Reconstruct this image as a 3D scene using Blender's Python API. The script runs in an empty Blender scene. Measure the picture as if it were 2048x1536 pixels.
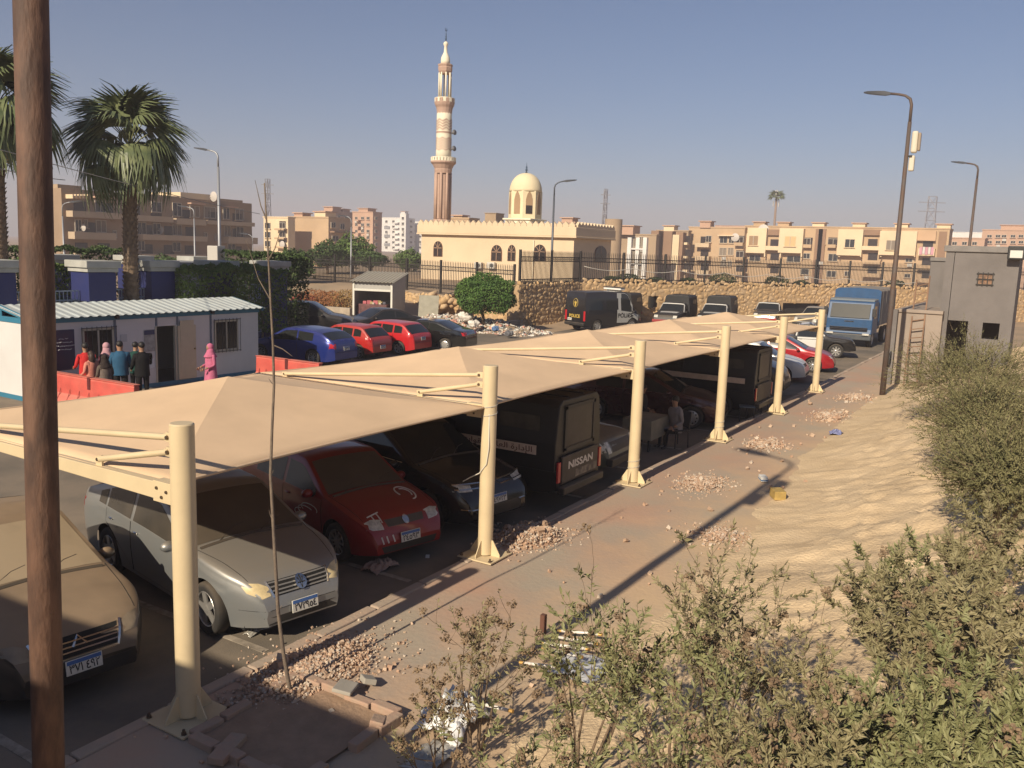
import bpy, bmesh, math, random
from mathutils import Vector, Matrix, noise
from mathutils.bvhtree import BVHTree
R = math.radians
sc = bpy.context.scene
COL = sc.collection
# world axes: +X runs along the parking canopy (post row), +Y points left across the lot, Z up, metres
# ------------------------------------------------------------------ camera
F_PX = 1722.35; AZ = R(31.505); PITCH = R(8.80); ROLL = R(-1.958)
CAM = Vector((-5.00, -6.64, 4.557))
def _uv(X, Y, Z): return Vector((X*math.sin(AZ)+Y*math.cos(AZ), -X*math.cos(AZ)+Y*math.sin(AZ), Z))
_r0 = Vector((1, 0, 0)); _u0 = Vector((0, math.sin(PITCH), math.cos(PITCH)))
FWD = _uv(0, math.cos(PITCH), -math.sin(PITCH))
RC = _uv(*(_r0*math.cos(ROLL)-_u0*math.sin(ROLL))); UC = _uv(*(_r0*math.sin(ROLL)+_u0*math.cos(ROLL)))
cam_d = bpy.data.cameras.new('camera'); cam = bpy.data.objects.new('camera', cam_d); COL.objects.link(cam)
cam.matrix_world = Matrix(((RC.x, UC.x, -FWD.x, CAM.x), (RC.y, UC.y, -FWD.y, CAM.y), (RC.z, UC.z, -FWD.z, CAM.z), (0, 0, 0, 1)))
cam_d.sensor_width = 36; cam_d.lens = F_PX/2048*36; cam_d.clip_start = 0.05; cam_d.clip_end = 6000
sc.camera = cam
# ------------------------------------------------------------------ world, sun, exposure
SUN_EL = R(31)
w = bpy.data.worlds.new('World'); sc.world = w; w.use_nodes = True
nt = w.node_tree; bg = nt.nodes['Background']
sky = nt.nodes.new('ShaderNodeTexSky'); sky.sky_type = 'NISHITA'; sky.sun_disc = False
sky.sun_elevation = SUN_EL; sky.sun_rotation = R(-90)
sky.altitude = 100; sky.air_density = 1.0; sky.dust_density = 0.3; sky.ozone_density = 6.5
nt.links.new(sky.outputs[0], bg.inputs[0]); bg.inputs[1].default_value = 0.053
sl = bpy.data.lights.new('sun', 'SUN'); sl.energy = 5.0; sl.angle = R(0.53); sl.color = (1.0, 0.86, 0.66)
so = bpy.data.objects.new('sun', sl); COL.objects.link(so)
so.rotation_euler = Vector((math.cos(SUN_EL), 0, -math.sin(SUN_EL))).to_track_quat('-Z', 'Y').to_euler()
so.location = (-30, 0, 30)
vs = sc.view_settings; vs.view_transform = 'Standard'; vs.look = 'None'; vs.exposure = 0.45; vs.gamma = 1
sc.cycles.max_bounces = 6; sc.cycles.transparent_max_bounces = 12; sc.cycles.volume_bounces = 0
sc.cycles.use_denoising = True

# ------------------------------------------------------------------ pixel -> place (photo pixels, 2048 x 1536)
def ray(px, py):
    return (FWD*F_PX + RC*(px-1024) + UC*(768-py)).normalized()
def at(px, py, z=0.0):
    d = ray(px, py); return CAM + d*((z-CAM.z)/d.z)
def at_x(px, py, x):
    d = ray(px, py); return CAM + d*((x-CAM.x)/d.x)
def at_y(px, py, y):
    d = ray(px, py); return CAM + d*((y-CAM.y)/d.y)
HF = Vector((FWD.x, FWD.y, 0)).normalized()
HR = Vector((HF.y, -HF.x, 0))
def at_d(px, py, dist):
    d = ray(px, py); return CAM + d*(dist/d.dot(HF))
def camxy(p):
    q = Vector((p[0], p[1], 0)) - Vector((CAM.x, CAM.y, 0)); return q.dot(HR), q.dot(HF)

# ------------------------------------------------------------------ materials
MATS = {}
def mat(name, col, rough=0.7, metal=0.0, var=0.0, vscale=3.0, col2=None, bump=0.0, bscale=20.0, spec=0.5, dust=0.0,
        dustcol=(0.33, 0.25, 0.17), coat=0.0, stretch=None, detail=6, alpha=None, bdist=0.02, sharp=(0.35, 0.65)):
    if name in MATS: return MATS[name]
    m = bpy.data.materials.new(name); m.use_nodes = True; MATS[name] = m
    t = m.node_tree; N = t.nodes; Lk = t.links; b = N['Principled BSDF']
    b.inputs['Roughness'].default_value = rough; b.inputs['Metallic'].default_value = metal
    b.inputs['Specular IOR Level'].default_value = spec
    if coat: b.inputs['Coat Weight'].default_value = coat; b.inputs['Coat Roughness'].default_value = 0.08
    c = (*col, 1)
    b.inputs['Base Color'].default_value = c
    if alpha is not None: b.inputs['Alpha'].default_value = alpha
    tc = N.new('ShaderNodeTexCoord'); vec = tc.outputs['Object']
    if stretch:
        mp = N.new('ShaderNodeMapping'); mp.inputs['Scale'].default_value = stretch
        Lk.new(vec, mp.inputs[0]); vec = mp.outputs[0]
    out = None
    if col2 is not None or var:
        n = N.new('ShaderNodeTexNoise'); n.inputs['Scale'].default_value = vscale; n.inputs['Detail'].default_value = detail
        n.inputs['Roughness'].default_value = 0.6
        Lk.new(vec, n.inputs['Vector'])
        rp = N.new('ShaderNodeValToRGB'); rp.color_ramp.elements[0].position = sharp[0]; rp.color_ramp.elements[1].position = sharp[1]
        if col2 is None:
            a = tuple(max(0, x*(1-var)) for x in col); d = tuple(min(1, x*(1+var)) for x in col)
        else: a, d = col, col2
        rp.color_ramp.elements[0].color = (*a, 1); rp.color_ramp.elements[1].color = (*d, 1)
        Lk.new(n.outputs['Fac'], rp.inputs[0]); out = rp.outputs[0]
    if dust:
        g = N.new('ShaderNodeNewGeometry'); sp = N.new('ShaderNodeSeparateXYZ'); Lk.new(g.outputs['Normal'], sp.inputs[0])
        n2 = N.new('ShaderNodeTexNoise'); n2.inputs['Scale'].default_value = 2.3; n2.inputs['Detail'].default_value = 8
        Lk.new(tc.outputs['Object'], n2.inputs['Vector'])
        r2 = N.new('ShaderNodeMapRange'); r2.inputs[1].default_value = 0.0; r2.inputs[2].default_value = 0.85
        Lk.new(sp.outputs[2], r2.inputs[0])
        mu = N.new('ShaderNodeMath'); mu.operation = 'MULTIPLY_ADD'; Lk.new(r2.outputs[0], mu.inputs[0]); mu.inputs[1].default_value = dust
        n3 = N.new('ShaderNodeMath'); n3.operation = 'MULTIPLY_ADD'; Lk.new(n2.outputs['Fac'], n3.inputs[0]); n3.inputs[1].default_value = dust*0.9; n3.inputs[2].default_value = -dust*0.4
        Lk.new(n3.outputs[0], mu.inputs[2]); mu.use_clamp = True
        mx = N.new('ShaderNodeMix'); mx.data_type = 'RGBA'; Lk.new(mu.outputs[0], mx.inputs[0])
        if out is not None: Lk.new(out, mx.inputs[6])
        else: mx.inputs[6].default_value = c
        mx.inputs[7].default_value = (*dustcol, 1); out = mx.outputs[2]
        mr = N.new('ShaderNodeMapRange'); Lk.new(mu.outputs[0], mr.inputs[0]); mr.inputs[3].default_value = rough; mr.inputs[4].default_value = 0.85
        Lk.new(mr.outputs[0], b.inputs['Roughness'])
        if coat:
            mc = N.new('ShaderNodeMapRange'); Lk.new(mu.outputs[0], mc.inputs[0]); mc.inputs[3].default_value = coat; mc.inputs[4].default_value = 0.0
            Lk.new(mc.outputs[0], b.inputs['Coat Weight'])
    if out is not None: Lk.new(out, b.inputs['Base Color'])
    if bump:
        n4 = N.new('ShaderNodeTexNoise'); n4.inputs['Scale'].default_value = bscale; n4.inputs['Detail'].default_value = 6
        Lk.new(vec, n4.inputs['Vector'])
        bp = N.new('ShaderNodeBump'); bp.inputs['Strength'].default_value = bump; bp.inputs['Distance'].default_value = bdist
        Lk.new(n4.outputs['Fac'], bp.inputs['Height']); Lk.new(bp.outputs[0], b.inputs['Normal'])
    return m

# ------------------------------------------------------------------ mesh builder
class MB:
    def __init__(s): s.v = []; s.f = []; s.m = []; s.k = 0
    def add(s, vs_, fs, k=None):
        o = len(s.v); s.v += [tuple(p) for p in vs_]; s.f += [tuple(i+o for i in f) for f in fs]; s.m += [s.k if k is None else k]*len(fs); return s
    def box(s, x0, x1, y0, y1, z0, z1, k=None):
        return s.add([(x0,y0,z0),(x1,y0,z0),(x1,y1,z0),(x0,y1,z0),(x0,y0,z1),(x1,y0,z1),(x1,y1,z1),(x0,y1,z1)],
              [(0,3,2,1),(4,5,6,7),(0,1,5,4),(1,2,6,5),(2,3,7,6),(3,0,4,7)], k)
    def obox(s, c, dx, dy, dz, k=None):   # centre + half-axis vectors
        c = Vector(c); dx = Vector(dx); dy = Vector(dy); dz = Vector(dz)
        P = [c+dx*a+dy*b+dz*e for e in (-1,1) for a, b in ((-1,-1),(1,-1),(1,1),(-1,1))]
        return s.add(P, [(0,3,2,1),(4,5,6,7),(0,1,5,4),(1,2,6,5),(2,3,7,6),(3,0,4,7)], k)
    def bar(s, p0, p1, w_, h_, up=(0,0,1), k=None):
        p0 = Vector(p0); p1 = Vector(p1); d = p1-p0; a = d.normalized(); u = Vector(up)
        sd = a.cross(u)
        if sd.length < 1e-4: sd = a.cross(Vector((1,0,0)))
        sd.normalize(); u = sd.cross(a).normalized()
        return s.obox((p0+p1)/2, d/2, sd*w_/2, u*h_/2, k)
    def tube(s, path, rad, n=8, caps=True, k=None):
        path = [Vector(p) for p in path]; vs_ = []; fs = []
        if not hasattr(rad, '__len__'): rad = [rad]*len(path)
        prev = None
        for i, p in enumerate(path):
            d = (path[min(i+1, len(path)-1)]-path[max(i-1, 0)])
            if d.length < 1e-9: d = Vector((0,0,1))
            d.normalize()
            if prev is None:
                a = d.cross(Vector((0,0,1)))
                if a.length < 1e-3: a = d.cross(Vector((1,0,0)))
            else: a = prev - d*prev.dot(d)
            a.normalize(); prev = a; b = d.cross(a)
            for j in range(n):
                t = 2*math.pi*j/n; vs_.append(p+(a*math.cos(t)+b*math.sin(t))*rad[i])
        for i in range(len(path)-1):
            for j in range(n):
                fs.append((i*n+j, i*n+(j+1) % n, (i+1)*n+(j+1) % n, (i+1)*n+j))
        if caps: fs.append(tuple(range(n))[::-1]); fs.append(tuple((len(path)-1)*n+j for j in range(n)))
        return s.add(vs_, fs, k)
    def lathe(s, prof, n=16, c=(0,0,0), axis='z', k=None, caps=True, phase=0.0):
        vs_ = []; fs = []
        for (r, z) in prof:
            for j in range(n):
                t = 2*math.pi*(j+phase)/n; a, b = r*math.cos(t), r*math.sin(t)
                if axis == 'z': vs_.append((c[0]+a, c[1]+b, c[2]+z))
                elif axis == 'y': vs_.append((c[0]+a, c[1]+z, c[2]+b))
                else: vs_.append((c[0]+z, c[1]+a, c[2]+b))
        for i in range(len(prof)-1):
            for j in range(n): fs.append((i*n+j, i*n+(j+1) % n, (i+1)*n+(j+1) % n, (i+1)*n+j))
        if caps: fs.append(tuple(range(n))[::-1]); fs.append(tuple((len(prof)-1)*n+j for j in range(n)))
        return s.add(vs_, fs, k)
    def prism(s, poly, z0, z1, k=None):   # xy polygon extruded in z
        n = len(poly); vs_ = [(x,y,z0) for x,y in poly]+[(x,y,z1) for x,y in poly]
        return s.add(vs_, [tuple(range(n))[::-1], tuple(range(n,2*n))]+[(i,(i+1)%n,n+(i+1)%n,n+i) for i in range(n)], k)
    def prism_xz(s, poly, y0, y1, k=None):
        n = len(poly); vs_ = [(x,y0,z) for x,z in poly]+[(x,y1,z) for x,z in poly]
        return s.add(vs_, [tuple(range(n)), tuple(range(n,2*n))[::-1]]+[(i,n+i,n+(i+1)%n,(i+1)%n) for i in range(n)], k)
    def prism_yz(s, poly, x0, x1, k=None):
        n = len(poly); vs_ = [(x0,y,z) for y,z in poly]+[(x1,y,z) for y,z in poly]
        return s.add(vs_, [tuple(range(n))[::-1], tuple(range(n,2*n))]+[(i,(i+1)%n,n+(i+1)%n,n+i) for i in range(n)], k)
    def mesh(s, name):
        me = bpy.data.meshes.new(name); me.from_pydata(s.v, [], s.f); me.update(); return me
    def build(s, name, mats, parent=None, smooth=False, bevel=0.0, seg=2, loc=None, rz=0.0, fix=False, kind=None):
        me = s.mesh(name)
        if not isinstance(mats, (list, tuple)): mats = [mats]
        for m in mats: me.materials.append(m)
        if len(mats) > 1:
            for p, k in zip(me.polygons, s.m): p.material_index = k
        if fix:
            b = bmesh.new(); b.from_mesh(me); bmesh.ops.recalc_face_normals(b, faces=b.faces); b.to_mesh(me); b.free()
        if smooth:
            for p in me.polygons: p.use_smooth = True
            if smooth is not True: me.set_sharp_from_angle(angle=R(smooth))
        return obj(name, me, parent, loc, rz, bevel, seg, kind)
def obj(name, me, parent=None, loc=None, rz=0.0, bevel=0.0, seg=2, kind=None):
    o = bpy.data.objects.new(name, me); COL.objects.link(o)
    if parent is not None: o.parent = parent
    if loc is not None: o.location = loc
    if rz: o.rotation_euler = (0, 0, rz)
    if bevel:
        b = o.modifiers.new('bevel', 'BEVEL'); b.width = bevel; b.segments = seg; b.limit_method = 'ANGLE'; b.angle_limit = R(40)
    if kind: o['kind'] = kind
    return o
def tag(o, label, cat, group=None, kind=None):
    o['label'] = label; o['category'] = cat
    if group: o['group'] = group
    if kind: o['kind'] = kind
    return o
def thing(name, label, cat, loc=(0,0,0), rz=0.0, group=None):
    o = bpy.data.objects.new(name, None); COL.objects.link(o); o.empty_display_size = 0.2
    o.location = loc; o.rotation_euler = (0, 0, rz)
    return tag(o, label, cat, group)
def struct(o): o['kind'] = 'structure'; return o
def copy_tree(o, parent=None):
    c = o.copy(); COL.objects.link(c); c.parent = parent
    for ch in list(o.children): copy_tree(ch, c)
    return c
def lerp(a, b, t): return a+(b-a)*t
def sstep(a, b, x):
    t = max(0.0, min(1.0, (x-a)/(b-a))); return t*t*(3-2*t)
def interp(pts, x):
    if x <= pts[0][0]: return pts[0][1]
    for (x0, y0), (x1, y1) in zip(pts, pts[1:]):
        if x <= x1: return y0+(y1-y0)*(x-x0)/(x1-x0)
    return pts[-1][1]
def nz(x, y, z=0.0): return noise.noise(Vector((x, y, z)))
# lettering: Blender's own font; Arabic set in presentation forms
AR = {'ا':'\uFE8D\uFE8E','أ':'\uFE83\uFE84','إ':'\uFE87\uFE88','ة':'\uFE93\uFE94','ت':'\uFE95\uFE96\uFE97\uFE98','د':'\uFEA9\uFEAA','ر':'\uFEAD\uFEAE','ع':'\uFEC9\uFECA\uFECB\uFECC',
      'ق':'\uFED5\uFED6\uFED7\uFED8','ل':'\uFEDD\uFEDE\uFEDF\uFEE0','م':'\uFEE1\uFEE2\uFEE3\uFEE4','ن':'\uFEE5\uFEE6\uFEE7\uFEE8','ه':'\uFEE9\uFEEA\uFEEB\uFEEC','و':'\uFEED\uFEEE','ي':'\uFEF1\uFEF2\uFEF3\uFEF4',
      'ب':'\uFE8F\uFE90\uFE91\uFE92','ص':'\uFEB9\uFEBA\uFEBB\uFEBC','ش':'\uFEB5\uFEB6\uFEB7\uFEB8','س':'\uFEB1\uFEB2\uFEB3\uFEB4','ط':'\uFEC1\uFEC2\uFEC3\uFEC4','ف':'\uFED1\uFED2\uFED3\uFED4'}
def arabic(t):
    out = []
    for word in t.split(' '):
        g = []
        for i, ch in enumerate(word):
            fm = AR.get(ch)
            if not fm: g.append(ch); continue
            prev = i > 0 and word[i-1] in AR and len(AR[word[i-1]]) == 4
            nxt = i < len(word)-1 and word[i+1] in AR
            if len(fm) == 2: g.append(fm[1] if prev else fm[0])
            else: g.append(fm[(3 if nxt else 1) if prev else (2 if nxt else 0)])
        out.append(''.join(g))
    return ' '.join(out)[::-1]
def text_mesh(s, size, width=None, bold=0.0):
    c = bpy.data.curves.new('text', 'FONT'); c.body = s; c.size = size; c.align_x = 'CENTER'; c.align_y = 'CENTER'; c.offset = bold; c.resolution_u = 3
    o = bpy.data.objects.new('text', c); COL.objects.link(o)
    dg = bpy.context.evaluated_depsgraph_get(); dg.update()
    me = bpy.data.meshes.new_from_object(o.evaluated_get(dg)); bpy.data.objects.remove(o); bpy.data.curves.remove(c)
    if width and len(me.vertices):
        xs = [v.co.x for v in me.vertices]; k = width/max(1e-6, max(xs)-min(xs))
        for v in me.vertices: v.co.x *= k
    return me
def lettering(name, s, size, m, parent, origin, right, up, width=None, bold=0.0):
    me = text_mesh(s, size, width, bold); r = Vector(right).normalized(); u = Vector(up).normalized(); o0 = Vector(origin)
    for v in me.vertices: v.co = o0 + r*v.co.x + u*v.co.y
    me.materials.clear(); me.materials.append(m); me.update()
    return obj(name, me, parent)
# ================================================================== ground, lot, pavement, sand
RND = random.Random(7)
LOT_Z = -0.13
def terrain(x, y):
    X, Y = camxy((x, y))
    z = -0.18
    m = sstep(-34, -24, X)*(1-sstep(2, 9, X))           # rise behind the left iron fence
    z += m*(sstep(57.5, 66, Y)*1.75 + sstep(80, 420, Y)*1.6)
    z -= sstep(4, 14, X)*sstep(85, 150, Y)*1.0
    if Y > 60: z += 0.35*nz(x*0.06, y*0.06, 3)*sstep(60, 75, Y)
    return z
def ground_sheet():
    xs = [-1500, -800, -260, -120, -60, -30, -15]+[-10+i*2.2 for i in range(66)]+[140, 150, 165, 185, 210, 240, 280, 340, 430, 560, 800, 1500]
    ys = [-1500, -1000, -600, -300, -150, -80, -50, -35, -26, -20, -16]+[-12+i*2.0 for i in range(60)]+[112, 120, 130, 142, 156, 175, 200, 235, 280, 340, 430, 560, 800, 1500]
    m = MB(); n = len(ys)
    m.v = [(x, y, terrain(x, y)) for x in xs for y in ys]
    m.f = [(i*n+j, (i+1)*n+j, (i+1)*n+j+1, i*n+j+1) for i in range(len(xs)-1) for j in range(n-1)]
    m.m = [0]*len(m.f)
    return struct(m.build('ground', mat('dirt', (0.40, 0.29, 0.19), 0.95, col2=(0.30, 0.23, 0.16), vscale=0.35, bump=0.5, bscale=3, detail=9, spec=0.15), smooth=True))
ground_sheet()
asphalt = mat('asphalt', (0.15, 0.13, 0.105), 0.92, col2=(0.29, 0.23, 0.17), vscale=0.45, bump=0.25, bscale=60, detail=10, spec=0.2, sharp=(0.38, 0.72))
m = MB()
edge = []
for i in range(60): edge.append((-16+i*1.25, 0.30))
far = [(58, 2), (60, 8), (56, 14), (47.5, 19.6), (43.5, 18.3), (40, 18.0), (36, 19.4), (34.5, 22), (36, 28), (30, 31), (18, 30), (-16, 30)]
lot = [(-16, 0.31), (58, 0.31)]+far
m.add([(x, y, LOT_Z) for x, y in lot], [tuple(range(len(lot)))])
lot_o = struct(m.build('parking_lot', asphalt))
# pale bay lines worn on the asphalt
paint = mat('bay_paint', (0.17, 0.145, 0.115), 0.9, col2=(0.42, 0.36, 0.29), vscale=4, detail=8, spec=0.2)
for i in range(11):
    x = -1.1+i*2.66
    MB().box(x-0.05, x+0.05, 0.6, 5.2, LOT_Z+0.002, LOT_Z+0.006).build('bay_line', paint, lot_o)

# pavement with kerb stones
pave = mat('pavement_slab', (0.45, 0.295, 0.215), 0.92, col2=(0.38, 0.32, 0.25), vscale=0.55, bump=0.35, bscale=14, detail=10, spec=0.15, sharp=(0.36, 0.64))
m = MB(); nx, ny = 150, 14
for i in range(nx+1):
    for j in range(ny+1):
        x = -16+i*0.5; y = 0.14-j*0.30
        m.v.append((x, y, 0.018*nz(x*0.7, y*0.9, 1)+0.01*nz(x*3, y*3, 2)))
m.f = [(i*(ny+1)+j, i*(ny+1)+j+1, (i+1)*(ny+1)+j+1, (i+1)*(ny+1)+j) for i in range(nx) for j in range(ny)]; m.m = [0]*len(m.f)
m.box(-16, 59, 0.0, 0.135, -0.3, -0.03)
tq = pave.node_tree; Nn = tq.nodes; bs = Nn['Principled BSDF']; old = bs.inputs['Base Color'].links[0].from_socket
tcn = Nn.new('ShaderNodeTexCoord'); sx_ = Nn.new('ShaderNodeSeparateXYZ'); tq.links.new(tcn.outputs['Object'], sx_.inputs[0])
ns = Nn.new('ShaderNodeTexNoise'); ns.inputs['Scale'].default_value = 1.1; ns.inputs['Detail'].default_value = 9; ns.inputs['Roughness'].default_value = 0.7; tq.links.new(tcn.outputs['Object'], ns.inputs['Vector'])
ma = Nn.new('ShaderNodeMath'); ma.operation = 'MULTIPLY_ADD'; tq.links.new(ns.outputs['Fac'], ma.inputs[0]); ma.inputs[1].default_value = 3.4; tq.links.new(sx_.outputs[1], ma.inputs[2])
mr = Nn.new('ShaderNodeMapRange'); mr.inputs[1].default_value = 0.75; mr.inputs[2].default_value = -1.6; tq.links.new(ma.outputs[0], mr.inputs[0])
mxx = Nn.new('ShaderNodeMix'); mxx.data_type = 'RGBA'; tq.links.new(mr.outputs[0], mxx.inputs[0]); tq.links.new(old, mxx.inputs[6]); mxx.inputs[7].default_value = (0.57, 0.42, 0.26, 1)
tq.links.new(mxx.outputs[2], bs.inputs['Base Color'])
pave_o = struct(m.build('pavement', pave, smooth=35))
kerb_m = mat('kerb_concrete', (0.45, 0.33, 0.25), 0.9, col2=(0.36, 0.30, 0.24), vscale=2.5, bump=0.4, bscale=25, spec=0.2)
kme = MB().box(-0.49, 0.49, 0.145, 0.30, -0.3, 0.02); kme = kme.mesh('kerb_stone'); kme.materials.append(kerb_m)
for i in range(60):
    k = obj('kerb_stone', kme, pave_o, (-13.5+i*1.0, RND.uniform(-0.008, 0.008), RND.uniform(-0.012, 0.012)), RND.uniform(-0.006, 0.006), bevel=0.02)

# sand bank rising to the right of the pavement
def sand_h(x, y):
    e = -3.25 + 0.85*sstep(6, 20, x) - 0.25*nz(x*0.35, 0.3, 5) - 0.16*nz(x*1.3, y*0.8, 5) - 0.12*nz(x*3.7, y*3, 5)
    d = e - y
    if d < -0.6: return -0.25
    top = 1.35+0.35*nz(x*0.12, 2.2, 8)
    z = -0.035 + top*sstep(-0.9, 4.4, d)
    z += 0.06*sstep(0, 0.8, d)*nz(x*0.9, y*0.9, 4)
    k = sstep(0.1, 1.3, d)
    z += k*(0.02*nz(x*2.1+0.7*y, y*2.6, 9) + 0.022*abs(nz(x*3.7, y*4.3, 11)) + 0.018*nz(x*6.5, y*8.1, 21)+0.016*nz(x*13, y*14, 31))
    cx, cy = math.floor(x*1.7), math.floor(y*1.9)
    for i in (0, 1):
        for j in (0, 1):
            fx = cx+i+0.9*nz((cx+i)*3.3+0.5, (cy+j)*7.7+0.5, 2); fy = cy+j+0.9*nz((cx+i)*5.1+0.5, (cy+j)*2.3+0.5, 7)
            q = (x*1.7-fx)**2*5+(y*1.9-fy)**2*9
            z -= k*0.035*math.exp(-q*2.0); z += k*0.014*math.exp(-(q-1.1)**2*3)
    return z
m = MB()
sx = []; x = -4.0
while x < 36: sx.append(x); x += 0.085 if x < 14 else 0.13 if x < 22 else 0.22
sy = []; y = -2.0
while y > -13: sy.append(y); y -= 0.085 if y > -7 else 0.25
n = len(sy)
m.v = [(x, y, sand_h(x, y)) for x in sx for y in sy]
m.f = [(i*n+j, i*n+j+1, (i+1)*n+j+1, (i+1)*n+j) for i in range(len(sx)-1) for j in range(n-1)]; m.m = [0]*len(m.f)
sand_m = mat('sand', (0.57, 0.43, 0.27), 0.97, col2=(0.66, 0.51, 0.33), vscale=1.1, bump=0.8, bscale=22, detail=10, spec=0.1, bdist=0.03)
struct(m.build('sand_bank', sand_m, smooth=True))

# the office block behind the photographer, whose roof edge shades the near end of the row
t = thing('office_building', 'plain office block behind the camera shading the near pavement', 'building', (-8, 0, 0))
wallm = mat('office_render', (0.42, 0.38, 0.33), 0.9, var=0.12, vscale=1.0, bump=0.2)
MB().box(-6, 0, -3.0, 9, -0.2, 5.12).build('wall', wallm, t)
MB().box(-6.1, 0.1, -3.1, 9.1, 5.12, 5.30).build('roof', wallm, t)
# ================================================================== cantilever parking canopy
CZ = 2.23; POST_X = [0.0, 5.42, 10.70, 15.93, 20.90, 26.19]; POST_Y = [-0.05, 0.12, 0.05, 0.02, -0.12, -0.06]; BEAM_L = 4.95
cream = mat('cream_paint', (0.62, 0.50, 0.315), 0.45, var=0.06, vscale=2.0, bump=0.03, bscale=30, dust=0.12)
fabric = mat('canopy_fabric', (0.67, 0.485, 0.315), 0.85, var=0.075, vscale=0.8, detail=10, bump=0.15, bscale=9, bdist=0.01, spec=0.2)
bolt_m = mat('bolt_steel', (0.16, 0.12, 0.09), 0.5, 0.8)
POS_W = ['nearest', 'second', 'third', 'fourth', 'fifth', 'farthest']
for i, (x, y) in enumerate(zip(POST_X, POST_Y)):
    H = 2.90
    t = thing('canopy_post', '%s cream steel canopy post with cantilever arm and two tie rods' % POS_W[i], 'canopy post', (x, y, 0), group='canopy posts along the kerb')
    r = 0.112
    MB().lathe([(r, 0.05), (r, H-0.012), (r-0.012, H)], 28).build('column', cream, t, smooth=40)
    MB().box(-0.30, 0.30, -0.30, 0.30, 0.012, 0.034).build('base_plate', cream, t, bevel=0.004)
    for a in range(4):
        c, s_ = math.cos(a*math.pi/2), math.sin(a*math.pi/2)
        g = MB()
        P = [Vector((0.105, 0)), Vector((0.27, 0)), Vector((0.27, 0))]
        pts = [(0.10, 0.03), (0.26, 0.03), (0.26, 0.07), (0.135, 0.27), (0.10, 0.27)]
        vs_ = [];
        for sgn in (-0.006, 0.006):
            for rr, zz in pts: vs_.append((rr*c - sgn*s_, rr*s_ + sgn*c, zz))
        g.add(vs_, [tuple(range(5)), tuple(range(9, 4, -1))]+[(q, (q+1) % 5, 5+(q+1) % 5, 5+q) for q in range(5)])
        g.build('gusset', cream, t, fix=True)
    for a in (45, 135, 225, 315):
        ca, sa = 0.36*math.cos(R(a)), 0.36*math.sin(R(a))
        MB().lathe([(0.014, 0.03), (0.014, 0.085), (0.0, 0.09)], 8, (ca, sa, 0)).lathe([(0.026, 0.034), (0.026, 0.055)], 6, (ca, sa, 0)).build('anchor_bolt', bolt_m, t)
    # arm, tie rods
    arm = MB().add([(-0.05, 0.10, CZ-0.10), (0.05, 0.10, CZ-0.10), (0.05, BEAM_L, CZ-0.035), (-0.05, BEAM_L, CZ-0.035),
                    (-0.05, 0.10, CZ+0.07), (0.05, 0.10, CZ+0.07), (0.05, BEAM_L, CZ+0.045), (-0.05, BEAM_L, CZ+0.045)],
                   [(0,3,2,1),(4,5,6,7),(0,1,5,4),(1,2,6,5),(2,3,7,6),(3,0,4,7)])
    arm_o = arm.build('arm', cream, t, bevel=0.006)
    MB().box(-0.062, 0.062, 0.09, 0.36, CZ-0.115, CZ+0.085).build('splice_plate', cream, arm_o, bevel=0.004)
    for yy, zz in ((0.16, 0.0), (0.30, 0.02), (0.23, -0.06)):
        MB().lathe([(0.016, -0.075), (0.016, 0.075)], 6, (0, yy, CZ+zz), 'x').build('bolt', bolt_m, arm_o)
    def rod(y0, z0, y1, z1, rad):
        o = MB().tube([(0, y0, z0), (0, y1, z1)], rad, 10).build('tie_rod', cream, t, smooth=40)
        d = Vector((0, y1-y0, z1-z0)).normalized()
        for q, (yy, zz) in enumerate(((y0, z0), (y1, z1))):
            MB().obox((0, yy, zz), (0.012, 0, 0), d*0.055, Vector((1,0,0)).cross(d)*0.034).build('lug', cream, o)
            MB().lathe([(0.018, -0.034), (0.018, 0.034)], 6, (0, yy, zz), 'x').build('bolt', bolt_m, o)
        MB().box(-0.01, 0.01, 0.10, y0+0.03, z0-0.045, z0+0.045).build('cleat', cream, o)
        MB().box(-0.01, 0.01, y1-0.05, y1+0.05, CZ+0.03, z1+0.01).build('cleat', cream, o)
    rod(0.19, 2.74, 4.2, CZ+0.11, 0.032); rod(0.19, 2.60, 1.28, CZ+0.13, 0.032)
    # bits of weathering wire tied to a post
    if i in (1, 2, 3):
        zc = 2.1 if i == 1 else 0.28
        MB().tube([(0.12*math.cos(a*0.6), 0.12*math.sin(a*0.6), zc+0.012*a) for a in range(22)], 0.007, 5).build('wire_tie', mat('wire_grey', (0.45, 0.42, 0.36), 0.6), t)
wm = mat('white_cord', (0.62, 0.58, 0.50), 0.8)
x, y = POST_X[1], POST_Y[1]
tag(MB().tube([(x-0.09, y-0.06, 2.2), (x-0.10, y-0.075, 1.7), (x-0.115, y-0.05, 1.45), (x-0.13, y+0.06, 1.30), (x-0.16, y+0.20, 1.22), (x-0.20, y+0.30, 1.15)], 0.008, 6).build('cord', wm, smooth=True),
    'loose pale cord hanging down the second canopy post', 'cord')
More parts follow.
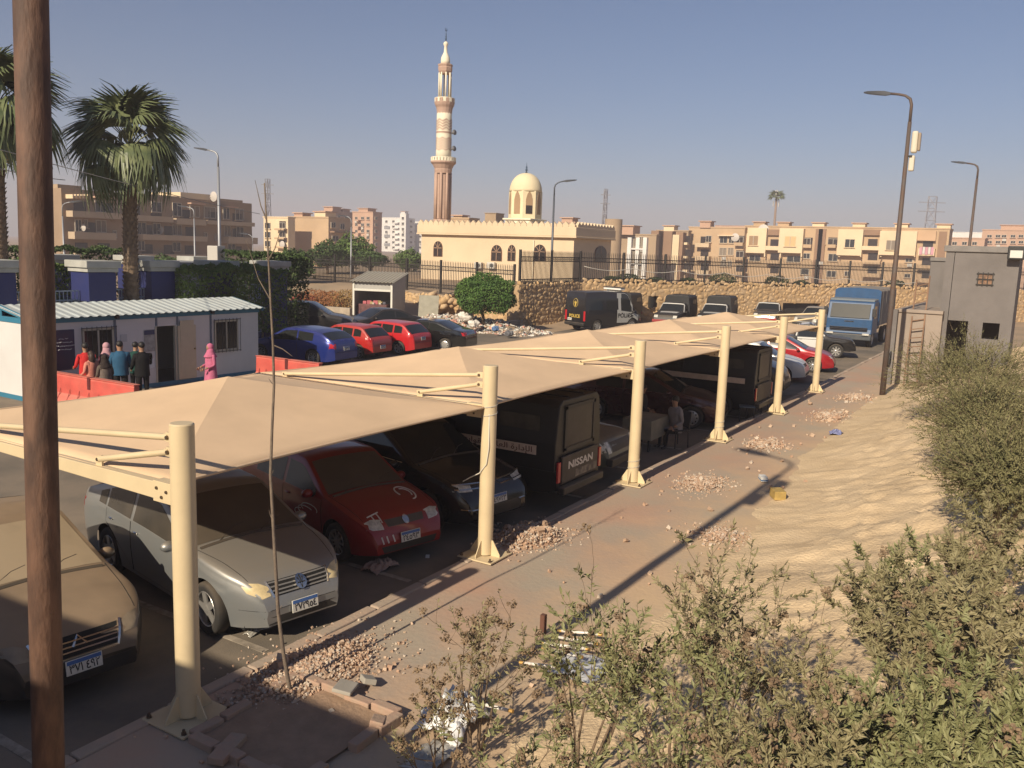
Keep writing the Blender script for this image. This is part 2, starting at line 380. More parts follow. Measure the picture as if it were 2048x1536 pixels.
# shade sheets: one per bay, a shallow pyramid with scooped edges
def sheet(i):
    x0, x1 = POST_X[i], POST_X[i+1]; yA = 0.10+(POST_Y[i]+POST_Y[i+1])/2; yB = BEAM_L-0.02
    xc = (x0+x1)/2; yc = 2.52; zp = CZ+0.52
    n = 26; m = MB()
    def P(s_, t_):
        sx_ = lerp(x0, x1, s_); yy = lerp(yA, yB, t_)
        e = 4*s_*(1-s_); sc_ = 0.13*e*((1-t_)**2) - 0.12*e*(t_**2)    # edges scooped in along the kerb and the lane
        yy += sc_
        k = min(s_, 1-s_, t_, 1-t_)*2
        h = 0.48*(k*0.72+0.28*k*k) if k < 1 else 0.48
        z = CZ+0.055+h
        z -= 0.02*e*(1-min(1, k*4))
        z += (0.010*nz(sx_*1.3+i*7, yy*1.3, 2)+0.005*nz(sx_*5+i*7, yy*1.2, 4)+0.004*nz(sx_*1.5, yy*6, 9))*min(1, k*5)
        return (sx_, yy, z)
    for a in range(n+1):
        for b in range(n+1): m.v.append(P(a/n, b/n))
    for a in range(n):
        for b in range(n):
            i0, i1, i2, i3 = a*(n+1)+b, (a+1)*(n+1)+b, (a+1)*(n+1)+b+1, a*(n+1)+b+1
            if (a < n/2) == (b < n/2): m.f += [(i0, i1, i2), (i0, i2, i3)]
            else: m.f += [(i0, i1, i3), (i1, i2, i3)]
    m.m = [0]*len(m.f)
    place = ['between the nearest and second posts', 'between the second and third posts', 'between the third and fourth posts', 'between the fourth and fifth posts', 'between the fifth and farthest posts'][i]
    t = thing('shade_sheet', 'beige fabric canopy sheet stretched %s' % place, 'canopy', (0, 0, 0), group='canopy sheets')
    o = m.build('fabric', fabric, t, smooth=14)
    so_ = o.modifiers.new('thick', 'SOLIDIFY'); so_.thickness = 0.006
    # hem with its cable along the kerb and lane edges
    hem = mat('canopy_hem', (0.60, 0.44, 0.29), 0.85, var=0.05)
    for t_ in (0.0, 1.0):
        MB().tube([P(a/n, t_) for a in range(n+1)], 0.017, 6).build('hem', hem, t, smooth=True)
    for a in (0.0, 1.0):
        MB().tube([P(a, b/n) for b in range(n+1)], 0.012, 6).build('side_hem', hem, t, smooth=True)
for i in range(5): sheet(i)
# ================================================================== vehicle builder
def ell(m, c, rx, ry, rz_, n=10, k=None):
    vs_ = []; fs = []; h = n//2+1
    for i in range(h+1):
        a = math.pi*i/h
        for j in range(n):
            b = 2*math.pi*j/n; vs_.append((c[0]+rx*math.sin(a)*math.cos(b), c[1]+ry*math.sin(a)*math.sin(b), c[2]+rz_*math.cos(a)))
    for i in range(h):
        for j in range(n): fs.append((i*n+j, (i+1)*n+j, (i+1)*n+(j+1) % n, i*n+(j+1) % n))
    return m.add(vs_, fs, k)
GLASS = mat('car_glass', (0.018, 0.02, 0.02), 0.06, spec=0.6)
GLASS_D = mat('car_glass_dusty', (0.03, 0.03, 0.028), 0.15, dust=0.26, dustcol=(0.30, 0.23, 0.16))
GLASS_F = mat('car_glass_caked', (0.10, 0.085, 0.06), 0.6, dust=0.95, dustcol=(0.34, 0.265, 0.175))
LAMP = mat('lamp_lens', (0.55, 0.53, 0.47), 0.12, spec=0.7, var=0.25, vscale=14)
LAMP_Y = mat('lamp_lens_yellowed', (0.62, 0.50, 0.28), 0.35, var=0.15, vscale=9)
LAMP_D = mat('lamp_lens_dusty', (0.20, 0.165, 0.12), 0.35, dust=0.3, var=0.2, vscale=8)
TAIL = mat('tail_lens', (0.42, 0.015, 0.02), 0.15, spec=0.6)
AMBER = mat('amber_lens', (0.65, 0.22, 0.03), 0.2)
CHROME = mat('chrome', (0.62, 0.60, 0.57), 0.18, 1.0)
PLAST = mat('black_plastic', (0.022, 0.021, 0.02), 0.55, dust=0.25)
GAP = mat('panel_gap', (0.008, 0.008, 0.008), 0.9)
TYRE = mat('tyre_rubber', (0.022, 0.021, 0.02), 0.85, dust=0.2, bump=0.2, bscale=60)
RIM = mat('rim_silver', (0.50, 0.49, 0.47), 0.32, 0.7, dust=0.15)
RIM_D = mat('rim_dark', (0.10, 0.10, 0.10), 0.4, 0.6, dust=0.2)
PLATE = mat('plate_white', (0.62, 0.60, 0.54), 0.5, var=0.08, vscale=20)
PLATE_B = mat('plate_blue', (0.05, 0.13, 0.36), 0.5)
INK = mat('ink_black', (0.015, 0.015, 0.015), 0.6)
_wheel = {}
def wheel_meshes(style):
    if style in _wheel: return _wheel[style]
    t = MB(); r = 1.0; w = 0.34   # unit radius, tyre half-width .34
    prof = [(0.66, -w*0.85), (0.80, -w), (0.93, -w*0.95), (0.985, -w*0.72), (1.0, -w*0.3), (1.0, w*0.3), (0.985, w*0.72), (0.93, w*0.95), (0.80, w), (0.66, w*0.85)]
    t.lathe(prof, 28, axis='y', caps=False); tm = t.mesh('tyre'); tm.materials.append(TYRE)
    for p in tm.polygons: p.use_smooth = True
    d = MB()   # +y is the outer face
    d.lathe([(0.67, w*0.82), (0.65, w*0.90), (0.62, w*0.80), (0.60, w*0.2)], 28, axis='y', caps=False, k=0)
    d.lathe([(0.62, w*0.15), (0.61, w*0.22)], 20, axis='y', k=1)
    n = {'six': 6, 'five': 5, 'steel': 10, 'multi': 10, 'van': 8}[style]
    d.lathe([(0.17, w*0.1), (0.17, w*0.72), (0.10, w*0.80)], 12, axis='y', k=0)
    if style == 'steel':     # pressed cover with round holes
        d.lathe([(0.63, w*0.66), (0.50, w*0.80), (0.30, w*0.86), (0.0, w*0.88)], 28, axis='y', k=0, caps=False)
        for q in range(n):
            a = 2*math.pi*q/n; c = (0.49*math.cos(a), w*0.805, 0.49*math.sin(a))
            d.lathe([(0.075, -0.02), (0.075, 0.012)], 8, c, 'y', k=1)
    else:
        wd = {6: 0.125, 5: 0.14, 10: 0.055, 8: 0.10}[n]
        for q in range(n):
            a = 2*math.pi*q/n; ca, sa = math.cos(a), math.sin(a)
            d.obox((0.39*ca, w*0.66, 0.39*sa), (0.245*ca, w*0.02, 0.245*sa), (-wd*sa, 0, wd*ca), (0, w*0.09, 0), 0)
    dm = d.mesh('rim'); dm.materials.append(RIM); dm.materials.append(PLAST)
    for p, k in zip(dm.polygons, d.m): p.material_index = k
    _wheel[style] = (tm, dm); return _wheel[style]
def add_wheel(root, x, y, r, wid, style, side, z=None):
    tm, dm = wheel_meshes(style)
    o = obj('wheel', tm, root, (x, y, r if z is None else z)); o.scale = (r, wid/0.68, r)
    if side < 0: o.rotation_euler = (0, 0, math.pi)
    rm = obj('rim', dm, o)
    return o

class Shape:
    def __init__(s, sp):
        s.sp = sp; L = s.L = sp['L']; s.W = sp['W']
        top = sp['top']; xs = [i/200*L-L/2 for i in range(201)]
        zs = [interp(top, x) for x in xs]
        sm = sp.get('smooth', 4)
        z2 = [sum(zs[max(0, min(200, i+d))] for d in range(-sm, sm+1))/(2*sm+1) if sm < i < 200-sm else zs[i] for i in range(201)]
        s.topt = list(zip(xs, z2)); s.belt = sp['belt']
    def top(s, x): return interp(s.topt, x)
    def bel(s, x): return min(interp(s.belt, x), s.top(x)-0.035)
    def hw(s, x):
        sp = s.sp; L = s.L; lf = sp.get('lf', 0.55); lr = sp.get('lr', 0.45)
        f = max(0, (x-(L/2-lf))/lf); r = max(0, ((-L/2+lr)-x)/lr)
        return s.W/2*(1-sp.get('af', 0.26)*f**2.2-sp.get('ar', 0.16)*r**2.2)
    def bot(s, x):
        sp = s.sp; L = s.L; z = sp['sill']
        f = max(0, (x-(L/2-0.5))/0.5); r = max(0, ((-L/2+0.5)-x)/0.5)
        z += 0.05*f*f+0.09*r*r
        for xw, ra in sp['arches']:
            d = abs(x-xw)
            if d < ra: z = max(z, sp['wr']+math.sqrt(max(0, ra*ra-d*d)))
        return min(z, s.bel(x)-0.06)
    def corner(s, x):
        w_ = s.hw(x)-0.015; h = s.top(x)-s.bel(x); t = s.sp.get('tumble', 0.30)
        return w_ - 0.03 - t*max(0, h-0.06)
    def sec(s, x):
        w_ = s.hw(x); zb = s.bel(x); zt = s.top(x); z0 = s.bot(x); pts = []
        for q in range(7):
            t = q/6; z = lerp(z0, zb, t)
            tt = (z-s.sp['sill'])/max(0.05, zb-s.sp['sill'])
            y = w_ - 0.05*(1-min(1, tt))**2 - 0.018*max(0, tt-0.6)/0.4*1.0
            y += 0.010*math.exp(-((tt-0.78)/0.06)**2)     # shoulder crease
            pts.append((y, z))
        wc = s.corner(x); h = zt-zb; cr = min(0.05, 0.4*h)
        zc = zt-cr; p0 = pts[-1]
        for t in (0.3, 0.65): pts.append((lerp(p0[0]-0.006, wc+0.03, t), lerp(zb+0.006, zc-0.02*min(1, h*4), t)))
        pts.append((wc+0.03, zc-0.02*min(1, h*4)))
        pts.append((wc+0.008, zc+0.012*min(1, h*4)))
        for t in (0.92, 0.75, 0.5, 0.25, 0.0):
            pts.append((wc*t, zt-cr*0.72*t**2.4))
        return pts
    def body(s):
        L = s.L; n = int(L/0.085); xs = [-L/2+L*i/n for i in range(n+1)]
        for xw, ra in s.sp['arches']:
            for k in range(-8, 9): xs.append(xw+ra*math.sin(k/8*math.pi/2))
            xs += [xw-ra-0.004, xw+ra+0.004]
        for e in (0.012, 0.03, 0.055): xs += [L/2-e, -L/2+e]
        xs = sorted(xs); out = [xs[0]]
        for x in xs[1:]:
            if x-out[-1] > 0.0035: out.append(x)
        out[-1] = L/2; xs = out
        m = MB(); rings = []
        for x in xs:
            p = s.sec(x); ring = [(x, y, z) for y, z in p]+[(x, -y, z) for y, z in reversed(p[:-1])]
            rings.append(ring)
        k = len(rings[0])
        for r in rings: m.v += r
        for i in range(len(rings)-1):
            for j in range(k-1): m.f.append((i*k+j, i*k+j+1, (i+1)*k+j+1, (i+1)*k+j))
        h = k//2
        for i, fl in ((0, 0), (len(rings)-1, 1)):
            for j in range(h):
                a, b, c, d = i*k+j, i*k+j+1, i*k+k-2-j, i*k+k-1-j
                f = (a, d, c, b) if not fl else (a, b, c, d)
                if b == c: f = (a, d, b) if not fl else (a, b, d)
                m.f.append(f)
        m.f = [f[::-1] for f in m.f[:(len(rings)-1)*(k-1)]]+m.f[(len(rings)-1)*(k-1):]
        m.m = [0]*len(m.f)
        s.bvh = BVHTree.FromPolygons([Vector(v) for v in m.v], m.f)
        return m
    def hit(s, a, b, proj, off):
        o, d = {'L': ((a, 9, b), (0, -1, 0)), 'R': ((a, -9, b), (0, 1, 0)), 'F': ((9, a, b), (-1, 0, 0)), 'B': ((-9, a, b), (1, 0, 0)), 'T': ((a, b, 9), (0, 0, -1))}[proj]
        d = Vector(d); p, n, i, _ = s.bvh.ray_cast(Vector(o), d)
        if p is None:
            q = {'L': (a, s.W/2, b), 'R': (a, -s.W/2, b), 'F': (s.L/2, a, b), 'B': (-s.L/2, a, b), 'T': (a, b, 1.0)}[proj]
            p, n, i, _ = s.bvh.find_nearest(Vector(q))
        if n.dot(d) > 0: n = -n
        return p+n*off
    def patch(s, poly, proj, name, m, parent, off=0.004, rings=3, c=None):
        if c is None: c = (sum(p[0] for p in poly)/len(poly), sum(p[1] for p in poly)/len(poly))
        pp = []
        for i, p in enumerate(poly):    # densify the outline
            q = poly[(i+1) % len(poly)]; dd = math.hypot(q[0]-p[0], q[1]-p[1]); k = max(1, int(dd/0.07))
            for t in range(k): pp.append((lerp(p[0], q[0], t/k), lerp(p[1], q[1], t/k)))
        M = MB(); n = len(pp); M.v.append(tuple(s.hit(c[0], c[1], proj, off)))
        for r in range(1, rings+1):
            for p in pp: M.v.append(tuple(s.hit(lerp(c[0], p[0], r/rings), lerp(c[1], p[1], r/rings), proj, off)))
        for j in range(n): M.f.append((0, 1+j, 1+(j+1) % n))
        for r in range(rings-1):
            for j in range(n): M.f.append((1+r*n+j, 1+(r+1)*n+j, 1+(r+1)*n+(j+1) % n, 1+r*n+(j+1) % n))
        for p in pp:                    # turned-down rim gives the piece an edge
            M.v.append(tuple(s.hit(p[0], p[1], proj, -0.01)))
        o_ = 1+rings*n
        for j in range(n): M.f.append((1+(rings-1)*n+j, o_+j, o_+(j+1) % n, 1+(rings-1)*n+(j+1) % n))
        M.m = [0]*len(M.f)
        return M.build(name, m, parent, smooth=50, fix=True)
    def grid(s, x0, x1, lo, hi, proj, name, m, parent, off=0.004, nx=10, nyy=4):
        M = MB()
        for i in range(nx+1):
            x = lerp(x0, x1, i/nx)
            for j in range(nyy+1): M.v.append(tuple(s.hit(x, lerp(lo(x), hi(x), j/nyy), proj, off)))
        M.f = [(i*(nyy+1)+j, (i+1)*(nyy+1)+j, (i+1)*(nyy+1)+j+1, i*(nyy+1)+j+1) for i in range(nx) for j in range(nyy)]; M.m = [0]*len(M.f)
        return M.build(name, m, parent, smooth=True, fix=True)
    def line(s, pts, proj, name, m, parent, wd=0.008, off=0.005):
        pp = []
        for p, q in zip(pts, pts[1:]):
            dd = math.hypot(q[0]-p[0], q[1]-p[1]); k = max(1, int(dd/0.06))
            for t in range(k): pp.append((lerp(p[0], q[0], t/k), lerp(p[1], q[1], t/k)))
        pp.append(pts[-1])
        return MB().tube([s.hit(p[0], p[1], proj, 0.0) for p in pp], wd/2, 4).build(name, m, parent)
    def text(s, txt, size, c, proj, name, m, parent, width=None, bold=0.0, off=0.007, tilt=0.0):
        me = text_mesh(txt, size, width, bold)
        b = bmesh.new(); b.from_mesh(me)
        bmesh.ops.triangulate(b, faces=b.faces); b.to_mesh(me); b.free()
        sx = {'L': -1, 'R': 1, 'F': 1, 'B': -1}.get(proj, 1)
        for v in me.vertices:
            x, y = v.co.x, v.co.y
            x, y = x*math.cos(tilt)-y*math.sin(tilt), x*math.sin(tilt)+y*math.cos(tilt)
            if proj == 'T': v.co = s.hit(c[0]+y, c[1]-x, 'T', off)
            else: v.co = s.hit(c[0]+sx*x, c[1]+y, proj, off)
        me.materials.clear(); me.materials.append(m); me.update()
        return obj(name, me, parent)

def number_plate(S, root, proj, y, z, txt, blue=True, w_=0.36, h_=0.15, tilt=0.0):
    p = S.hit(y, z, proj, 0.012); sx = 1 if proj == 'F' else -1
    nrm = Vector((sx, 0, 0.12)).normalized(); up = Vector((0, 0, 1)); up = (up-nrm*up.dot(nrm)).normalized(); rt = up.cross(nrm)
    p += nrm*0.015
    o = MB().obox(p, rt*w_/2, up*h_/2, nrm*0.006).build('number_plate', PLATE, root, bevel=0.003)
    if blue: MB().obox(p+up*h_*0.33+nrm*0.004, rt*w_*0.47, up*h_*0.13, nrm*0.004).build('plate_band', PLATE_B, o)
    lettering('plate_digits', txt, 0.12, INK, o, p+nrm*0.0085-up*h_*0.13, rt, up, w_*0.84, 0.002)
    return o

def car(name, label, cat, loc, rz, sp, paint, group=None, wheels='six', glass=None, doors=None, detail=1, glass_ws=None, handles=True, mirrors=True, face=None, tail=None, plate=None, rear_plate=None, sidewin=True):
    root = thing(name, label, cat, (loc[0], loc[1], LOT_Z if len(loc) < 3 else loc[2]), rz, group)
    S = Shape(sp); glass = glass or GLASS; L = S.L; glass_ws = glass_ws or glass
    S.body().build('body', paint, root, smooth=38)
    # dark underbody and wheel wells
    hwid = S.W/2-0.06
    ub = MB(); zt = sp['wr']+0.40
    ub.box(-L/2+0.25, L/2-0.25, -hwid+0.16, hwid-0.16, sp['sill']-0.02, zt)
    for k in range(len(sp['arches'])-1):
        a0 = sorted(sp['arches'])[k]; a1 = sorted(sp['arches'])[k+1]
        ub.box(a0[0]+a0[1], a1[0]-a1[1], -hwid+0.02, hwid-0.02, sp['sill']-0.01, zt-0.05)
    ub.build('underbody', mat('underbody_black', (0.012, 0.012, 0.012), 0.95), root)
    tw = sp.get('tw', 0.19)
    for xw, ra in sp['arches']:
        for sd in (1, -1): add_wheel(root, xw, sd*(S.hw(xw)-tw/2-0.018), sp['wr'], tw, wheels, sd)
    # glass
    xc, xrf, xrr, xdk = sp['glass']        # cowl, roof front, roof rear, deck (rear glass foot)
    def wsg(x0, x1, nm, g, inset=0.045):
        return S.grid(x0, x1, lambda x: -S.corner(x)+inset, lambda x: S.corner(x)-inset, 'T', nm, g, root, 0.005, 8, 8)
    wsg(xrf+0.05, xc-0.02, 'windscreen', glass_ws)
    if sp.get('rear_glass', True): wsg(xdk+0.03, xrr-0.06, 'rear_window', glass)
    if sidewin:
        for pr in ('L', 'R'):
            for (a, b) in sp['side_windows']:
                lo = lambda x: S.bel(x)+0.035
                hi = lambda x: max(S.bel(x)+0.045, min(S.top(x)-0.13, S.top(x)-0.13))
                S.grid(a, b, lo, hi, pr, 'side_window', glass, root, 0.004, 8, 3)
    # doors with shut lines and handles
    for pr in ('L', 'R'):
        for (a, b) in (doors or sp.get('doors', [])):
            lo = lambda x: max(S.bot(x)+0.05, sp['sill']+0.06)
            hi = lambda x: S.bel(x)+0.012
            d = S.grid(a+0.006, b-0.006, lo, hi, pr, 'door', paint, root, 0.0035, 8, 5)
            if detail:
                S.line([(a, hi(a)), (a, lo(a)), (b, lo(b)), (b, hi(b))], pr, 'shut_line', GAP, d, 0.010)
            if handles:
                hx = a+0.16; hz = S.bel(hx)-0.10
                p = S.hit(hx, hz, pr, 0.012)
                ell(MB(), p, 0.085, 0.014, 0.016, 8).build('door_handle', sp.get('handle_mat', paint), d, smooth=True)
    if mirrors:
        for sd in (1, -1):
            x = xc-0.32; z = S.bel(x)+0.07; y = sd*(S.hw(x)+0.075)
            o = ell(MB(), (x, y, z), 0.075, 0.10, 0.07, 10).build('mirror', sp.get('mirror_mat', paint), root, smooth=True)
            MB().box(x-0.02, x+0.02, min(y, y-sd*0.12), max(y, y-sd*0.12), z-0.06, z-0.03).build('stalk', PLAST, o)
    if detail:
        S.line([(xc+0.06, -S.corner(xc)*0.9), (xc+0.015, 0), (xc+0.06, S.corner(xc)*0.9)], 'T', 'cowl_strip', PLAST, root, 0.05)
        for sd in (0.1, -0.45):
            S.line([(xc+0.02, sd), (xc-0.16, sd+0.30), (xc-0.20, sd+0.46)], 'T', 'wiper', PLAST, root, 0.018)
        xb = sp.get('bonnet_end', L/2-0.25)
        S.line([(xc, S.corner(xc)-0.03), (xb, S.corner(xb)-0.02)], 'T', 'bonnet_gap', GAP, root, 0.008)
        S.line([(xc, -S.corner(xc)+0.03), (xb, -S.corner(xb)+0.02)], 'T', 'bonnet_gap', GAP, root, 0.008)
    if face: face(S, root, paint)
    if tail: tail(S, root, paint)
    if plate: number_plate(S, root, 'F', *plate)
    if rear_plate: number_plate(S, root, 'B', *rear_plate)
    return root, S
def mirror_poly(p): return [(-a, b) for a, b in p]
def lamps(S, root, poly, proj, name, m, **kw):
    S.patch(poly, proj, name, m, root, **kw); S.patch(mirror_poly(poly), proj, name, m, root, **kw)
def sidepair(S, root, poly, name, m, **kw):
    S.patch(poly, 'L', name, m, root, **kw); S.patch(poly, 'R', name, m, root, **kw)
# ---- body shapes
def sp_sedan(L=4.55, W=1.74, H=1.46, **kw):
    k = L/4.55; h = H/1.46
    d = dict(L=L, W=W, sill=0.20, wr=0.315, arches=[(1.44*k, 0.375), (-1.25*k, 0.375)], af=0.36, lf=0.75,
        top=[(-L/2, .55), (-2.25*k, .82*h), (-2.16*k, .99*h), (-1.66*k, 1.07*h), (-0.80*k, 1.40*h), (-0.25*k, H), (0.22*k, 1.435*h), (1.10*k, 0.985*h), (1.65*k, .91*h), (2.03*k, .79*h), (2.17*k, .68*h), (2.25*k, .52), (L/2, .44)],
        belt=[(-L/2, .80*h), (-1.7*k, .96*h), (0.0, .92*h), (1.2*k, .86*h), (2.0*k, .68*h), (L/2, .50)],
        glass=(1.12*k, 0.26*k, -0.80*k, -1.62*k), side_windows=[(-0.42*k, 0.80*k), (-1.25*k, -0.50*k)], doors=[(-0.46*k, 0.92*k), (-1.02*k*1.0-0.2, -0.47*k)])
    d.update(kw); return d
def sp_hatch(L=4.0, W=1.66, H=1.44, **kw):
    k = L/4.0; h = H/1.44
    d = dict(L=L, W=W, sill=0.20, wr=0.295, arches=[(1.20*k, 0.355), (-1.25*k, 0.355)],
        top=[(-L/2, .52), (-1.97*k, .80*h), (-1.90*k, .93*h), (-1.42*k, 1.34*h), (-1.25*k, 1.40*h), (-0.3*k, H), (0.15*k, 1.41*h), (0.88*k, 0.97*h), (1.35*k, .89*h), (1.75*k, .77*h), (1.90*k, .66*h), (1.97*k, .50), (L/2, .42)],
        belt=[(-L/2, .84*h), (-1.3*k, .93*h), (0.0, .89*h), (1.0*k, .85*h), (1.7*k, .68*h), (L/2, .48)],
        glass=(0.90*k, 0.18*k, -1.40*k, -1.88*k), side_windows=[(-0.30*k, 0.62*k), (-0.92*k, -0.36*k), (-1.40*k, -1.0*k)], doors=[(-0.33*k, 0.76*k), (-0.95*k, -0.34*k)], lr=0.35)
    d.update(kw); return d
def sp_suv(L=4.5, W=1.82, H=1.66, **kw):
    k = L/4.5; h = H/1.66
    d = dict(L=L, W=W, sill=0.27, wr=0.35, arches=[(1.36*k, 0.42), (-1.30*k, 0.42)], tw=0.22,
        top=[(-L/2, .60), (-2.21*k, .95*h), (-2.14*k, 1.10*h), (-1.80*k, 1.52*h), (-1.5*k, 1.60*h), (-0.4*k, H), (0.15*k, 1.62*h), (0.98*k, 1.13*h), (1.5*k, 1.07*h), (1.95*k, .96*h), (2.12*k, .82*h), (2.22*k, .60), (L/2, .50)],
        belt=[(-L/2, .95*h), (-1.5*k, 1.08*h), (0.0, 1.03*h), (1.0*k, .99*h), (1.9*k, .84*h), (L/2, .56)],
        glass=(1.0*k, 0.18*k, -1.76*k, -2.12*k), side_windows=[(-0.34*k, 0.70*k), (-1.10*k, -0.40*k), (-1.72*k, -1.18*k)], doors=[(-0.37*k, 0.84*k), (-1.10*k, -0.38*k)])
    d.update(kw); return d
def sp_pickup(L=4.9, W=1.70, H=1.60, **kw):     # single cab: cab forward, bed behind at belt height
    k = L/4.9
    d = dict(L=L, W=W, sill=0.36, wr=0.35, arches=[(1.55*k, 0.42), (-1.45*k, 0.42)], tw=0.20, smooth=2,
        top=[(-L/2, .70), (-2.42*k, .98), (-0.42*k, .985), (-0.40*k, 1.0), (-0.30*k, 1.50), (-0.1*k, 1.58), (0.30*k, H), (0.55*k, 1.56), (1.05*k, 1.12), (1.2*k, 1.06), (1.9*k, 1.0), (2.25*k, .94), (2.36*k, .84), (2.42*k, .62), (L/2, .52)],
        belt=[(-L/2, .94), (-0.4*k, .95), (1.0*k, .96), (2.2*k, .86), (L/2, .58)], af=0.12, ar=0.03,
        glass=(1.08*k, 0.56*k, -0.30*k, -0.41*k), rear_glass=False, side_windows=[(-0.22*k, 0.78*k)], doors=[(-0.26*k, 0.95*k)], tumble=0.22)
    d.update(kw); return d
def sp_van(L=5.2, W=1.95, H=2.45, **kw):
    k = L/5.2; h = H/2.45
    d = dict(L=L, W=W, sill=0.30, wr=0.35, arches=[(1.62*k, 0.42), (-1.55*k, 0.42)], tw=0.22, smooth=2,
        top=[(-L/2, 1.55*h), (-2.585*k, 2.30*h), (-2.52*k, 2.42*h), (-1.0*k, H), (0.9*k, 2.43*h), (1.15*k, 2.32*h), (1.85*k, 1.32*h), (2.05*k, 1.18*h), (2.40*k, 1.0), (2.53*k, .80), (2.58*k, .58), (L/2, .50)],
        belt=[(-L/2, 1.22*h), (0.6*k, 1.22*h), (1.7*k, 1.10*h), (2.3*k, .90), (L/2, .58)], af=0.20, ar=0.03, lr=0.2,
        glass=(1.88*k, 1.15*k, -2.5*k, -2.55*k), rear_glass=False, side_windows=[(0.55*k, 1.40*k)], doors=[(0.45*k, 1.68*k)], tumble=0.11)
    d.update(kw); return d
# ================================================================== parked vehicles
def paint(name, col, rough=0.28, metal=0.3, dust=0.25, dustcol=(0.33, 0.25, 0.17), coat=0.6):
    return mat('paint_'+name, col, rough, metal, dust=dust, dustcol=dustcol, coat=coat)
NOSE = R(-90)      # nose towards the kerb (-Y)
# --- dusty dark sedan at the left edge
def face_dark(S, root, pt):
    g = [(-0.42, 0.70), (0.42, 0.70), (0.36, 0.52), (-0.36, 0.52)]
    o = S.patch(g, 'F', 'grille', GAP, root)
    for z in (0.56, 0.605, 0.65): S.line([(-0.385-(z-0.56)*0.3, z), (0.385+(z-0.56)*0.3, z)], 'F', 'grille_bar', CHROME, o, 0.022)
    S.line([(-0.45, 0.715), (-0.37, 0.505), (0.37, 0.505), (0.45, 0.715)], 'F', 'grille_surround', CHROME, o, 0.035)
    S.line([(-0.07, 0.60), (0.0, 0.685), (0.07, 0.60)], 'F', 'emblem', CHROME, o, 0.035)
    lamps(S, root, [(0.46, 0.69), (0.56, 0.73), (0.68, 0.735), (0.71, 0.68), (0.60, 0.60), (0.46, 0.59)], 'F', 'headlight', LAMP_D)
    S.patch([(-0.50, 0.40), (0.50, 0.40), (0.44, 0.27), (-0.44, 0.27)], 'F', 'air_intake', PLAST, root)
p_dark = paint('dark_dusty', (0.045, 0.038, 0.032), 0.35, 0.3, dust=0.80, dustcol=(0.34, 0.25, 0.165))
car('parked_sedan', 'dark sedan caked in dust, nose to the kerb beside the rusty pole', 'car', (0.05, 3.5), NOSE+R(-8), sp_sedan(4.6, 1.76, 1.48), p_dark,
    'cars parked under the canopy', 'six', GLASS_F, face=face_dark, plate=(0.0, 0.43, '٣٧١ ٤٩٢'), detail=2, glass_ws=GLASS_F)
# --- silver fastback
def face_silver(S, root, pt):
    o = S.patch([(-0.40, 0.735), (0.40, 0.735), (0.36, 0.58), (-0.36, 0.58)], 'F', 'grille', GAP, root)
    for z in (0.60, 0.64, 0.68, 0.72): S.line([(-0.37-(z-0.6)*0.25, z), (0.37+(z-0.6)*0.25, z)], 'F', 'grille_bar', pt, o, 0.026)
    S.line([(-0.415, 0.74), (-0.37, 0.575)], 'F', 'grille_surround', CHROME, o, 0.03); S.line([(0.415, 0.74), (0.37, 0.575)], 'F', 'grille_surround', CHROME, o, 0.03)
    c = [(0.075*math.cos(a*math.pi/8), 0.66+0.075*math.sin(a*math.pi/8)) for a in range(16)]
    e = S.patch(c, 'F', 'emblem', CHROME, root, off=0.03)
    for pp in ([(-0.035, 0.70), (0.0, 0.60), (0.035, 0.70)], [(-0.05, 0.655), (0.05, 0.655)], [(0, 0.72), (0, 0.66)]):
        MB().tube([S.hit(a, b, 'F', 0.034) for a, b in pp], 0.008, 4).build('emblem_mark', GAP, e)
    lamps(S, root, [(0.41, 0.69), (0.50, 0.735), (0.60, 0.75), (0.67, 0.72), (0.64, 0.645), (0.52, 0.585), (0.41, 0.60)], 'F', 'headlight', LAMP_Y, rings=4)
    o = S.patch([(-0.52, 0.36), (0.52, 0.36), (0.47, 0.27), (-0.47, 0.27)], 'F', 'air_intake', PLAST, root)
    S.line([(-0.70, 0.44), (0, 0.445), (0.70, 0.44)], 'F', 'bumper_crease', GAP, root, 0.006)
def tail_sedan(S, root, pt):
    sp = S.sp; L = S.L
    lamps(S, root, [(0.50, 0.92), (0.82, 0.93), (0.82, 0.78), (0.52, 0.76)], 'B', 'tail_light', TAIL)
    sidepair(S, root, [(-L/2+0.04, 0.90), (-L/2+0.22, 0.93), (-L/2+0.16, 0.80), (-L/2+0.04, 0.78)], 'tail_light', TAIL)
    S.line([(-0.7, 0.60), (0.7, 0.60)], 'B', 'bumper_crease', GAP, root, 0.008)
p_silver = paint('silver', (0.32, 0.335, 0.34), 0.30, 0.55, dust=0.50, dustcol=(0.30, 0.245, 0.18))
sil = sp_sedan(4.62, 1.74, 1.45, af=0.42, lf=0.9, wr=0.325, arches=[(1.50, 0.385), (-1.25, 0.385)], top=[(-2.31, .56), (-2.27, .90), (-2.20, 1.05), (-1.95, 1.13), (-1.05, 1.40), (-0.35, 1.47), (0.20, 1.44), (1.10, 1.0), (1.65, .93), (2.05, .82), (2.20, .72), (2.28, .55), (2.31, .45)],
    glass=(1.12, 0.25, -1.0, -1.88), side_windows=[(-0.42, 0.82), (-1.22, -0.50), (-1.50, -1.28)], handle_mat=CHROME)
car('parked_sedan', 'dusty silver fastback with yellowed headlights, nose towards the first post', 'car', (2.56, 2.82), NOSE+R(-11), sil, p_silver,
    'cars parked under the canopy', 'five', GLASS_D, face=face_silver, tail=tail_sedan, plate=(0.0, 0.42, '٢٧٢٩٥٤'), detail=2, glass_ws=GLASS_D)
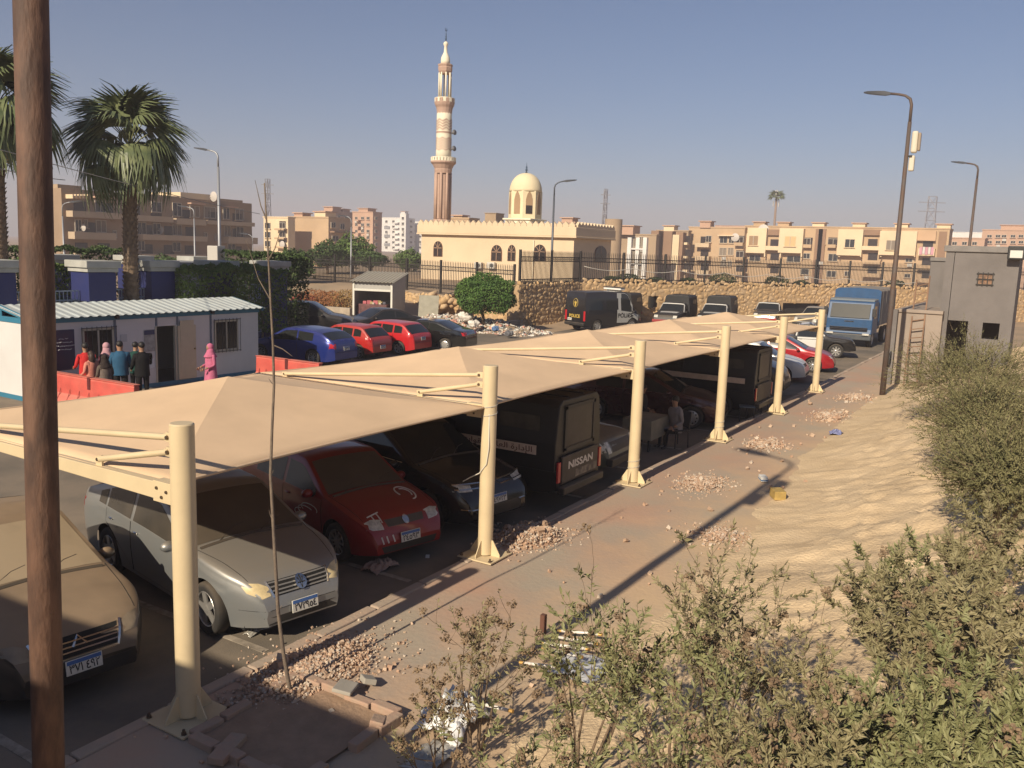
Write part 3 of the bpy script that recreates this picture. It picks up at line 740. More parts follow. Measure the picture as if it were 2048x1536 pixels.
# --- red three-door hatchback with white hand-painted marks
def face_redvw(S, root, pt):
    o = S.patch([(-0.36, 0.70), (0.36, 0.70), (0.33, 0.61), (-0.33, 0.61)], 'F', 'grille', PLAST, root)
    S.patch([(0.055*math.cos(a*math.pi/7), 0.655+0.055*math.sin(a*math.pi/7)) for a in range(14)], 'F', 'emblem', CHROME, o, off=0.02)
    lamps(S, root, [(0.40, 0.71), (0.56, 0.725), (0.68, 0.70), (0.68, 0.61), (0.42, 0.59)], 'F', 'headlight', LAMP)
    S.patch([(-0.52, 0.36), (0.52, 0.36), (0.47, 0.26), (-0.47, 0.26)], 'F', 'air_intake', PLAST, root)
    wp = mat('white_marker', (0.66, 0.60, 0.55), 0.7)
    for y in (-0.30, -0.41, -0.50): S.line([(y, 0.50), (y+0.02, 0.40)], 'F', 'paint_stroke', wp, root, 0.03)
    for pp in ([(1.62, -0.36), (1.66, -0.58)], [(1.64, -0.40), (1.80, -0.40)], [(1.64, -0.50), (1.80, -0.50)]): S.line(pp, 'T', 'paint_stroke', wp, root, 0.028)
    for k, (a0, a1) in enumerate(((0, 300), (40, 200))):
        r = 0.19-0.07*k
        S.line([(1.28+r*1.1*math.cos(R(a)), 0.42+r*0.75*math.sin(R(a))) for a in range(a0, a1, 15)], 'T', 'paint_swirl', wp, root, 0.03)
    for k in range(3):
        S.line([(0.48-0.10*k+0.22*math.cos(R(a)), 0.66-0.06*k+0.07*math.sin(R(a))) for a in range(-20+60*k, 230+20*k, 15)], 'R', 'paint_swirl', wp, root, 0.022)
p_redvw = paint('signal_red', (0.25, 0.010, 0.011), 0.32, 0.0, dust=0.05)
vw = sp_hatch(3.9, 1.63, 1.42, side_windows=[(-0.25, 0.62), (-1.15, -0.33)], doors=[(-0.30, 0.80)])
car('parked_hatchback', 'red three-door hatchback with white hand-painted marks, under the canopy', 'car', (5.22, 2.95), NOSE+R(-13), vw, p_redvw,
    'cars parked under the canopy', 'multi', GLASS_D, face=face_redvw, plate=(0.0, 0.44, '٢٤٥٩٣', True), detail=2)
# --- black crossover
def face_citroen(S, root, pt):
    lamps(S, root, [(0.50, 0.86), (0.82, 0.90), (0.84, 0.80), (0.52, 0.78)], 'F', 'headlight', LAMP)
    for z in (0.80, 0.87): S.line([(-0.82, z+0.03), (-0.16, z-0.01), (-0.07, z+0.05), (0, z), (0.07, z+0.05), (0.16, z-0.01), (0.82, z+0.03)], 'F', 'chrome_bar', CHROME, root, 0.028)
    S.patch([(-0.60, 0.52), (0.60, 0.52), (0.5, 0.34), (-0.5, 0.34)], 'F', 'air_intake', PLAST, root)
    S.line([(-0.78, 0.52), (-0.5, 0.50)], 'F', 'chrome_trim', CHROME, root, 0.022); S.line([(0.78, 0.52), (0.5, 0.50)], 'F', 'chrome_trim', CHROME, root, 0.022)
    S.line([(-1.7, 1.13), (0.75, 1.07)], 'R', 'window_trim', CHROME, root, 0.02)
p_black = paint('gloss_black', (0.007, 0.007, 0.008), 0.16, 0.1, dust=0.06)
car('parked_crossover', 'glossy black crossover with chrome chevron bar behind the second post', 'car', (7.15, 2.95), NOSE+R(-9), sp_suv(4.45, 1.82, 1.62), p_black,
    'cars parked under the canopy', 'five', GLASS, face=face_citroen, plate=(0.0, 0.60, '٤٩٧٢٣'), detail=1)
# --- black box-bodied pickup backed in to the kerb
def label_board(S, root, x0, x1, z, side, txt, h=0.17):
    sy = -1 if side == 'R' else 1
    p = Vector(((x0+x1)/2, sy*(S.W/2+0.055), z))
    o = MB().obox(p, (abs(x1-x0)/2, 0, 0), (0, 0.006, 0), (0, 0, h/2)).build('name_board', mat('board_cream', (0.62, 0.50, 0.40), 0.7, var=0.1, vscale=8), root)
    rt = Vector((1, 0, 0)) if side == 'R' else Vector((-1, 0, 0))
    lettering('board_text', arabic(txt), 0.14, mat('ink_brown', (0.10, 0.03, 0.02), 0.7), o, p+Vector((0, sy*0.008, 0)), rt, (0, 0, 1), abs(x1-x0)*0.94, 0.001)
    return o
BOXBLK = mat('box_black', (0.009, 0.0095, 0.010), 0.5, dust=0.05)
def boxtruck(loc, rz, label, tailgate=True, txt='الإدارة العامة لقوات أمن القاهرة', side='R'):
    root, S = car('security_pickup', label, 'pickup', loc, rz, sp_pickup(5.0, 1.74, 1.66), BOXBLK, None, 'van', GLASS, detail=0, handles=False)
    # tall cargo box over the bed with sloping sides
    x0, x1 = -2.48, -0.28; W2 = 0.90
    b = MB(); P = [(-W2, 0.80), (W2, 0.80), (W2, 1.30), (W2-0.10, 1.98), (W2-0.22, 2.08), (-W2+0.22, 2.08), (-W2+0.10, 1.98), (-W2, 1.30)]
    b.prism_yz(P, x0, x1); o = b.build('cargo_box', BOXBLK, root, bevel=0.02)
    for yy in (-0.3, 0.3): MB().box(x0+0.1, x1-0.1, yy-0.02, yy+0.02, 2.08, 2.10).build('roof_rib', BOXBLK, o)
    gm = mat('box_window', (0.045, 0.04, 0.038), 0.35, var=0.3, vscale=2, spec=0.2)
    MB().box(x0-0.012, x0-0.001, -0.52, 0.52, 1.20, 1.90).build('rear_window', gm, o, bevel=0.004)
    fr = MB()
    for (a, b_, c, d) in ((-0.60, -0.52, 1.14, 1.96), (0.52, 0.60, 1.14, 1.96), (-0.60, 0.60, 1.12, 1.20), (-0.60, 0.60, 1.90, 1.97)): fr.box(x0-0.025, x0-0.013, a, b_, c, d)
    fr.build('window_frame', PLAST, o)
    for sy in (1, -1):
        MB().box(x0+0.35, x0+1.2, sy*(W2-0.035), sy*(W2-0.03), 1.42, 1.78).build('side_pane', mat('box_pane', (0.06, 0.055, 0.045), 0.25, var=0.3), o)
    tg = MB().box(x0-0.06, x0-0.026, -0.72, 0.72, 0.56, 1.06).build('tailgate', mat('tailgate_dusty', (0.05, 0.04, 0.033), 0.6, dust=0.12, var=0.3, vscale=3), root, bevel=0.012)
    if tailgate:
        lettering('tailgate_lettering', 'NISSAN', 0.19, mat('letter_silver', (0.55, 0.53, 0.50), 0.4), tg, (x0-0.063, 0.0, 0.86), (0, -1, 0), (0, 0, 1), 0.98, 0.006)
        dm = mat('decal_faded', (0.26, 0.22, 0.17), 0.7, col2=(0.07, 0.06, 0.05), vscale=9)
        MB().box(x0-0.064, x0-0.0605, -0.66, 0.20, 0.60, 0.74).build('decal', dm, tg)
    MB().box(x0-0.16, x0-0.02, -0.80, 0.80, 0.38, 0.52).build('rear_bumper', PLAST, root, bevel=0.02)
    for sy in (1, -1):
        MB().box(x0-0.06, x0-0.02, sy*0.82-0.05, sy*0.82+0.05, 0.60, 0.98).build('tail_light', TAIL, root, bevel=0.008)
    if txt: label_board(S, root, -2.10, 0.55, 1.16, side, txt)
    return root, S
boxtruck((9.05, 2.95), R(90), 'black box-bodied pickup backed in behind the second post, with cream Arabic name board', True, side='L')
# --- green jeep front next to it
def face_jeep(S, root, pt):
    S.patch([(-0.50, 0.86), (0.50, 0.86), (0.50, 0.66), (-0.50, 0.66)], 'F', 'grille', PLAST, root)
    lamps(S, root, [(0.56, 0.88), (0.78, 0.88), (0.78, 0.66), (0.56, 0.66)], 'F', 'headlight', LAMP)
    MB().box(S.L/2-0.05, S.L/2+0.09, -0.80, 0.80, 0.42, 0.58).build('front_bumper', PLAST, root, bevel=0.02)
p_green = paint('olive_grey', (0.11, 0.125, 0.10), 0.4, 0.2, dust=0.45)
car('parked_pickup', 'grey-green pickup nosing to the kerb just left of the third post', 'pickup', (11.25, 2.9), NOSE+R(2), sp_pickup(4.7, 1.66, 1.62), p_green,
    None, 'van', GLASS_D, face=face_jeep, detail=1, mirrors=True)
# --- maroon sedan under the canopy
def face_plain(S, root, pt):
    S.patch([(-0.36, 0.70), (0.36, 0.70), (0.33, 0.60), (-0.33, 0.60)], 'F', 'grille', PLAST, root)
    lamps(S, root, [(0.42, 0.71), (0.55, 0.74), (0.68, 0.73), (0.68, 0.64), (0.45, 0.59)], 'F', 'headlight', LAMP)
    S.patch([(-0.52, 0.37), (0.52, 0.37), (0.47, 0.27), (-0.47, 0.27)], 'F', 'air_intake', PLAST, root)
p_mar = paint('maroon', (0.055, 0.010, 0.012), 0.25, 0.3, dust=0.15)
car('parked_sedan', 'dark maroon sedan with silver wheel covers under the fourth canopy bay', 'car', (17.95, 2.9), NOSE+R(12), sp_sedan(4.6, 1.76, 1.48), p_mar,
    'cars parked under the canopy', 'steel', GLASS, face=face_plain, detail=1)
# --- black box truck with pale side stripe at the fifth post
r_, S_ = boxtruck((20.6, 2.75), R(90), 'black box-bodied pickup with plain pale side stripe at the fifth post', False, None)
label_board(S_, r_, -2.2, 0.5, 1.16, 'L', '', 0.16)
# --- dark van nose, white hatch, red saloon, black-and-white pickup beyond the last post
p_blk2 = paint('dusty_black', (0.012, 0.012, 0.013), 0.28, 0.1, dust=0.14)
car('parked_van', 'black minivan just past the fifth post with dusty nose', 'van', (25.0, 2.9), NOSE+R(4), sp_suv(4.5, 1.78, 1.86, sill=0.25), p_blk2, 'cars parked under the canopy', 'van', GLASS, face=face_plain, detail=0)
p_wht = paint('white', (0.66, 0.65, 0.62), 0.3, 0.0, dust=0.12)
p_red = paint('cherry_red', (0.36, 0.012, 0.02), 0.25, 0.15, dust=0.12)
car('parked_hatchback', 'white hatchback beside the farthest canopy post', 'car', (29.4, 3.05), NOSE+R(6), sp_hatch(4.1, 1.72, 1.5), p_wht, 'cars parked beyond the canopy', 'multi', GLASS, face=face_plain, detail=0)
car('parked_sedan', 'cherry red sedan behind the white hatchback past the canopy', 'car', (33.2, 3.0), NOSE+R(8), sp_sedan(4.5, 1.76, 1.46), p_red, 'cars parked beyond the canopy', 'multi', GLASS, face=face_plain, detail=0)
def livery(S, root, pt):
    for pr in ('L', 'R'):
        S.grid(-0.26, 0.95, lambda x: S.bot(x)+0.05, lambda x: S.bel(x), pr, 'white_door', p_wht, root, 0.006, 8, 4)
    S.grid(-0.38, 0.56, lambda x: -S.corner(x)+0.02, lambda x: S.corner(x)-0.02, 'T', 'white_roof', p_wht, root, 0.004, 6, 6)
    for pr in ('L', 'R'):
        S.line([(0.54, S.top(0.54)-0.07), (1.0, 1.04)], pr, 'white_pillar', p_wht, root, 0.09)
        S.line([(-0.33, 1.0), (-0.26, 1.46)], pr, 'white_pillar', p_wht, root, 0.09)
    lamps(S, root, [(0.48, 0.86), (0.74, 0.86), (0.76, 0.70), (0.50, 0.70)], 'F', 'headlight', LAMP)
    S.patch([(-0.42, 0.86), (0.42, 0.86), (0.42, 0.72), (-0.42, 0.72)], 'F', 'grille', PLAST, root)
car('police_pickup', 'black pickup with white doors and roof, in front of the blue truck', 'pickup', (39.6, 3.6), NOSE+R(14), sp_pickup(5.0, 1.76, 1.66), p_blk2, 'pickups at the far end', 'van', GLASS, face=livery, detail=0)

# --- cars across the lane, tails to the camera
def tail_hatch(S, root, pt):
    L = S.L
    lamps(S, root, [(0.60, 0.92), (0.80, 0.92), (0.82, 0.72), (0.62, 0.72)], 'B', 'tail_light', TAIL)
    sidepair(S, root, [(-L/2+0.03, 0.90), (-L/2+0.20, 0.92), (-L/2+0.16, 0.75), (-L/2+0.03, 0.74)], 'tail_light', TAIL)
    S.line([(-0.74, 0.56), (0.74, 0.56)], 'B', 'bumper_crease', GAP, root, 0.012)
    S.line([(-0.66, 0.92), (-0.60, 0.60), (0.60, 0.60), (0.66, 0.92)], 'B', 'hatch_gap', GAP, root, 0.010)
p_blue = paint('royal_blue', (0.016, 0.035, 0.22), 0.22, 0.35, dust=0.10)
AWAY = R(90)
def rowcar(px, py, rz, *a, **k): pass
car('parked_hatchback', 'royal blue hatchback in the shade beside the red barrier', 'car', (19.85, 18.55), AWAY+R(6), sp_sedan(4.4, 1.72, 1.45, top=[(-2.2, .56), (-2.16, .92), (-2.10, 1.04), (-1.55, 1.32), (-1.2, 1.40), (-0.35, 1.46), (0.20, 1.43), (1.08, .98), (1.6, .90), (1.98, .79), (2.1, .68), (2.17, .52), (2.2, .44)], glass=(1.1, 0.24, -1.5, -2.06)), p_blue, 'cars parked across the lane', 'multi', GLASS, tail=tail_hatch, rear_plate=(0, 0.70, '٥٣٢'), detail=1)
p_red2 = paint('old_red', (0.40, 0.016, 0.014), 0.35, 0.0, dust=0.12)
car('parked_hatchback', 'older boxy red hatchback between the blue and rounded red cars', 'car', (22.75, 18.8), AWAY+R(4), sp_hatch(3.8, 1.60, 1.40), p_red2, 'cars parked across the lane', 'six', GLASS, tail=tail_hatch, rear_plate=(0, 0.50, '٨٣٥'), detail=1)
p_red3 = paint('bright_red', (0.47, 0.014, 0.02), 0.24, 0.05, dust=0.08)
car('parked_hatchback', 'rounded bright red hatchback left of the black sedan', 'car', (25.05, 18.6), AWAY+R(5), sp_hatch(4.1, 1.68, 1.44), p_red3, 'cars parked across the lane', 'six', GLASS, tail=tail_hatch, rear_plate=(0, 0.72, '١٧٤'), detail=1)
car('parked_sedan', 'shiny black sedan with silver wheel covers, rightmost across the lane', 'car', (27.25, 17.9), AWAY+R(14), sp_sedan(4.5, 1.77, 1.45), paint('piano_black', (0.006, 0.007, 0.007), 0.10, 0.0, dust=0.05, coat=1.0), 'cars parked across the lane', 'steel', GLASS, tail=tail_sedan, detail=1)
car('parked_sedan', 'black car half hidden behind the red hatchbacks', 'car', (30.6, 23.6), AWAY+R(70), sp_sedan(4.5, 1.75, 1.45), p_blk2, 'cars parked across the lane', 'steel', GLASS, tail=tail_sedan, detail=0)
car('parked_suv', 'black off-roader in the shade of the blue pillar', 'car', (26.8, 24.9), R(-55), sp_suv(4.6, 1.85, 1.85), p_blk2, 'cars parked across the lane', 'six', GLASS, face=face_plain, detail=0)

# --- police van, box pickups and truck at the far end
CREAMW = paint('police_grey', (0.42, 0.42, 0.40), 0.35, 0.1, dust=0.15)
GOLD = mat('gold_print', (0.52, 0.36, 0.07), 0.5)
def police(S, root, pt):
    L = S.L
    for pr in ('R', 'L'):
        S.grid(0.15, 2.0, lambda x: S.bot(x)+0.22 if x < 1.15 else max(S.bot(x)+0.05, 0.62), lambda x: S.bel(x)+0.01, pr, 'grey_panel', CREAMW, root, 0.005, 10, 4)
        S.grid(0.15, 1.50, lambda x: S.bel(x)+0.0, lambda x: S.top(x)-0.10, pr, 'grey_pillar', CREAMW, root, 0.002, 10, 4)
        S.grid(0.48, 1.42, lambda x: S.bel(x)+0.05, lambda x: min(S.top(x)-0.34, 2.05), pr, 'side_window', GLASS, root, 0.008, 8, 4)
        S.grid(-2.2, -0.95, lambda x: 1.32, lambda x: 2.02, pr, 'side_window', GLASS, root, 0.006, 6, 3)
        S.grid(-0.75, 0.25, lambda x: 1.32, lambda x: 2.02, pr, 'side_window', GLASS, root, 0.006, 6, 3)
        S.text('POLICE', 0.36, (0.86, 0.95), pr, 'police_lettering', INK, root, 1.30, 0.010, 0.012)
    S.grid(-0.1, 1.25, lambda x: -S.corner(x)+0.0, lambda x: S.corner(x)-0.0, 'T', 'roof_panel', CREAMW, root, 0.003, 6, 6)
    S.text('POLICE', 0.27, (0.05, 0.92), 'B', 'police_lettering', GOLD, root, 0.95, 0.008, 0.008)
    ring = [(0.2*math.cos(a*math.pi/10), 1.72+0.25*math.sin(a*math.pi/10)) for a in range(21)]
    S.line([(-0.0+a, b) for a, b in ring], 'B', 'emblem_ring', GOLD, root, 0.03)
    S.patch([(0, 1.86), (0.05, 1.76), (0.14, 1.80), (0.06, 1.66), (0.05, 1.52), (-0.05, 1.52), (-0.06, 1.66), (-0.14, 1.80), (-0.05, 1.76)], 'B', 'emblem_bird', GOLD, root, off=0.008)
    lamps(S, root, [(0.74, 1.25), (0.90, 1.25), (0.90, 0.66), (0.74, 0.66)], 'B', 'tail_light', TAIL)
    S.line([(0, 2.35), (0, 0.55)], 'B', 'door_gap', GAP, root, 0.014)
    MB().box(0.55, 0.95, -0.75, 0.75, S.top(0.7)+0.06, S.top(0.7)+0.20).build('light_bar', mat('lightbar', (0.72, 0.70, 0.66), 0.25), root, bevel=0.03)
    MB().box(0.5, 1.0, -0.80, 0.80, S.top(0.7)+0.20, S.top(0.7)+0.235).build('light_bar_cap', PLAST, root, bevel=0.01)
    MB().box(0.6, 0.9, -0.5, 0.5, S.top(0.7)-0.03, S.top(0.7)+0.06).build('bar_mount', PLAST, root)
    MB().box(-L/2-0.10, -L/2+0.1, -0.85, 0.85, 0.38, 0.55).build('rear_bumper', PLAST, root, bevel=0.03)
p_pol = paint('police_black', (0.010, 0.010, 0.012), 0.22, 0.0, dust=0.10)
car('police_van', 'black and grey police van with gold lettering and roof light bar', 'van', (43.6, 16.6), R(-20), sp_van(4.9, 1.98, 2.45), p_pol, None, 'van', GLASS, tail=police, rear_plate=(0.45, 0.72, '٩٣١', False), detail=0, mirrors=True)
r_, S_ = boxtruck((48.6, 18.0), R(184), 'black box-bodied pickup with blue sun shield right of the police van', False, None)
S_.patch([(1.0, -0.62), (0.62, -0.58), (0.62, 0.58), (1.0, 0.62)], 'T', 'sun_shield', mat('foil_blue', (0.12, 0.24, 0.52), 0.25, var=0.3, vscale=4), r_, off=0.02)
def whitefront(r_, S_, hood=True):
    for pr in ('L', 'R'):
        S_.line([(0.54, S_.top(0.54)-0.06), (1.0, 1.03)], pr, 'white_pillar', p_wht, r_, 0.08)
    S_.line([(0.55, -S_.corner(0.55)), (0.58, 0), (0.55, S_.corner(0.55))], 'T', 'windscreen_trim', p_wht, r_, 0.09)
    if hood: S_.patch([(1.25, -0.62), (1.25, 0.62), (1.75, 0.55), (1.75, -0.55)], 'T', 'bonnet_panel', p_wht, r_, off=0.006)
    lamps(S_, r_, [(0.50, 0.86), (0.76, 0.86), (0.76, 0.70), (0.50, 0.70)], 'F', 'headlight', LAMP)
    S_.patch([(-0.45, 0.86), (0.45, 0.86), (0.42, 0.72), (-0.42, 0.72)], 'F', 'grille', PLAST, r_)
    MB().box(S_.L/2-0.06, S_.L/2+0.08, -0.84, 0.84, 0.40, 0.58).build('front_bumper', mat('bumper_red', (0.30, 0.03, 0.03), 0.5), r_, bevel=0.02)
for k, (px, py, lb) in enumerate(((1322, 655, 'black box-bodied pickup facing the camera, left of two by the stone wall'), (1408, 656, 'black box-bodied pickup facing the camera, right of two by the stone wall'))):
    c = at(px, py, LOT_Z); r_, S_ = boxtruck((c.x+1.9, c.y-0.2), R(186), lb, False, None); whitefront(r_, S_, True)
def trimw(S, root, pt): whitefront(root, S, False)
car('parked_pickup', 'dark pickup with white cab surround behind the farthest canopy sheet', 'pickup', (59.0, 10.6), R(188), sp_pickup(4.9, 1.72, 1.62), p_blk2, 'pickups at the far end', 'van', GLASS, face=trimw, detail=0)
car('parked_pickup', 'grey pickup tucked between the white-framed pickup and the blue truck', 'pickup', (57.0, 6.6), R(170), sp_pickup(4.9, 1.72, 1.62), paint('grey_pick', (0.22, 0.22, 0.21), 0.4, 0.1, dust=0.4), 'pickups at the far end', 'van', GLASS, face=face_jeep, detail=0)
# --- blue lorry
TB = mat('lorry_blue', (0.012, 0.065, 0.165), 0.45, dust=0.08, var=0.1); TC = mat('lorry_tarp', (0.16, 0.15, 0.14), 0.85, var=0.2, vscale=1.5, dust=0.3); TG = mat('lorry_hood', (0.10, 0.16, 0.21), 0.4, dust=0.3)
t = thing('cargo_truck', 'blue cargo truck with grey tarpaulin body facing the camera', 'truck', (45.9, 2.6, LOT_Z), R(180))
c = MB(); W2 = 1.22
c.prism_xz([(0.10, 0.75), (0.0, 1.0), (0.0, 1.55), (-0.32, 2.45), (-0.42, 2.55), (-1.75, 2.60), (-1.75, 0.75)], -W2, W2)
cab = c.build('cab', TB, t, bevel=0.05, fix=True)
MB().prism_xz([(-0.40, 2.555), (-0.50, 2.66), (-1.70, 2.68), (-1.70, 2.60)], -W2+0.03, W2-0.03).build('cab_roof', TG, cab, bevel=0.03, fix=True)
gl = MB(); gl.add([(0.005, -1.06, 1.60), (0.005, 1.06, 1.60), (-0.305, 1.0, 2.42), (-0.305, -1.0, 2.42)], [(0, 1, 2, 3)])
MB().obox((-0.135, 0, 2.0), Vector((-0.31, 0, 0.82))*0.47, (0, 1.04, 0), (0.02, 0, 0.008)).build('windscreen', mat('lorry_glass', (0.03, 0.034, 0.034), 0.35, dust=0.08, spec=0.2), cab, bevel=0.01)
for sy in (1, -1):
    MB().box(-1.15, -0.42, sy*W2-0.006, sy*W2+0.006, 1.60, 2.30).build('side_window', GLASS, cab, bevel=0.004)
    MB().box(0.02, 0.14, sy*1.28-0.10, sy*1.28+0.10, 1.75, 2.2).build('mirror', PLAST, t, bevel=0.02)
    MB().bar((0.05, sy*1.28, 2.2), (-0.5, sy*1.2, 2.4), 0.03, 0.03).build('mirror_arm', PLAST, t)
    MB().box(0.10, 0.20, sy*0.95-0.18, sy*0.95+0.18, 0.62, 0.80).build('headlight', LAMP, t, bevel=0.02)
for z in (0.92, 1.0, 1.08): MB().box(0.045, 0.12, -1.0, 1.0, z, z+0.03).build('grille_slat', PLAST, cab)
MB().box(0.0, 0.20, -1.24, 1.24, 0.42, 0.74).build('front_bumper', mat('lorry_bumper', (0.05, 0.06, 0.07), 0.6, dust=0.4), t, bevel=0.04)
MB().box(0.003, 0.02, -0.25, 0.25, 1.40, 1.46).build('emblem_strip', CHROME, cab)
bd = MB(); P = [(-1.25, 1.15), (1.25, 1.15), (1.25, 3.10), (1.1, 3.2), (0, 3.26), (-1.1, 3.2), (-1.25, 3.10)]
bd.prism_yz(P, -7.6, -1.95); b_ = bd.build('cargo_body', TC, t, bevel=0.03, fix=True)
MB().prism_yz([(a*1.004, z) for a, z in P], -1.945, -1.92).build('front_board', TB, b_, fix=True)
for x in (-2.6, -3.9, -5.2, -6.5): MB().prism_yz([(a*1.012, z+0.012) for a, z in P], x-0.02, x+0.02).build('bow', TC, b_, fix=True)
MB().box(-7.5, -0.2, -0.45, 0.45, 0.62, 0.95).build('chassis', PLAST, t)
for x in (-0.75, -4.9, -6.1):
    for sy in (1, -1): add_wheel(t, x, sy*1.04, 0.48, 0.30, 'van', sy)
# ================================================================== yard: cabin, barriers, people, pillars, plants
LV = random.Random(11)
def leafmat(name, c, c2): return mat(name, c, 0.6, col2=c2, vscale=1.7, spec=0.3, detail=3, sharp=(0.3, 0.7))
LEAF = leafmat('leaf_green', (0.06, 0.11, 0.025), (0.13, 0.19, 0.05)); LEAF_D = leafmat('leaf_dark', (0.03, 0.06, 0.018), (0.075, 0.115, 0.032))
BARK = mat('bark', (0.16, 0.11, 0.07), 0.95, col2=(0.26, 0.19, 0.12), vscale=6, bump=0.6, bscale=18)
def leafcloud(n, sampler, size, rnd, flat=0.35, width=0.5):
    m = MB()
    for _ in range(n):
        p, nrm = sampler(rnd)
        p = Vector(p); d = Vector((rnd.gauss(0, 1), rnd.gauss(0, 1), rnd.gauss(0.3, 1))).normalized()
        if nrm is not None: d = (d+Vector(nrm)*0.8).normalized()
        a = d.cross(Vector((rnd.gauss(0, 1), rnd.gauss(0, 1), rnd.gauss(0, 1)))).normalized(); b = d.cross(a)
        s = size*rnd.uniform(0.6, 1.3)
        i = len(m.v); m.v += [tuple(p-a*s*0.5), tuple(p+b*s*width*0.5+d*s*0.08), tuple(p+a*s*0.5), tuple(p-b*s*width*0.5+d*s*0.08)]
        m.f += [(i, i+1, i+2), (i, i+2, i+3)]; m.m += [0, 0]
    return m
def ellipsoid_sampler(c, r, lump=0.25, seed=0, shell=0.55, zmin=-1):
    c = Vector(c)
    def f(rnd):
        while True:
            d = Vector((rnd.gauss(0, 1), rnd.gauss(0, 1), rnd.gauss(0, 1))).normalized()
            if d.z < zmin: continue
            k = 1+lump*nz(d.x*2.2+seed, d.y*2.2, d.z*2.2)+lump*0.5*nz(d.x*5+seed, d.y*5, d.z*5)
            t = rnd.random()**(1/3) if rnd.random() > shell else rnd.uniform(0.86, 1.02)
            p = Vector((d.x*r[0], d.y*r[1], d.z*r[2]))*k*t
            return c+p, d
    return f
def shrub(name, label, cat, loc, r, n, size, m, group=None, lump=0.25, seed=0, trunk=0.0, zmin=-1, stems=3):
    t = thing(name, label, cat, loc, group=group)
    rnd = random.Random(seed+3)
    leafcloud(n, ellipsoid_sampler((0, 0, trunk+r[2]*0.92), r, lump, seed, zmin=zmin), size, rnd).build('crown', m, t, kind='stuff')
    for k in range(stems):
        a = rnd.uniform(0, 6.28); q = rnd.uniform(0.2, 0.6)
        MB().tube([(0.06*math.cos(a), 0.06*math.sin(a), -0.1), (0.12*math.cos(a), 0.12*math.sin(a), trunk*0.7+0.1), (q*r[0]*math.cos(a), q*r[1]*math.sin(a), trunk+r[2]*0.9)], [0.10, 0.075, 0.02], 7).build('trunk', BARK, t, smooth=True)
    return t
# ---- site cabin
cx0, cx1, cy0, cy1, cz1 = 8.25, 16.45, 17.25, 20.0, 2.10
WHT = mat('cabin_white', (0.62, 0.61, 0.60), 0.5, var=0.05, vscale=1.0, dust=0.1); CBL = mat('cabin_blue', (0.03, 0.17, 0.27), 0.5, dust=0.12)
ROOFB = mat('roof_sheet_blue', (0.52, 0.60, 0.62), 0.45, 0.1, var=0.1, vscale=0.8, dust=0.25)
t = thing('site_cabin', 'white site cabin with blue trim and pale blue corrugated roof', 'cabin', (0, 0, 0))
def cw(px, py): p = at_y(px, py, cy0); return p.x, p.z
dx0 = cw(314, 700)[0]; dx1 = cw(352, 700)[0]; dz1 = cw(330, 652)[1]
for k, (a, b) in enumerate(((cx0, cw(231, 700)[0]), (cw(231, 700)[0]+0.01, dx0), (dx1, cw(422, 700)[0]), (cw(422, 700)[0]+0.01, cx1))):
    MB().box(a, b-0.01, cy0, cy0+0.06, LOT_Z+0.08, cz1).build('wall_panel', WHT, t)
MB().box(dx0, dx1, cy0, cy0+0.06, dz1, cz1).build('wall_panel', WHT, t)
MB().box(cx0, cx0+0.06, cy0+0.06, cy1-0.06, LOT_Z+0.08, cz1).build('end_wall', WHT, t)
MB().box(cx1-0.06, cx1, cy0+0.06, cy1-0.06, LOT_Z+0.08, cz1).build('end_wall', WHT, t)
MB().box(cx0, cx1, cy1-0.06, cy1, LOT_Z+0.08, cz1).build('back_wall', WHT, t)
MB().box(cx0, cx1, cy0+0.07, cy1-0.07, LOT_Z+0.02, LOT_Z+0.10).build('floor', mat('cabin_floor', (0.10, 0.09, 0.08), 0.9), t)
MB().box(cx0+0.06, cx1-0.06, cy0+0.06, cy1-0.06, cz1-0.06, cz1-0.02).build('ceiling', WHT, t)
for (a, b, c, d) in ((cx0-0.03, cx1+0.03, cy0-0.03, cy0+0.03), (cx0-0.03, cx1+0.03, cy1-0.03, cy1+0.03), (cx0-0.03, cx0+0.03, cy0+0.03, cy1-0.03), (cx1-0.03, cx1+0.03, cy0+0.03, cy1-0.03)):
    MB().box(a, b, c, d, LOT_Z+0.0, LOT_Z+0.13).build('bottom_rail', CBL, t); MB().box(a, b, c, d, cz1-0.02, cz1+0.13).build('top_rail', CBL, t)
for px in (231, 422): x = cw(px, 700)[0]; MB().box(x-0.035, x+0.035, cy0-0.025, cy0-0.001, LOT_Z+0.13, cz1-0.02).build('joint_strip', mat('strip_grey', (0.11, 0.14, 0.19), 0.5), t)
for px in (312, 354): x = cw(px, 640)[0]; MB().box(x-0.03, x+0.03, cy0-0.025, cy0-0.001, dz1+0.02, cz1-0.02).build('joint_strip', MATS['strip_grey'], t)
# gable roof of corrugated sheet
ym = (cy0+cy1)/2; ze = cz1+0.13; zr = cz1+0.42
for sgn, yE in ((-1, cy0-0.22), (1, cy1+0.22)):
    m = MB(); nx_ = 150; x0, x1 = cx0-0.15, cx1+0.15
    for i in range(nx_+1):
        x = lerp(x0, x1, i/nx_); ph = (i % 5); dz = 0.03 if ph in (2, 3) else 0.0
        m.v += [(x, yE, ze+dz), (x, ym, zr+dz)]
    m.f = [(2*i, 2*i+2, 2*i+3, 2*i+1) for i in range(nx_)]; m.m = [0]*nx_
    o = m.build('roof_sheet', ROOFB, t); o.modifiers.new('thick', 'SOLIDIFY').thickness = 0.008
for x in (cx0-0.05, cx1+0.05):
    MB().bar((x, cy0-0.2, ze-0.03), (x, ym, zr-0.03), 0.05, 0.12).build('barge_board', CBL, t); MB().bar((x, cy1+0.2, ze-0.03), (x, ym, zr-0.03), 0.05, 0.12).build('barge_board', CBL, t)
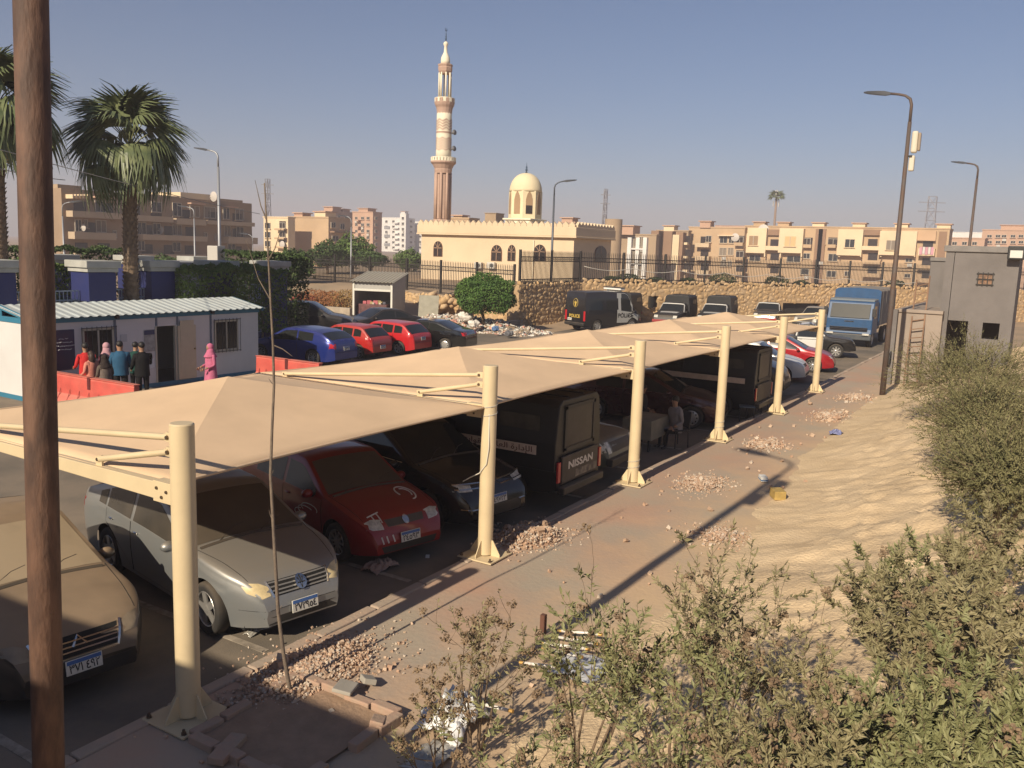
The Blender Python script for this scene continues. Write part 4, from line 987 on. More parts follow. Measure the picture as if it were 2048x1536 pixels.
MB().box(cx0-0.02, cx0+0.02, ym-0.04, ym+0.04, ze-0.02, zr-0.06).build('gable_stud', CBL, t)
for px in (231, 422):
    x = cw(px, 640)[0]; MB().box(x-0.05, x+0.05, cy0-0.14, cy0-0.03, cz1+0.02, cz1+0.14).build('eave_lamp', PLAST, t)
def cabin_window(p0, p1):
    (x0, z1), (x1, z0) = cw(*p0), cw(*p1)
    fr = mat('alu_cream', (0.50, 0.46, 0.36), 0.4)
    o = MB().box(x0, x1, cy0-0.012, cy0-0.003, z0, z1).build('window', mat('cabin_glass', (0.025, 0.022, 0.02), 0.08), t)
    f = MB()
    for (a, b, c, d) in ((x0-0.04, x0+0.03, z0, z1), (x1-0.03, x1+0.04, z0, z1), (x0-0.04, x1+0.04, z0-0.04, z0+0.03), (x0-0.04, x1+0.04, z1-0.03, z1+0.04), ((x0+x1)/2-0.03, (x0+x1)/2+0.03, z0, z1)): f.box(a, b, cy0-0.04, cy0-0.0125, c, d)
    f.build('frame', fr, o)
    g = MB()
    for z in (z0-0.04, z1+0.05): g.bar((x0-0.1, cy0-0.10, z), (x1+0.1, cy0-0.10, z), 0.015, 0.02)
    for k in range(8): x = lerp(x0-0.08, x1+0.08, k/7); g.bar((x, cy0-0.10, z0-0.08), (x, cy0-0.10, z1+0.09), 0.012, 0.012)
    g.build('window_grille', mat('grille_dark', (0.03, 0.03, 0.035), 0.6), o)
cabin_window((165, 660), (226, 716)); cabin_window((429, 643), (474, 697))
# open door leaf folded back on the wall, opening stays dark inside
(a, z1), (b, z0) = cw(352, 650), cw(391, 757)
dl = MB().box(a+0.02, b, cy0-0.07, cy0-0.03, LOT_Z+0.15, z1-0.02).build('door_leaf', mat('door_cream', (0.55, 0.47, 0.33), 0.55, var=0.05), t, bevel=0.006)
for (zz0, zz1) in ((0.25, 0.95), (1.08, 1.95)): MB().box(a+0.10, b-0.08, cy0-0.078, cy0-0.071, zz0, zz1).build('door_panel', MATS['door_cream'], dl)
ell(MB(), (b-0.07, cy0-0.10, 1.0), 0.03, 0.03, 0.03, 8).build('door_knob', mat('brass', (0.35, 0.22, 0.08), 0.35, 0.8), dl, smooth=True)
for x in (dx0-0.03, dx1): MB().box(x-0.03, x+0.03, cy0-0.02, cy0+0.08, LOT_Z+0.1, dz1).build('door_frame', MATS['alu_cream'], t)
# posters and papers on the cabin
def poster(name, label, p0, p1, m):
    (x0, z1), (x1, z0) = cw(*p0), cw(*p1)
    o = tag(MB().box(x0, x1, cy0-0.014, cy0-0.002, z0, z1).build(name, m), label, 'poster'); return o, x0, x1, z0, z1
o, x0, x1, z0, z1 = poster('poster', 'dark blue poster with white Arabic lines beside the cabin window', (104, 661), (151, 738), mat('poster_navy', (0.012, 0.016, 0.075), 0.4, col2=(0.05, 0.012, 0.05), vscale=0.9))
pk = random.Random(4)
for k, wd in enumerate((0.45, 0.82, 0.78, 0.55)):      # four lines too blurred to read: broken strokes of print
    zc_ = lerp(z1, z0, 0.22+0.09*k); xa, xb = (x0+x1)/2-(x1-x0)*wd/2, (x0+x1)/2+(x1-x0)*wd/2; m = MB(); x = xa
    while x < xb:
        L_ = pk.uniform(0.03, 0.10); m.tube([(x+L_*q/5, cy0-0.0165, zc_+pk.uniform(-0.018, 0.018)) for q in range(6)], 0.006, 4); x += L_+pk.uniform(0.008, 0.03)
    m.build('poster_line', mat('poster_ink', (0.7, 0.7, 0.72), 0.6), o, kind='stuff')
o, x0, x1, z0, z1 = poster('notice', 'pale notice sheet with blue heading left of the cabin door', (287, 660), (310, 702), mat('paper_grey', (0.42, 0.41, 0.38), 0.7, col2=(0.25, 0.24, 0.23), vscale=7))
MB().box(x0+0.01, x1-0.01, cy0-0.018, cy0-0.0145, z1-0.16, z1-0.02).build('heading_band', mat('band_blue', (0.04, 0.05, 0.12), 0.6), o)
poster('notice', 'small blank paper taped beside the cabin joint strip', (240, 669), (254, 683), mat('paper_pale', (0.50, 0.50, 0.50), 0.7))

# ---- red plastic road barriers
RBAR = mat('barrier_red', (0.52, 0.085, 0.065), 0.6, var=0.12, vscale=2.5, dust=0.42, dustcol=(0.52, 0.28, 0.20))
def barrier(name, label, p0, p1, n, h=0.88):
    p0 = Vector(p0); p1 = Vector(p1); d = p1-p0; L = d.length; t = thing(name, label, 'barrier', p0, math.atan2(d.y, d.x), 'red plastic barriers')
    prof = [(-0.27, 0.0), (-0.27, 0.10), (-0.16, 0.30), (-0.10, 0.36), (-0.085, h-0.05), (-0.07, h), (0.07, h), (0.085, h-0.05), (0.10, 0.36), (0.16, 0.30), (0.27, 0.10), (0.27, 0.0)]
    MB().prism_yz(prof, 0.02, L-0.02).build('shell', RBAR, t, bevel=0.015, fix=True)
    MB().box(0.0, L, -0.10, 0.10, h, h+0.025).build('top_rim', RBAR, t, bevel=0.006)
    for i in range(n):
        x = lerp(0.2, L-0.2, i/(n-1))
        for sgn in (-1, 1):
            MB().add([(x-0.015, sgn*0.272, 0.10), (x+0.015, sgn*0.272, 0.10), (x+0.015, sgn*0.164, 0.30), (x-0.015, sgn*0.164, 0.30), (x+0.01, sgn*0.098, 0.5), (x-0.01, sgn*0.098, 0.5)], [(0, 1, 2, 3), (3, 2, 4, 5)]).build('groove', mat('barrier_groove', (0.22, 0.03, 0.025), 0.8), t)
    xm = L/2
    MB().box(xm-0.06, xm+0.06, -0.108, 0.108, h-0.30, h+0.027).build('forklift_slot', mat('slot_dark', (0.10, 0.012, 0.012), 0.8), t)
    return t
b0 = at(103, 812, LOT_Z); b1 = at_d(274, 768, 0); 
def at_h(px, py, z): return at(px, py, z)
b1 = at(274, 770, 0.80-0.03); b1.z = LOT_Z; b0 = at(100, 741, 0.78); b0.z = LOT_Z
barrier('road_barrier', 'red plastic road barrier left of the canopy peak, in front of the group of people', b0, b1, 9)
b0 = at(515, 710, 0.78); b0.z = LOT_Z; b1 = at(642, 726, 0.78); b1.z = LOT_Z
barrier('road_barrier', 'red plastic road barrier in front of the blue hatchback', b0, b1, 9)

# ---- people
SKIN = mat('skin', (0.30, 0.165, 0.10), 0.6); HAIR = mat('hair_black', (0.012, 0.010, 0.009), 0.6); SHOE = mat('shoe', (0.02, 0.018, 0.016), 0.6)
def cloth(name, c): return mat('cloth_'+name, c, 0.9, var=0.12, vscale=5, bump=0.3, bscale=22, spec=0.2)
def person(label, loc, face, h, top, legs, hair='short', hairm=None, robe=None, arms=((0.05, 0.12), (0.05, 0.12)), sit=False, lean=0.0, bulk=1.0, group='people'):
    s = h/1.75; t = thing('person', label, 'person', loc, face, group)
    V = []; E = []; Rr = []
    def v(p, r): V.append(Vector(p)*s); Rr.append(r*s*bulk); return len(V)-1
    def e(a, b): E.append((a, b))
    zo = 0.0
    pel = v((0, 0, 0.95+zo), 0.145); E_ = []
    w_ = v((0.01+lean*0.3, 0, 1.10+zo), 0.135); ch = v((0.02+lean*0.7, 0, 1.30+zo), 0.155); nb = v((lean, 0, 1.46+zo), 0.075); nk = v((0.01+lean, 0, 1.53+zo), 0.055)
    h1 = v((0.03+lean, 0, 1.62+zo), 0.088); h2 = v((0.025+lean, 0, 1.70+zo), 0.082)
    for a, b in ((pel, w_), (w_, ch), (ch, nb), (nb, nk), (nk, h1), (h1, h2)): e(a, b)
    hands = []
    for sd, (fx, bend) in zip((1, -1), arms):
        sh = v((0.0+lean, sd*0.19, 1.40+zo), 0.072); el = v((fx*0.4+lean*0.5-0.02, sd*(0.25), 1.13+zo), 0.050); wr = v((fx+0.10+bend, sd*(0.22-bend*0.35), 0.92+bend*0.75+zo), 0.034)
        e(ch, sh); e(sh, el); e(el, wr); hands.append((V[wr], sd, (V[wr]-V[el]).normalized()))
    for sd in (1, -1):
        hp = v((0, sd*0.095, 0.88+zo), 0.095)
        if sit: kn = v((0.42, sd*0.13, 0.90), 0.062); an = v((0.44, sd*0.12, 0.50), 0.042); ft = v((0.58, sd*0.13, 0.46), 0.038)
        else: kn = v((0.02, sd*0.11, 0.50), 0.062); an = v((-0.01, sd*0.115, 0.085), 0.042); ft = v((0.14, sd*0.125, 0.045), 0.040)
        e(pel, hp); e(hp, kn); e(kn, an); e(an, ft)
    me = bpy.data.meshes.new('body'); me.from_pydata(V, E, []); o = bpy.data.objects.new('body', me); COL.objects.link(o)
    md = o.modifiers.new('skin', 'SKIN'); md.use_smooth_shade = True
    for sv, r in zip(me.skin_vertices[0].data, Rr): sv.radius = (r, r)
    me.skin_vertices[0].data[0].use_root = True
    o.modifiers.new('sub', 'SUBSURF').levels = 1; o.modifiers['sub'].render_levels = 1
    dg = bpy.context.evaluated_depsgraph_get(); dg.update(); nm = bpy.data.meshes.new_from_object(o.evaluated_get(dg)); bpy.data.objects.remove(o)
    nm.materials.clear()
    for q in (SKIN, top, legs, SHOE): nm.materials.append(q)
    for p in nm.polygons:
        c = p.center/s; k = 2 if c.z < 0.93 else 1
        if c.z > 1.49: k = 0
        if (c.z < 0.10 and not sit) or (sit and c.x > 0.3 and c.z < 0.52): k = 3
        for hp, sd, _ in hands:
            hq = hp/s
            if abs(c.y) > 0.13 and (c-hq).length < 0.10: k = 0
            elif abs(c.y) > 0.16 and c.z < 0.95 and c.z > 0.8 and abs(c.y-hq.y) < 0.07 and (not sit): k = 1
        p.material_index = k; p.use_smooth = True
    obj('body', nm, t)
    for hp, sd, d in hands:      # palm and five fingers
        m = MB(); up = Vector((0, sd, 0)); sdv = d.cross(up).normalized(); pc = hp+d*0.05*s
        ell(m, pc, 0.035*s, 0.022*s, 0.045*s, 8)
        for q in range(4):
            b = pc+sdv*(q-1.5)*0.017*s+d*0.03*s; m.tube([b, b+d*0.035*s, b+d*0.055*s-up*0.02*s], [0.009*s, 0.008*s, 0.006*s], 5)
        b = pc+sdv*0.035*s; m.tube([b, b+d*0.02*s+sdv*0.02*s, b+d*0.04*s+sdv*0.02*s], [0.010*s, 0.009*s, 0.007*s], 5)
        m.build('hand', SKIN, t, smooth=True)
    hc = Vector((0.025+lean, 0, 1.665))*s
    hm_ = hairm or HAIR
    if hair == 'short':
        m = MB(); ell(m, hc+Vector((-0.018, 0, 0.022))*s, 0.098*s, 0.088*s, 0.095*s, 14); m.build('hair', hm_, t, smooth=True)
    elif hair == 'long':
        m = MB(); ell(m, hc+Vector((-0.018, 0, 0.02))*s, 0.10*s, 0.092*s, 0.10*s, 14); m.build('hair', hm_, t, smooth=True)
        MB().lathe([(0.085*s, 0.05*s), (0.095*s, -0.08*s), (0.10*s, -0.22*s), (0.05*s, -0.34*s)], 12, hc+Vector((-0.055, 0, 0))*s).build('ponytail', hm_, t, smooth=True)
    else:                         # head scarf framing the face
        m = MB(); ell(m, hc+Vector((-0.012, 0, 0.012))*s, 0.112*s, 0.105*s, 0.118*s, 16)
        m.lathe([(0.098*s, 0.0), (0.112*s, -0.09*s), (0.15*s, -0.17*s), (0.20*s, -0.25*s), (0.20*s, -0.27*s)], 16, hc+Vector((-0.015, 0, -0.03))*s)
        m.build('head_scarf', hm_, t, smooth=True)
    fx = hc.x+(0.086 if hair != 'scarf' else 0.098)*s
    MB().add([(fx-0.01*s, -0.012*s, hc.z-0.03*s), (fx-0.01*s, 0.012*s, hc.z-0.03*s), (fx+0.018*s, 0, hc.z-0.025*s), (fx-0.005*s, 0, hc.z+0.012*s)], [(0, 1, 2), (0, 2, 3), (1, 3, 2)]).build('nose', SKIN, t)
    if hair == 'scarf': ell(MB(), (hc.x+0.055*s, 0, hc.z-0.005*s), 0.052*s, 0.068*s, 0.088*s, 12).build('face', SKIN, t, smooth=True)
    for sd in (1, -1): ell(MB(), (fx-0.012*s, sd*0.032*s, hc.z+0.004*s), 0.008*s, 0.012*s, 0.007*s, 6).build('eye', HAIR, t)
    MB().box(fx-0.012*s, fx-0.002*s, -0.022*s, 0.022*s, hc.z-0.058*s, hc.z-0.050*s).build('mouth', mat('lips', (0.22, 0.07, 0.06), 0.6), t)
    if robe:
        m = MB(); m.lathe([(0.33*s, 0.03*s), (0.30*s, 0.12*s), (0.255*s, 0.5*s), (0.215*s, 0.9*s), (0.195*s, 1.1*s), (0.20*s, 1.28*s), (0.17*s, 1.40*s), (0.08*s, 1.50*s)], 18, (0.01*s, 0, 0), caps=False)
        for i, p in enumerate(m.v):
            k = 1+0.06*math.sin(math.atan2(p[1], p[0])*7+i*0.02)*(1-p[2]/(1.5*s)); m.v[i] = (p[0]*0.80*k, p[1]*k, p[2])
        m.build('robe', robe, t, smooth=True)
    else:
        m = MB(); m.lathe([(0.185*s, 0.84*s), (0.18*s, 0.95*s), (0.172*s, 1.12*s), (0.19*s, 1.30*s), (0.15*s, 1.43*s), (0.07*s, 1.50*s)], 16, (0.01*s+lean*0.4*s, 0, 0), caps=False)
        for i, p in enumerate(m.v): m.v[i] = ((p[0]-0)*0.80*bulk, p[1]*bulk, p[2])
        m.build('jacket', top, t, smooth=True)
    return t
def stand(px, headpy, h, y): # person whose head top shows at px, at distance y from the cabin
    p = at(px, headpy, h*0.99+LOT_Z); return Vector((p.x, p.y, LOT_Z))
UP = R(90)
person('man in bright red jacket by the cabin window', stand(170, 688, 1.75, 16.6), UP+R(-10), 1.75, cloth('red', (0.50, 0.03, 0.03)), cloth('dark_jean', (0.02, 0.02, 0.028)), arms=((0.15, 0.15), (0.15, 0.15)))
person('long-haired girl in salmon hoodie with bag strap behind the barrier', stand(182, 705, 1.55, 15.6), UP+R(5), 1.56, cloth('salmon', (0.52, 0.20, 0.15)), cloth('jean', (0.05, 0.07, 0.13)), 'long', mat('hair_brown', (0.035, 0.016, 0.010), 0.6))
person('woman in pale pink head scarf facing the cabin window', stand(213, 690, 1.66, 16.75), UP, 1.68, cloth('plum', (0.10, 0.03, 0.045)), cloth('dark', (0.015, 0.014, 0.016)), 'scarf', cloth('scarf_pink', (0.42, 0.24, 0.27)))
person('person in dotted grey-brown coat behind the barrier', stand(209, 712, 1.5, 15.7), UP+R(-8), 1.50, cloth('dotted', (0.10, 0.08, 0.065)), cloth('dark', (0.015, 0.014, 0.016)), 'scarf', cloth('scarf_brown', (0.03, 0.022, 0.02)), robe=mat('coat_dots', (0.10, 0.082, 0.068), 0.9, col2=(0.16, 0.13, 0.11), vscale=9))
person('stout man in blue hooded jacket looking to the right', stand(239, 686, 1.78, 16.1), UP+R(-35), 1.80, cloth('blue', (0.025, 0.085, 0.16)), cloth('dark', (0.015, 0.014, 0.016)), bulk=1.16)
person('man in dark green tracksuit top between the blue and black jackets', stand(270, 689, 1.66, 16.8), UP+R(-60), 1.70, cloth('green', (0.012, 0.05, 0.042)), cloth('dark', (0.015, 0.014, 0.016)), arms=((0.2, 0.2), (0.2, 0.2)))
person('man in black holding a white paper by the cabin door', stand(283, 688, 1.78, 16.2), UP+R(-15), 1.80, cloth('black', (0.010, 0.010, 0.011)), cloth('black2', (0.012, 0.011, 0.012)), arms=((0.1, 0.1), (0.28, 0.22)), bulk=1.1)
p = at_y(303, 727, stand(283, 688, 1.78, 0).y)
tag(MB().obox((p.x, p.y, p.z), (0.09, 0.01, 0.02), (0, 0.004, 0), (0, 0.02, 0.12)).build('paper', mat('paper_white', (0.7, 0.7, 0.68), 0.7)), 'white paper held by the man in black', 'paper')
person('woman in long pink dress and scarf standing alone by the cabin door', stand(421, 689, 1.68, 16.3), R(165), 1.66, cloth('pink', (0.48, 0.13, 0.22)), cloth('pink', (0.48, 0.13, 0.22)), 'scarf', cloth('pink', (0.48, 0.13, 0.22)), robe=cloth('pink', (0.48, 0.13, 0.22)), arms=((0.04, 0.14), (0.04, 0.14)))

# ---- blue gate pillars, iron panels, hedges
PBL = mat('pillar_blue', (0.014, 0.022, 0.11), 0.6, var=0.1, vscale=1.5, bump=0.15, dust=0.06); CAPG = mat('pillar_cap', (0.38, 0.38, 0.35), 0.85, var=0.12, vscale=2, bump=0.2)
IRONB = mat('iron_pale_blue', (0.30, 0.36, 0.42), 0.5, dust=0.1)
pill = []
def pillar(x, y, label, h=3.55, w=1.0):
    t = thing('blue_pillar', label, 'pillar', (x, y, -0.15), group='blue pillars behind the cabin')
    MB().box(-w/2, w/2, -w/2, w/2, 0, h-0.02).build('shaft', PBL, t, bevel=0.015)
    MB().box(-w/2-0.06, w/2+0.06, -w/2-0.06, w/2+0.06, h-0.015, h+0.12).build('neck', CAPG, t, bevel=0.01)
    MB().box(-w/2-0.13, w/2+0.13, -w/2-0.13, w/2+0.13, h+0.123, h+0.36).build('cap', CAPG, t, bevel=0.02)
    return t
PX = [(5.9, 20.1), (9.1, 20.75), (12.45, 20.75), (15.2, 21.3), (18.5, 21.9), (21.8, 22.4)]
names = ['blue pillar at the left edge of the photo behind the rusty pole', 'blue pillar behind the left half of the cabin roof', 'blue pillar with grey cap left of the palm trunk', 'blue pillar right of the palm trunk', 'blue pillar behind the big hedge', 'tall blue pillar right of the cabin']
for (x, y), nm in zip(PX, names): pillar(x, y, nm)
for x, nm in zip((9.6, 14.6, 18.2, 21.6), ('blue pillar in the back row left of the palm', 'blue pillar in the back row just right of the palm', 'blue pillar in the back row above the hedge', 'blue pillar in the back row near the air conditioner')): pillar(x+1.5, 29.0, nm)
def iron_panel(a, b, z0, z1, label):
    a = Vector(a); b = Vector(b); d = (b-a).normalized(); a += d*0.55; b -= d*0.55; L = (b-a).length; rz_ = math.atan2(d.y, d.x)
    t = thing('iron_railing', label, 'fence', (a.x, a.y, 0), rz_, group='pale blue iron railings')
    for z in (z0, z0+0.12, z1-0.62, z1-0.30, z1): MB().box(0, L, -0.02, 0.02, z-0.02, z+0.02).build('rail', IRONB, t)
    m = MB(); n = int(L/0.13)
    for i in range(n+1): x = L*i/n; m.box(x-0.011, x+0.011, -0.011, 0.011, z0, z1+0.02)
    m.build('picket', IRONB, t, kind='stuff')
    m = MB()
    for i in range(int(L/0.26)):
        x = 0.13+0.26*i; m.tube([(x+0.12*math.cos(a*math.pi/6), 0.0, z1-0.46+0.13*math.sin(a*math.pi/6)) for a in range(13)], 0.01, 5, caps=False)
    m.build('ring_band', IRONB, t, kind='stuff')
for i, (a, b) in enumerate(zip(PX, PX[1:])):
    iron_panel(a, b, 0.7, 2.75, 'pale blue iron railing ' + ['at the far left behind the rusty pole', 'left of the palm behind the cabin roof', 'crossed by the palm trunk', 'behind the left end of the big hedge', 'beside the tall blue pillar'][i])
    d_ = (Vector(b)-Vector(a)).normalized()*0.55; MB_ = MB().bar((a[0]+d_.x, a[1]+d_.y, 0.27), (b[0]-d_.x, b[1]-d_.y, 0.27), 0.4, 0.85)
    tag(MB_.build('dwarf_wall', PBL, bevel=0.01), 'low blue wall under the pale iron railing ' + ['at the far left', 'left of the palm', 'at the palm', 'by the big hedge', 'by the tall pillar'][i], 'wall', 'low blue walls')
def hedge(label, x0, x1, y0, y1, z0, z1, n, seed, m=LEAF):
    t = thing('hedge', label, 'hedge', ((x0+x1)/2, (y0+y1)/2, -0.15), group='clipped hedges'); rnd = random.Random(seed)
    hx, hy = (x1-x0)/2, (y1-y0)/2
    def smp(r):
        f = r.random(); p = Vector((r.uniform(-hx, hx), r.uniform(-hy, hy), r.uniform(z0, z1)))
        if f < 0.45: p.z = z1
        elif f < 0.75: p.y = -hy
        elif f < 0.9: p.x = -hx
        k = 0.22*nz(p.x*1.3+seed, p.y*1.3, p.z*1.3)+0.12*nz(p.x*4+seed, p.y*4, p.z*4)
        p += Vector((k*0.5, k, k))
        return p, None
    leafcloud(n, smp, 0.16, rnd).build('foliage', m, t, kind='stuff')
    for q in range(4):
        x = lerp(-hx*0.8, hx*0.8, q/3); MB().tube([(x, 0, 0), (x+0.1, 0.05, z0*0.6+0.3), (x, 0, z1*0.8)], [0.07, 0.05, 0.02], 6).build('trunk', BARK, t, smooth=True)
hedge('big clipped green hedge behind the right end of the cabin roof', 15.7, 20.7, 20.25, 22.2, 1.0, 3.62, 12000, 1)
hedge('clipped hedge left of the palm behind the cabin', 9.9, 12.6, 22.4, 24.6, 1.5, 3.75, 6000, 2)
hedge('long hedge behind the back row of blue pillars', 12.5, 20.5, 30.2, 31.6, 2.0, 4.1, 9000, 3, LEAF_D)
hedge('dark hedge right of the tall blue pillar', 23.2, 25.9, 24.2, 27.2, 0.3, 4.1, 12000, 4, LEAF_D)
hedge('shaded hedge behind the black off-roader', 27.0, 30.0, 29.5, 33.0, 0.3, 2.7, 7000, 5, LEAF_D)

# ---- fan palms
def frond_mesh(rnd, droop, L):
    m = MB(); n = 24; rp = rnd.uniform(0.75, 1.0)*L*0.55        # petiole along +x then fan
    m.tube([(0, 0, 0), (rp*0.5, 0, 0.04), (rp, 0, -0.02)], [0.028, 0.02, 0.014], 5, k=1)
    for i in range(n):
        a = lerp(-1.45, 1.45, i/(n-1))+rnd.uniform(-0.03, 0.03); ln = L*0.62*(1-0.16*abs(a))*rnd.uniform(0.9, 1.08)
        d = Vector((math.cos(a), math.sin(a), 0)); sd = Vector((-d.y, d.x, 0)); P = []; fold = 0.02*(1 if i % 2 else -1)
        for q in range(6):
            t = q/5; w_ = ln*0.072*(1-t**1.5)*(0.30+t*1.75 if t < 0.4 else 1)+0.004
            dz = -droop*ln*max(0, t-0.30)**1.35*rnd.uniform(1.0, 1.5)*1.5; sh = 1-0.45*droop*max(0, t-0.35)
            c = Vector((rp, 0, -0.02))+d*ln*t*sh+Vector((0, 0, dz+0.10*math.sin(t*2.2)*math.cos(a)))
            P += [c+sd*w_+Vector((0, 0, fold*t)), c-sd*w_]
        o = len(m.v); m.v += [tuple(p) for p in P]
        for q in range(5): m.f.append((o+2*q, o+2*q+1, o+2*q+3, o+2*q+2)); m.m.append(0)
    return m
PALM_L = mat('palm_leaf', (0.075, 0.105, 0.05), 0.45, col2=(0.20, 0.22, 0.10), vscale=2.2, spec=0.4, sharp=(0.3, 0.75)); PALM_S = mat('palm_petiole', (0.16, 0.17, 0.07), 0.6); PALM_D = mat('palm_dead', (0.22, 0.15, 0.08), 0.9, var=0.25)
PTR = mat('palm_trunk', (0.15, 0.105, 0.07), 0.95, col2=(0.24, 0.175, 0.12), vscale=7, bump=0.7, bscale=20)
_pr = random.Random(21)
FR = []
for k in range(8):
    mm = frond_mesh(_pr, 0.55+0.07*k, 2.05); me = mm.mesh('frond'); me.materials.append(PALM_L); me.materials.append(PALM_S)
    for p, q in zip(me.polygons, mm.m): p.material_index = q
    FR.append(me)
dm = frond_mesh(_pr, 1.0, 1.7); DEAD = dm.mesh('dead_frond'); DEAD.materials.append(PALM_D)
def palm(label, base, zc, seed, nf=44, sc_=1.0, r0=0.24):
    rnd = random.Random(seed); t = thing('fan_palm', label, 'palm tree', base, group='fan palms'); H = zc-base[2]
    bend = lambda z: Vector((0.10*(z/H)**2, -0.06*(z/H)**2, z))
    MB().tube([bend(H*i/14) for i in range(15)], [r0*(1.12-0.25*i/14) for i in range(15)], 14).build('trunk', PTR, t, smooth=True)
    m = MB(); z = 0.3
    while z < H-0.1:
        k = 9
        for j in range(k):
            a = 2*math.pi*(j+rnd.random()*0.4)/k+z*2.1; c = bend(z); rr = r0*(1.12-0.25*z/H)
            d = Vector((math.cos(a), math.sin(a), 0)); s_ = Vector((-d.y, d.x, 0))
            b = c+d*(rr-0.02); L = rnd.uniform(0.09, 0.16)*(1.0 if z < H*0.75 else 1.6)
            m.add([b-s_*0.055, b+s_*0.055, b+d*0.075+Vector((0, 0, L))+s_*0.03, b+d*0.075+Vector((0, 0, L))-s_*0.03, b+Vector((0, 0, L*0.6))], [(0, 1, 2, 3), (0, 3, 4), (1, 4, 2), (3, 2, 4)])
        z += 0.155
    m.build('leaf_bases', PTR, t, kind='stuff')
    top = bend(H)
    for i in range(nf):
        f = (i+0.5)/nf; el = lerp(84, -20, f**0.95)+rnd.uniform(-14, 14); az = i*137.5+rnd.uniform(-16, 16)
        k = min(7, int(f*7.9)); o = obj('frond', FR[k], t)
        o.location = top+Vector((0, 0, 0.25-0.55*f)); s_ = sc_*rnd.uniform(0.88, 1.12)
        o.rotation_euler = (rnd.uniform(-0.25, 0.25), -R(el), R(az)); o.rotation_mode = 'XYZ'
        o.scale = (s_, s_, s_)
    for i in range(3):
        o = obj('dead_frond', DEAD, t); o.location = top+Vector((0, 0, -0.35-0.06*i)); o.rotation_euler = (rnd.uniform(-0.3, 0.3), R(74+rnd.uniform(0, 10)), R(i*137.5)); s_ = sc_*rnd.uniform(0.45, 0.7); o.scale = (s_, s_, s_)
    return t
pb = at_d(262, 600, 30.5); palm('tall fan palm standing behind the site cabin', (pb.x, pb.y, -0.15), 7.55, 4, sc_=0.98)
pb = at_d(2, 600, 27.5); palm('fan palm at the left edge partly behind the rusty pole', (pb.x, pb.y, -0.15), 8.2, 9, sc_=1.05)
# ================================================================== far side of the lot: stone wall, iron fence, kiosk, rubbish
W0, W1, W2, W3, W4 = Vector((45.4, 45.0)), Vector((41.3, 21.45)), Vector((48.7, 20.85)), Vector((74.0, 2.6)), Vector((86.0, -6.0))
STONE = [mat('stone_%d' % i, c, 0.95, col2=tuple(x*1.22 for x in c), vscale=5, bump=0.6, bscale=12, spec=0.15) for i, c in enumerate(((0.44, 0.30, 0.16), (0.50, 0.345, 0.19), (0.40, 0.265, 0.14), (0.46, 0.33, 0.20)))]
MORTAR = mat('wall_core', (0.46, 0.32, 0.18), 0.98, col2=(0.36, 0.245, 0.14), vscale=3, bump=0.8, bscale=9)
def stone_mesh(rnd, m):
    b = MB(); n = 7; pts = []
    for i in range(n):
        a = 2*math.pi*i/n+rnd.uniform(-0.25, 0.25); r = rnd.uniform(0.85, 1.05)
        c, s_ = math.cos(a), math.sin(a); q = max(abs(c), abs(s_)); pts.append((c*r/(0.35+0.65*q)*0.5, s_*r/(0.35+0.65*q)*0.5))
    vs_ = [(x, 0.0, z) for x, z in pts]+[(x*0.92, -0.55, z*0.92) for x, z in pts]+[(x*0.55, -0.9+rnd.uniform(-0.1, 0.1), z*0.55) for x, z in pts]+[(0, -1.0, 0)]
    fs = []
    for k in (0, 1):
        for i in range(n): fs.append((k*n+i, k*n+(i+1) % n, (k+1)*n+(i+1) % n, (k+1)*n+i))
    for i in range(n): fs.append((2*n+i, 2*n+(i+1) % n, 3*n))
    b.add(vs_, fs); me = b.mesh('stone'); me.materials.append(m); 
    for p in me.polygons: p.use_smooth = True
    return me
_sr = random.Random(5)
STM = [stone_mesh(_sr, STONE[i % 4]) for i in range(16)]
